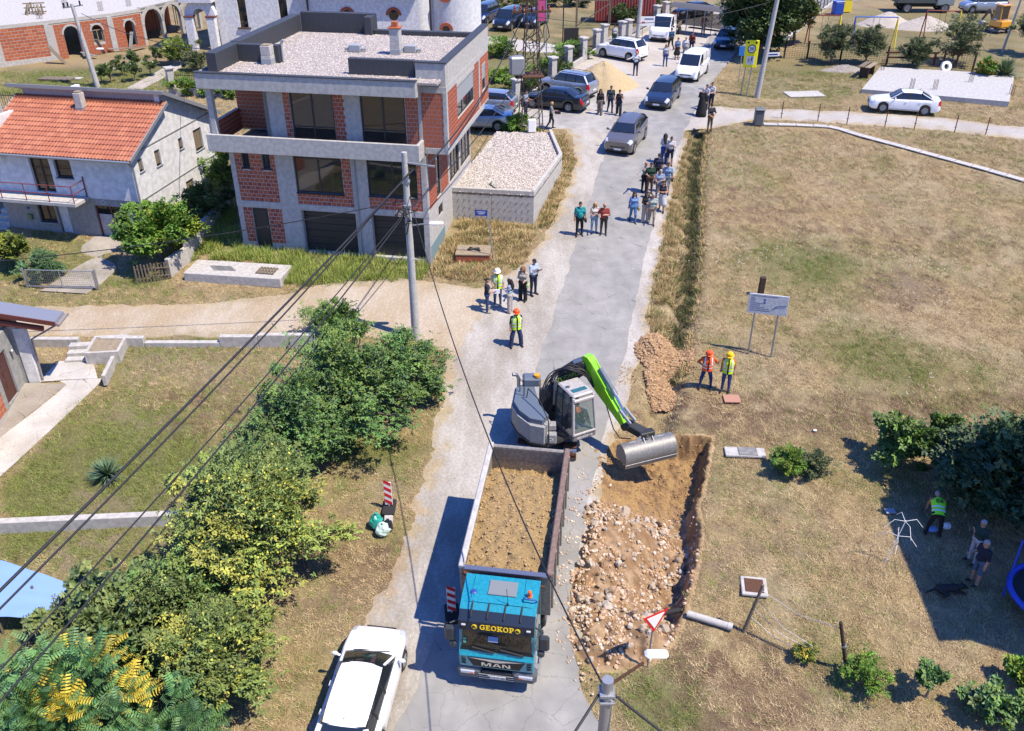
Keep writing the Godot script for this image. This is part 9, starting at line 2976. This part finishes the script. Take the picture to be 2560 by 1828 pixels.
	var lp := [V(-35.16,4.57,-60.63),V(-24.95,4.72,-65.91),V(-21.7,4.71,-65.48)]
	for k in 13:
		var p: Vector3 = cp[k] if k < 10 else lp[k - 10]
		prop("fence_pillar", "pale stone fence pillar %s" % (words[k] if k < 10 else ["at the left edge by the tiled house", "behind the tiled house roof", "next to the loggia"][k - 10]), "pillar", p, 35,[["shaft", M.concrete_white, "b", [0,0.85,0,0.48,2.0,0.48,0.015]],["cap", M.concrete_white, "b", [0,1.9,0,0.66,0.14,0.66,0.03]]], "churchyard fence pillars")
	var spans := [[cp[0], cp[1]],[cp[1], cp[2]],[cp[2], cp[3]],[cp[3], cp[4]],[cp[5], cp[6]],[cp[7], cp[8]],[lp[1], lp[2]],[lp[0], lp[0] + V(5.5,0,0.3)],[lp[2], lp[2] + V(4,0,0.2)]]
	for k in spans.size():
		var a: Vector3 = spans[k][0]; var b: Vector3 = spans[k][1]
		var f := thing("iron_fence", "black iron fence panel %s" % ["from the mast to the sand heap", "at the sand heap", "second past the sand heap", "beside the white off roader", "forming the churchyard gate", "behind the flatbed van", "before the ivy hedge", "at the left edge", "left of the loggia"][k], "fence", Vector3.ZERO, 0, "iron fence panels")
		if k != 4:
			var w := N(); w.bar(a + V(0,0.15,0), b + V(0,0.15,0),0.25,0.6,0.015)
			part("low_wall", w, M.concrete_white, f)
		for y in [0.55,1.4]:
			var g := N(); g.bar(a + V(0, y, 0), b + V(0, y, 0),0.04,0.04)
			part("rail", g, M.black, f)
		var n := int(a.distance_to(b) / 0.16)
		var bars := N()
		for i in range(1, n): bars.bar(a.lerp(b, float(i) / n) + V(0,0.45,0), a.lerp(b, float(i) / n) + V(0,1.6,0),0.022,0.022)
		part("bars", bars, M.black, f).set_meta("kind", "stuff")
	# container, scaffold, shelter, banner, notice board
	var ct := thing("shipping_container", "rust red shipping container in the churchyard", "container", V(11.33,5.05,-94.25),-6)
	var cgm := N(); cgm.cbox(V(-3.0,0.1,-1.2),V(3.0,2.6,1.2),0.04)
	part("shell", cgm, plain(K(0.3,0.06,0.05),0.6), ct)
	for k in 22:
		var g := N(); g.box(V(-2.85 + k * 0.27,1.35,1.22),V(0.13,2.3,0.06),0.02)
		part("rib", g, plain(K(0.33,0.07,0.06),0.6), ct)
	var sf := thing("scaffold", "timber and steel scaffold frame beside the red container", "scaffold", V(7.87,5.02,-91.35),0)
	for q in [[-1.6,0,0,-1.6,4,0],[1.6,0,0,1.6,4,0],[-1.6,0,1.4,-1.6,4,1.4],[1.6,0,1.4,1.6,4,1.4],[-1.6,2.6,1.4,1.6,2.6,1.4],[-1.6,3.6,1.4,1.6,3.6,1.4],[-1.6,0.3,1.4,1.6,2.4,1.4],[-1.6,2.6,0,1.6,2.6,0]]:
		var g := N(); g.bar(V(q[0], q[1], q[2]),V(q[3], q[4], q[5]),0.09,0.09)
		part("pole", g, M.wood, sf)
	var bs := thing("bus_shelter", "grey bus shelter with a curved roof and an orange board", "shelter", V(17.59,4.98,-87.47),-38)
	var rows := []
	for j in 2:
		var row := []
		for i in 11: row.append(V(-2.8 + 5.6 * j, 2.3 + 0.35 * sin(PI * i / 10.0),-0.9 + i * 0.18))
		rows.append(row)
	var rg := N(); rg.sheet(rows)
	part("roof", rg, plain(K(0.1,0.095,0.09),0.5), bs)
	for x in [-2.7,-0.9,0.9,2.7]:
		for z in [-0.8,0.8]:
			var g := N(); g.tube([V(x, 0, z),V(x, 2.35, z)],0.04,6)
			part("post", g, M.grey_paint, bs)
	for q in [[V(-2.2,1.1,0.9),V(0.7,1.5,0.08), plain(K(0.6,0.12,0.02),0.6), "board"],[V(0.5,0.45,-0.5),V(3.5,0.08,0.45), M.wood_dark, "bench"],[V(0,1.2,-0.8),V(5.2,1.3,0.03), M.glass, "back_pane"]]:
		var g := N(); g.box(q[0], q[1],0.01)
		part(q[3], g, q[2], bs)
	prop("banner", "pink banner flag above the parked cars", "flag", V(2.9,4.88,-76.85),0,[["pole", M.galv, "t", [0,-0.2,0,-0.15,6.5,0,0.05]],["cloth", plain(K(0.6,0.08,0.22),0.7), "b", [-0.45,4.6,0,0.6,3.0,0.03]]])
	prop("notice_board", "dark notice board inside the churchyard fence", "board", V(5.2,4.92,-81.2),10,[["board", M.interior, "b", [0,1.0,0,1.3,1.5,0.08]],["post", M.black, "t", [-0.75,0,0,-0.75,4.5,0,0.05]]])
	# playground
	for q in [[V(27.86,4.94,-82.86),V(2.6,2.5,1.6), M.rust_red, "red swing frame by the fence corner"],[V(31.9,4.92,-81.52),V(3.6,2.6,1.2), plain(K(0.02,0.12,0.5),0.5), "blue and yellow swing frame among the round trees"],[V(39.54,4.97,-85.64),V(3.0,2.4,1.2), M.rust_red, "red swing frame before the gravel heaps"]]:
		var w: float = q[1].x * 0.5; var h: float = q[1].y; var dz: float = q[1].z * 0.5
		prop("swing_frame", q[3], "swing", q[0],-6,[["leg", q[2], "t", [-w, 0,-dz, -w, h, 0,0.05]],["leg", q[2], "t", [-w, 0, dz, -w, h, 0,0.05]],["leg", M.yellow, "t", [w, 0,-dz, w, h, 0,0.05]],["leg", M.yellow, "t", [w, 0, dz, w, h, 0,0.05]],["top_bar", q[2], "t", [-w, h, 0, w, h, 0,0.05]],["rope", M.rust, "t", [-0.25, h, 0,-0.25,0.6,0,0.015]],["rope", M.rust, "t", [0.25, h, 0,0.25,0.6,0,0.015]],["seat", M.wood, "b", [0,0.58,0,0.6,0.05,0.25]]])
	var mf := thing("mesh_fence", "brown mesh fence in front of the playground trees", "fence", Vector3.ZERO)
	var fl2 := [V(23.12,4.88,-77.6),V(24.89,4.88,-77),V(27.56,4.87,-76.56),V(30.9,4.86,-75.12),V(35.21,4.85,-74.28),V(36.91,4.83,-72.65)]
	for k in 6:
		var g := N(); g.bar(fl2[k], fl2[k] + V(0,1.5,0),0.12,0.12)
		part("post", g, M.wood_dark, mf)
	for k in 5:
		var a: Vector3 = fl2[k]; var b: Vector3 = fl2[k + 1]
		var g := N()
		for j in 9: g.bar(a + V(0,0.1 + j * 0.15,0), b + V(0,0.1 + j * 0.15,0),0.015,0.015)
		var n := int(a.distance_to(b) / 0.2)
		for i in n: g.bar(a.lerp(b, float(i) / n) + V(0,0.05,0), a.lerp(b, float(i) / n) + V(0,1.35,0),0.012,0.012)
		part("mesh", g, M.rust, mf).set_meta("kind", "stuff")
	var gf2 := thing("mesh_fence", "green mesh fence on a white kerb along the far road", "fence", Vector3.ZERO)
	var a2 := V(24.51,4.94,-83.54); var b2 := V(36.02,5.16,-105.33)
	var kw := N(); kw.bar(a2, b2,0.3,0.5,0.02)
	part("kerb", kw, M.concrete_white, gf2)
	for k in 13:
		var g := N(); var p := a2.lerp(b2, k / 12.0); g.bar(p, p + V(0,1.7,0),0.07,0.07)
		part("post", g, M.black, gf2)
	for y in [0.4,0.8,1.2,1.6]:
		var g := N(); g.bar(a2 + V(0, y, 0), b2 + V(0, y, 0),0.02,0.02)
		part("wire", g, M.black, gf2)
	var ty := N(); ty.lathe(V(0,0.42,0),[W(0.22,-0.12),W(0.42,-0.12),W(0.42,0.12),W(0.22,0.12),W(0.22,-0.12)],20,V(0.1,0.3,1).normalized())
	tag(part("old_tyre", ty, M.white, self, V(34.72,4.83,-72.65)), "white painted tyre standing at the back of the slab", "tyre")
	prop("work_bench", "makeshift bench of boards at the left slab corner", "bench", V(27.96,4.81,-71.35),-35,[["board", M.wood, "b", [-0.3,0.85,0,0.4,0.06,2.2]],["board", M.wood_pale, "b", [0.25,0.85,0,0.4,0.06,2.2]],["leg", M.wood_dark, "b", [0,0.4,0.8,0.7,0.8,0.1]],["leg", M.wood_dark, "b", [0,0.4,-0.8,0.7,0.8,0.1]]])
	prop("rusty_rail", "rusty rail bench in front of the low olive tree", "rail", V(32.99,4.86,-75.4),-4,[["rail", M.rust, "b", [0,0.9,0,4.2,0.14,0.14]],["rail", M.rust, "b", [0.2,0.5,0,4.0,0.12,0.12]],["post", M.rust, "b", [-1.9,0.4,0,0.14,1.0,0.14]],["post", M.rust, "b", [1.9,0.4,0,0.14,1.0,0.14]]])
	prop("shuttering_panel", "flat grey panel lying on the churchyard grass", "panel", V(-35.39,4.79,-70.09),-8,[["panel", M.wood, "b", [0,0.1,0,2.6,0.12,0.9]],["panel", M.concrete_white, "b", [1.0,0.04,-0.6,1.4,0.06,0.6]]])
	prop("litter", "white crumpled paper on the dry field", "paper", V(11.77,1.2,-28),0,[["paper", M.white, "b", [0,0.04,0,0.14,0.05,0.1,0.02]]])
	drape("church_path", [W(-4.93,-87.66),W(0.74,-84.93),W(3.96,-82.86)],[W(-4.64,-81.85),W(1.05,-80.23),W(4.84,-79.13)],0.02, M.gravel, speckle(K(0.5,0.47,0.43),K(0.6,0.57,0.53),1.0),0.1,6,0.5,0.2)
	drape("garden_path", [W(-29.04,-67.47),W(-28.28,-74.7),W(-27.99,-76.85)],[W(-27.75,-67.24),W(-27.15,-73.73),W(-27.08,-76.12)],0.02, M.gravel, speckle(K(0.55,0.48,0.44),K(0.62,0.57,0.52),1.0),0.05,6,0.5,0.0)
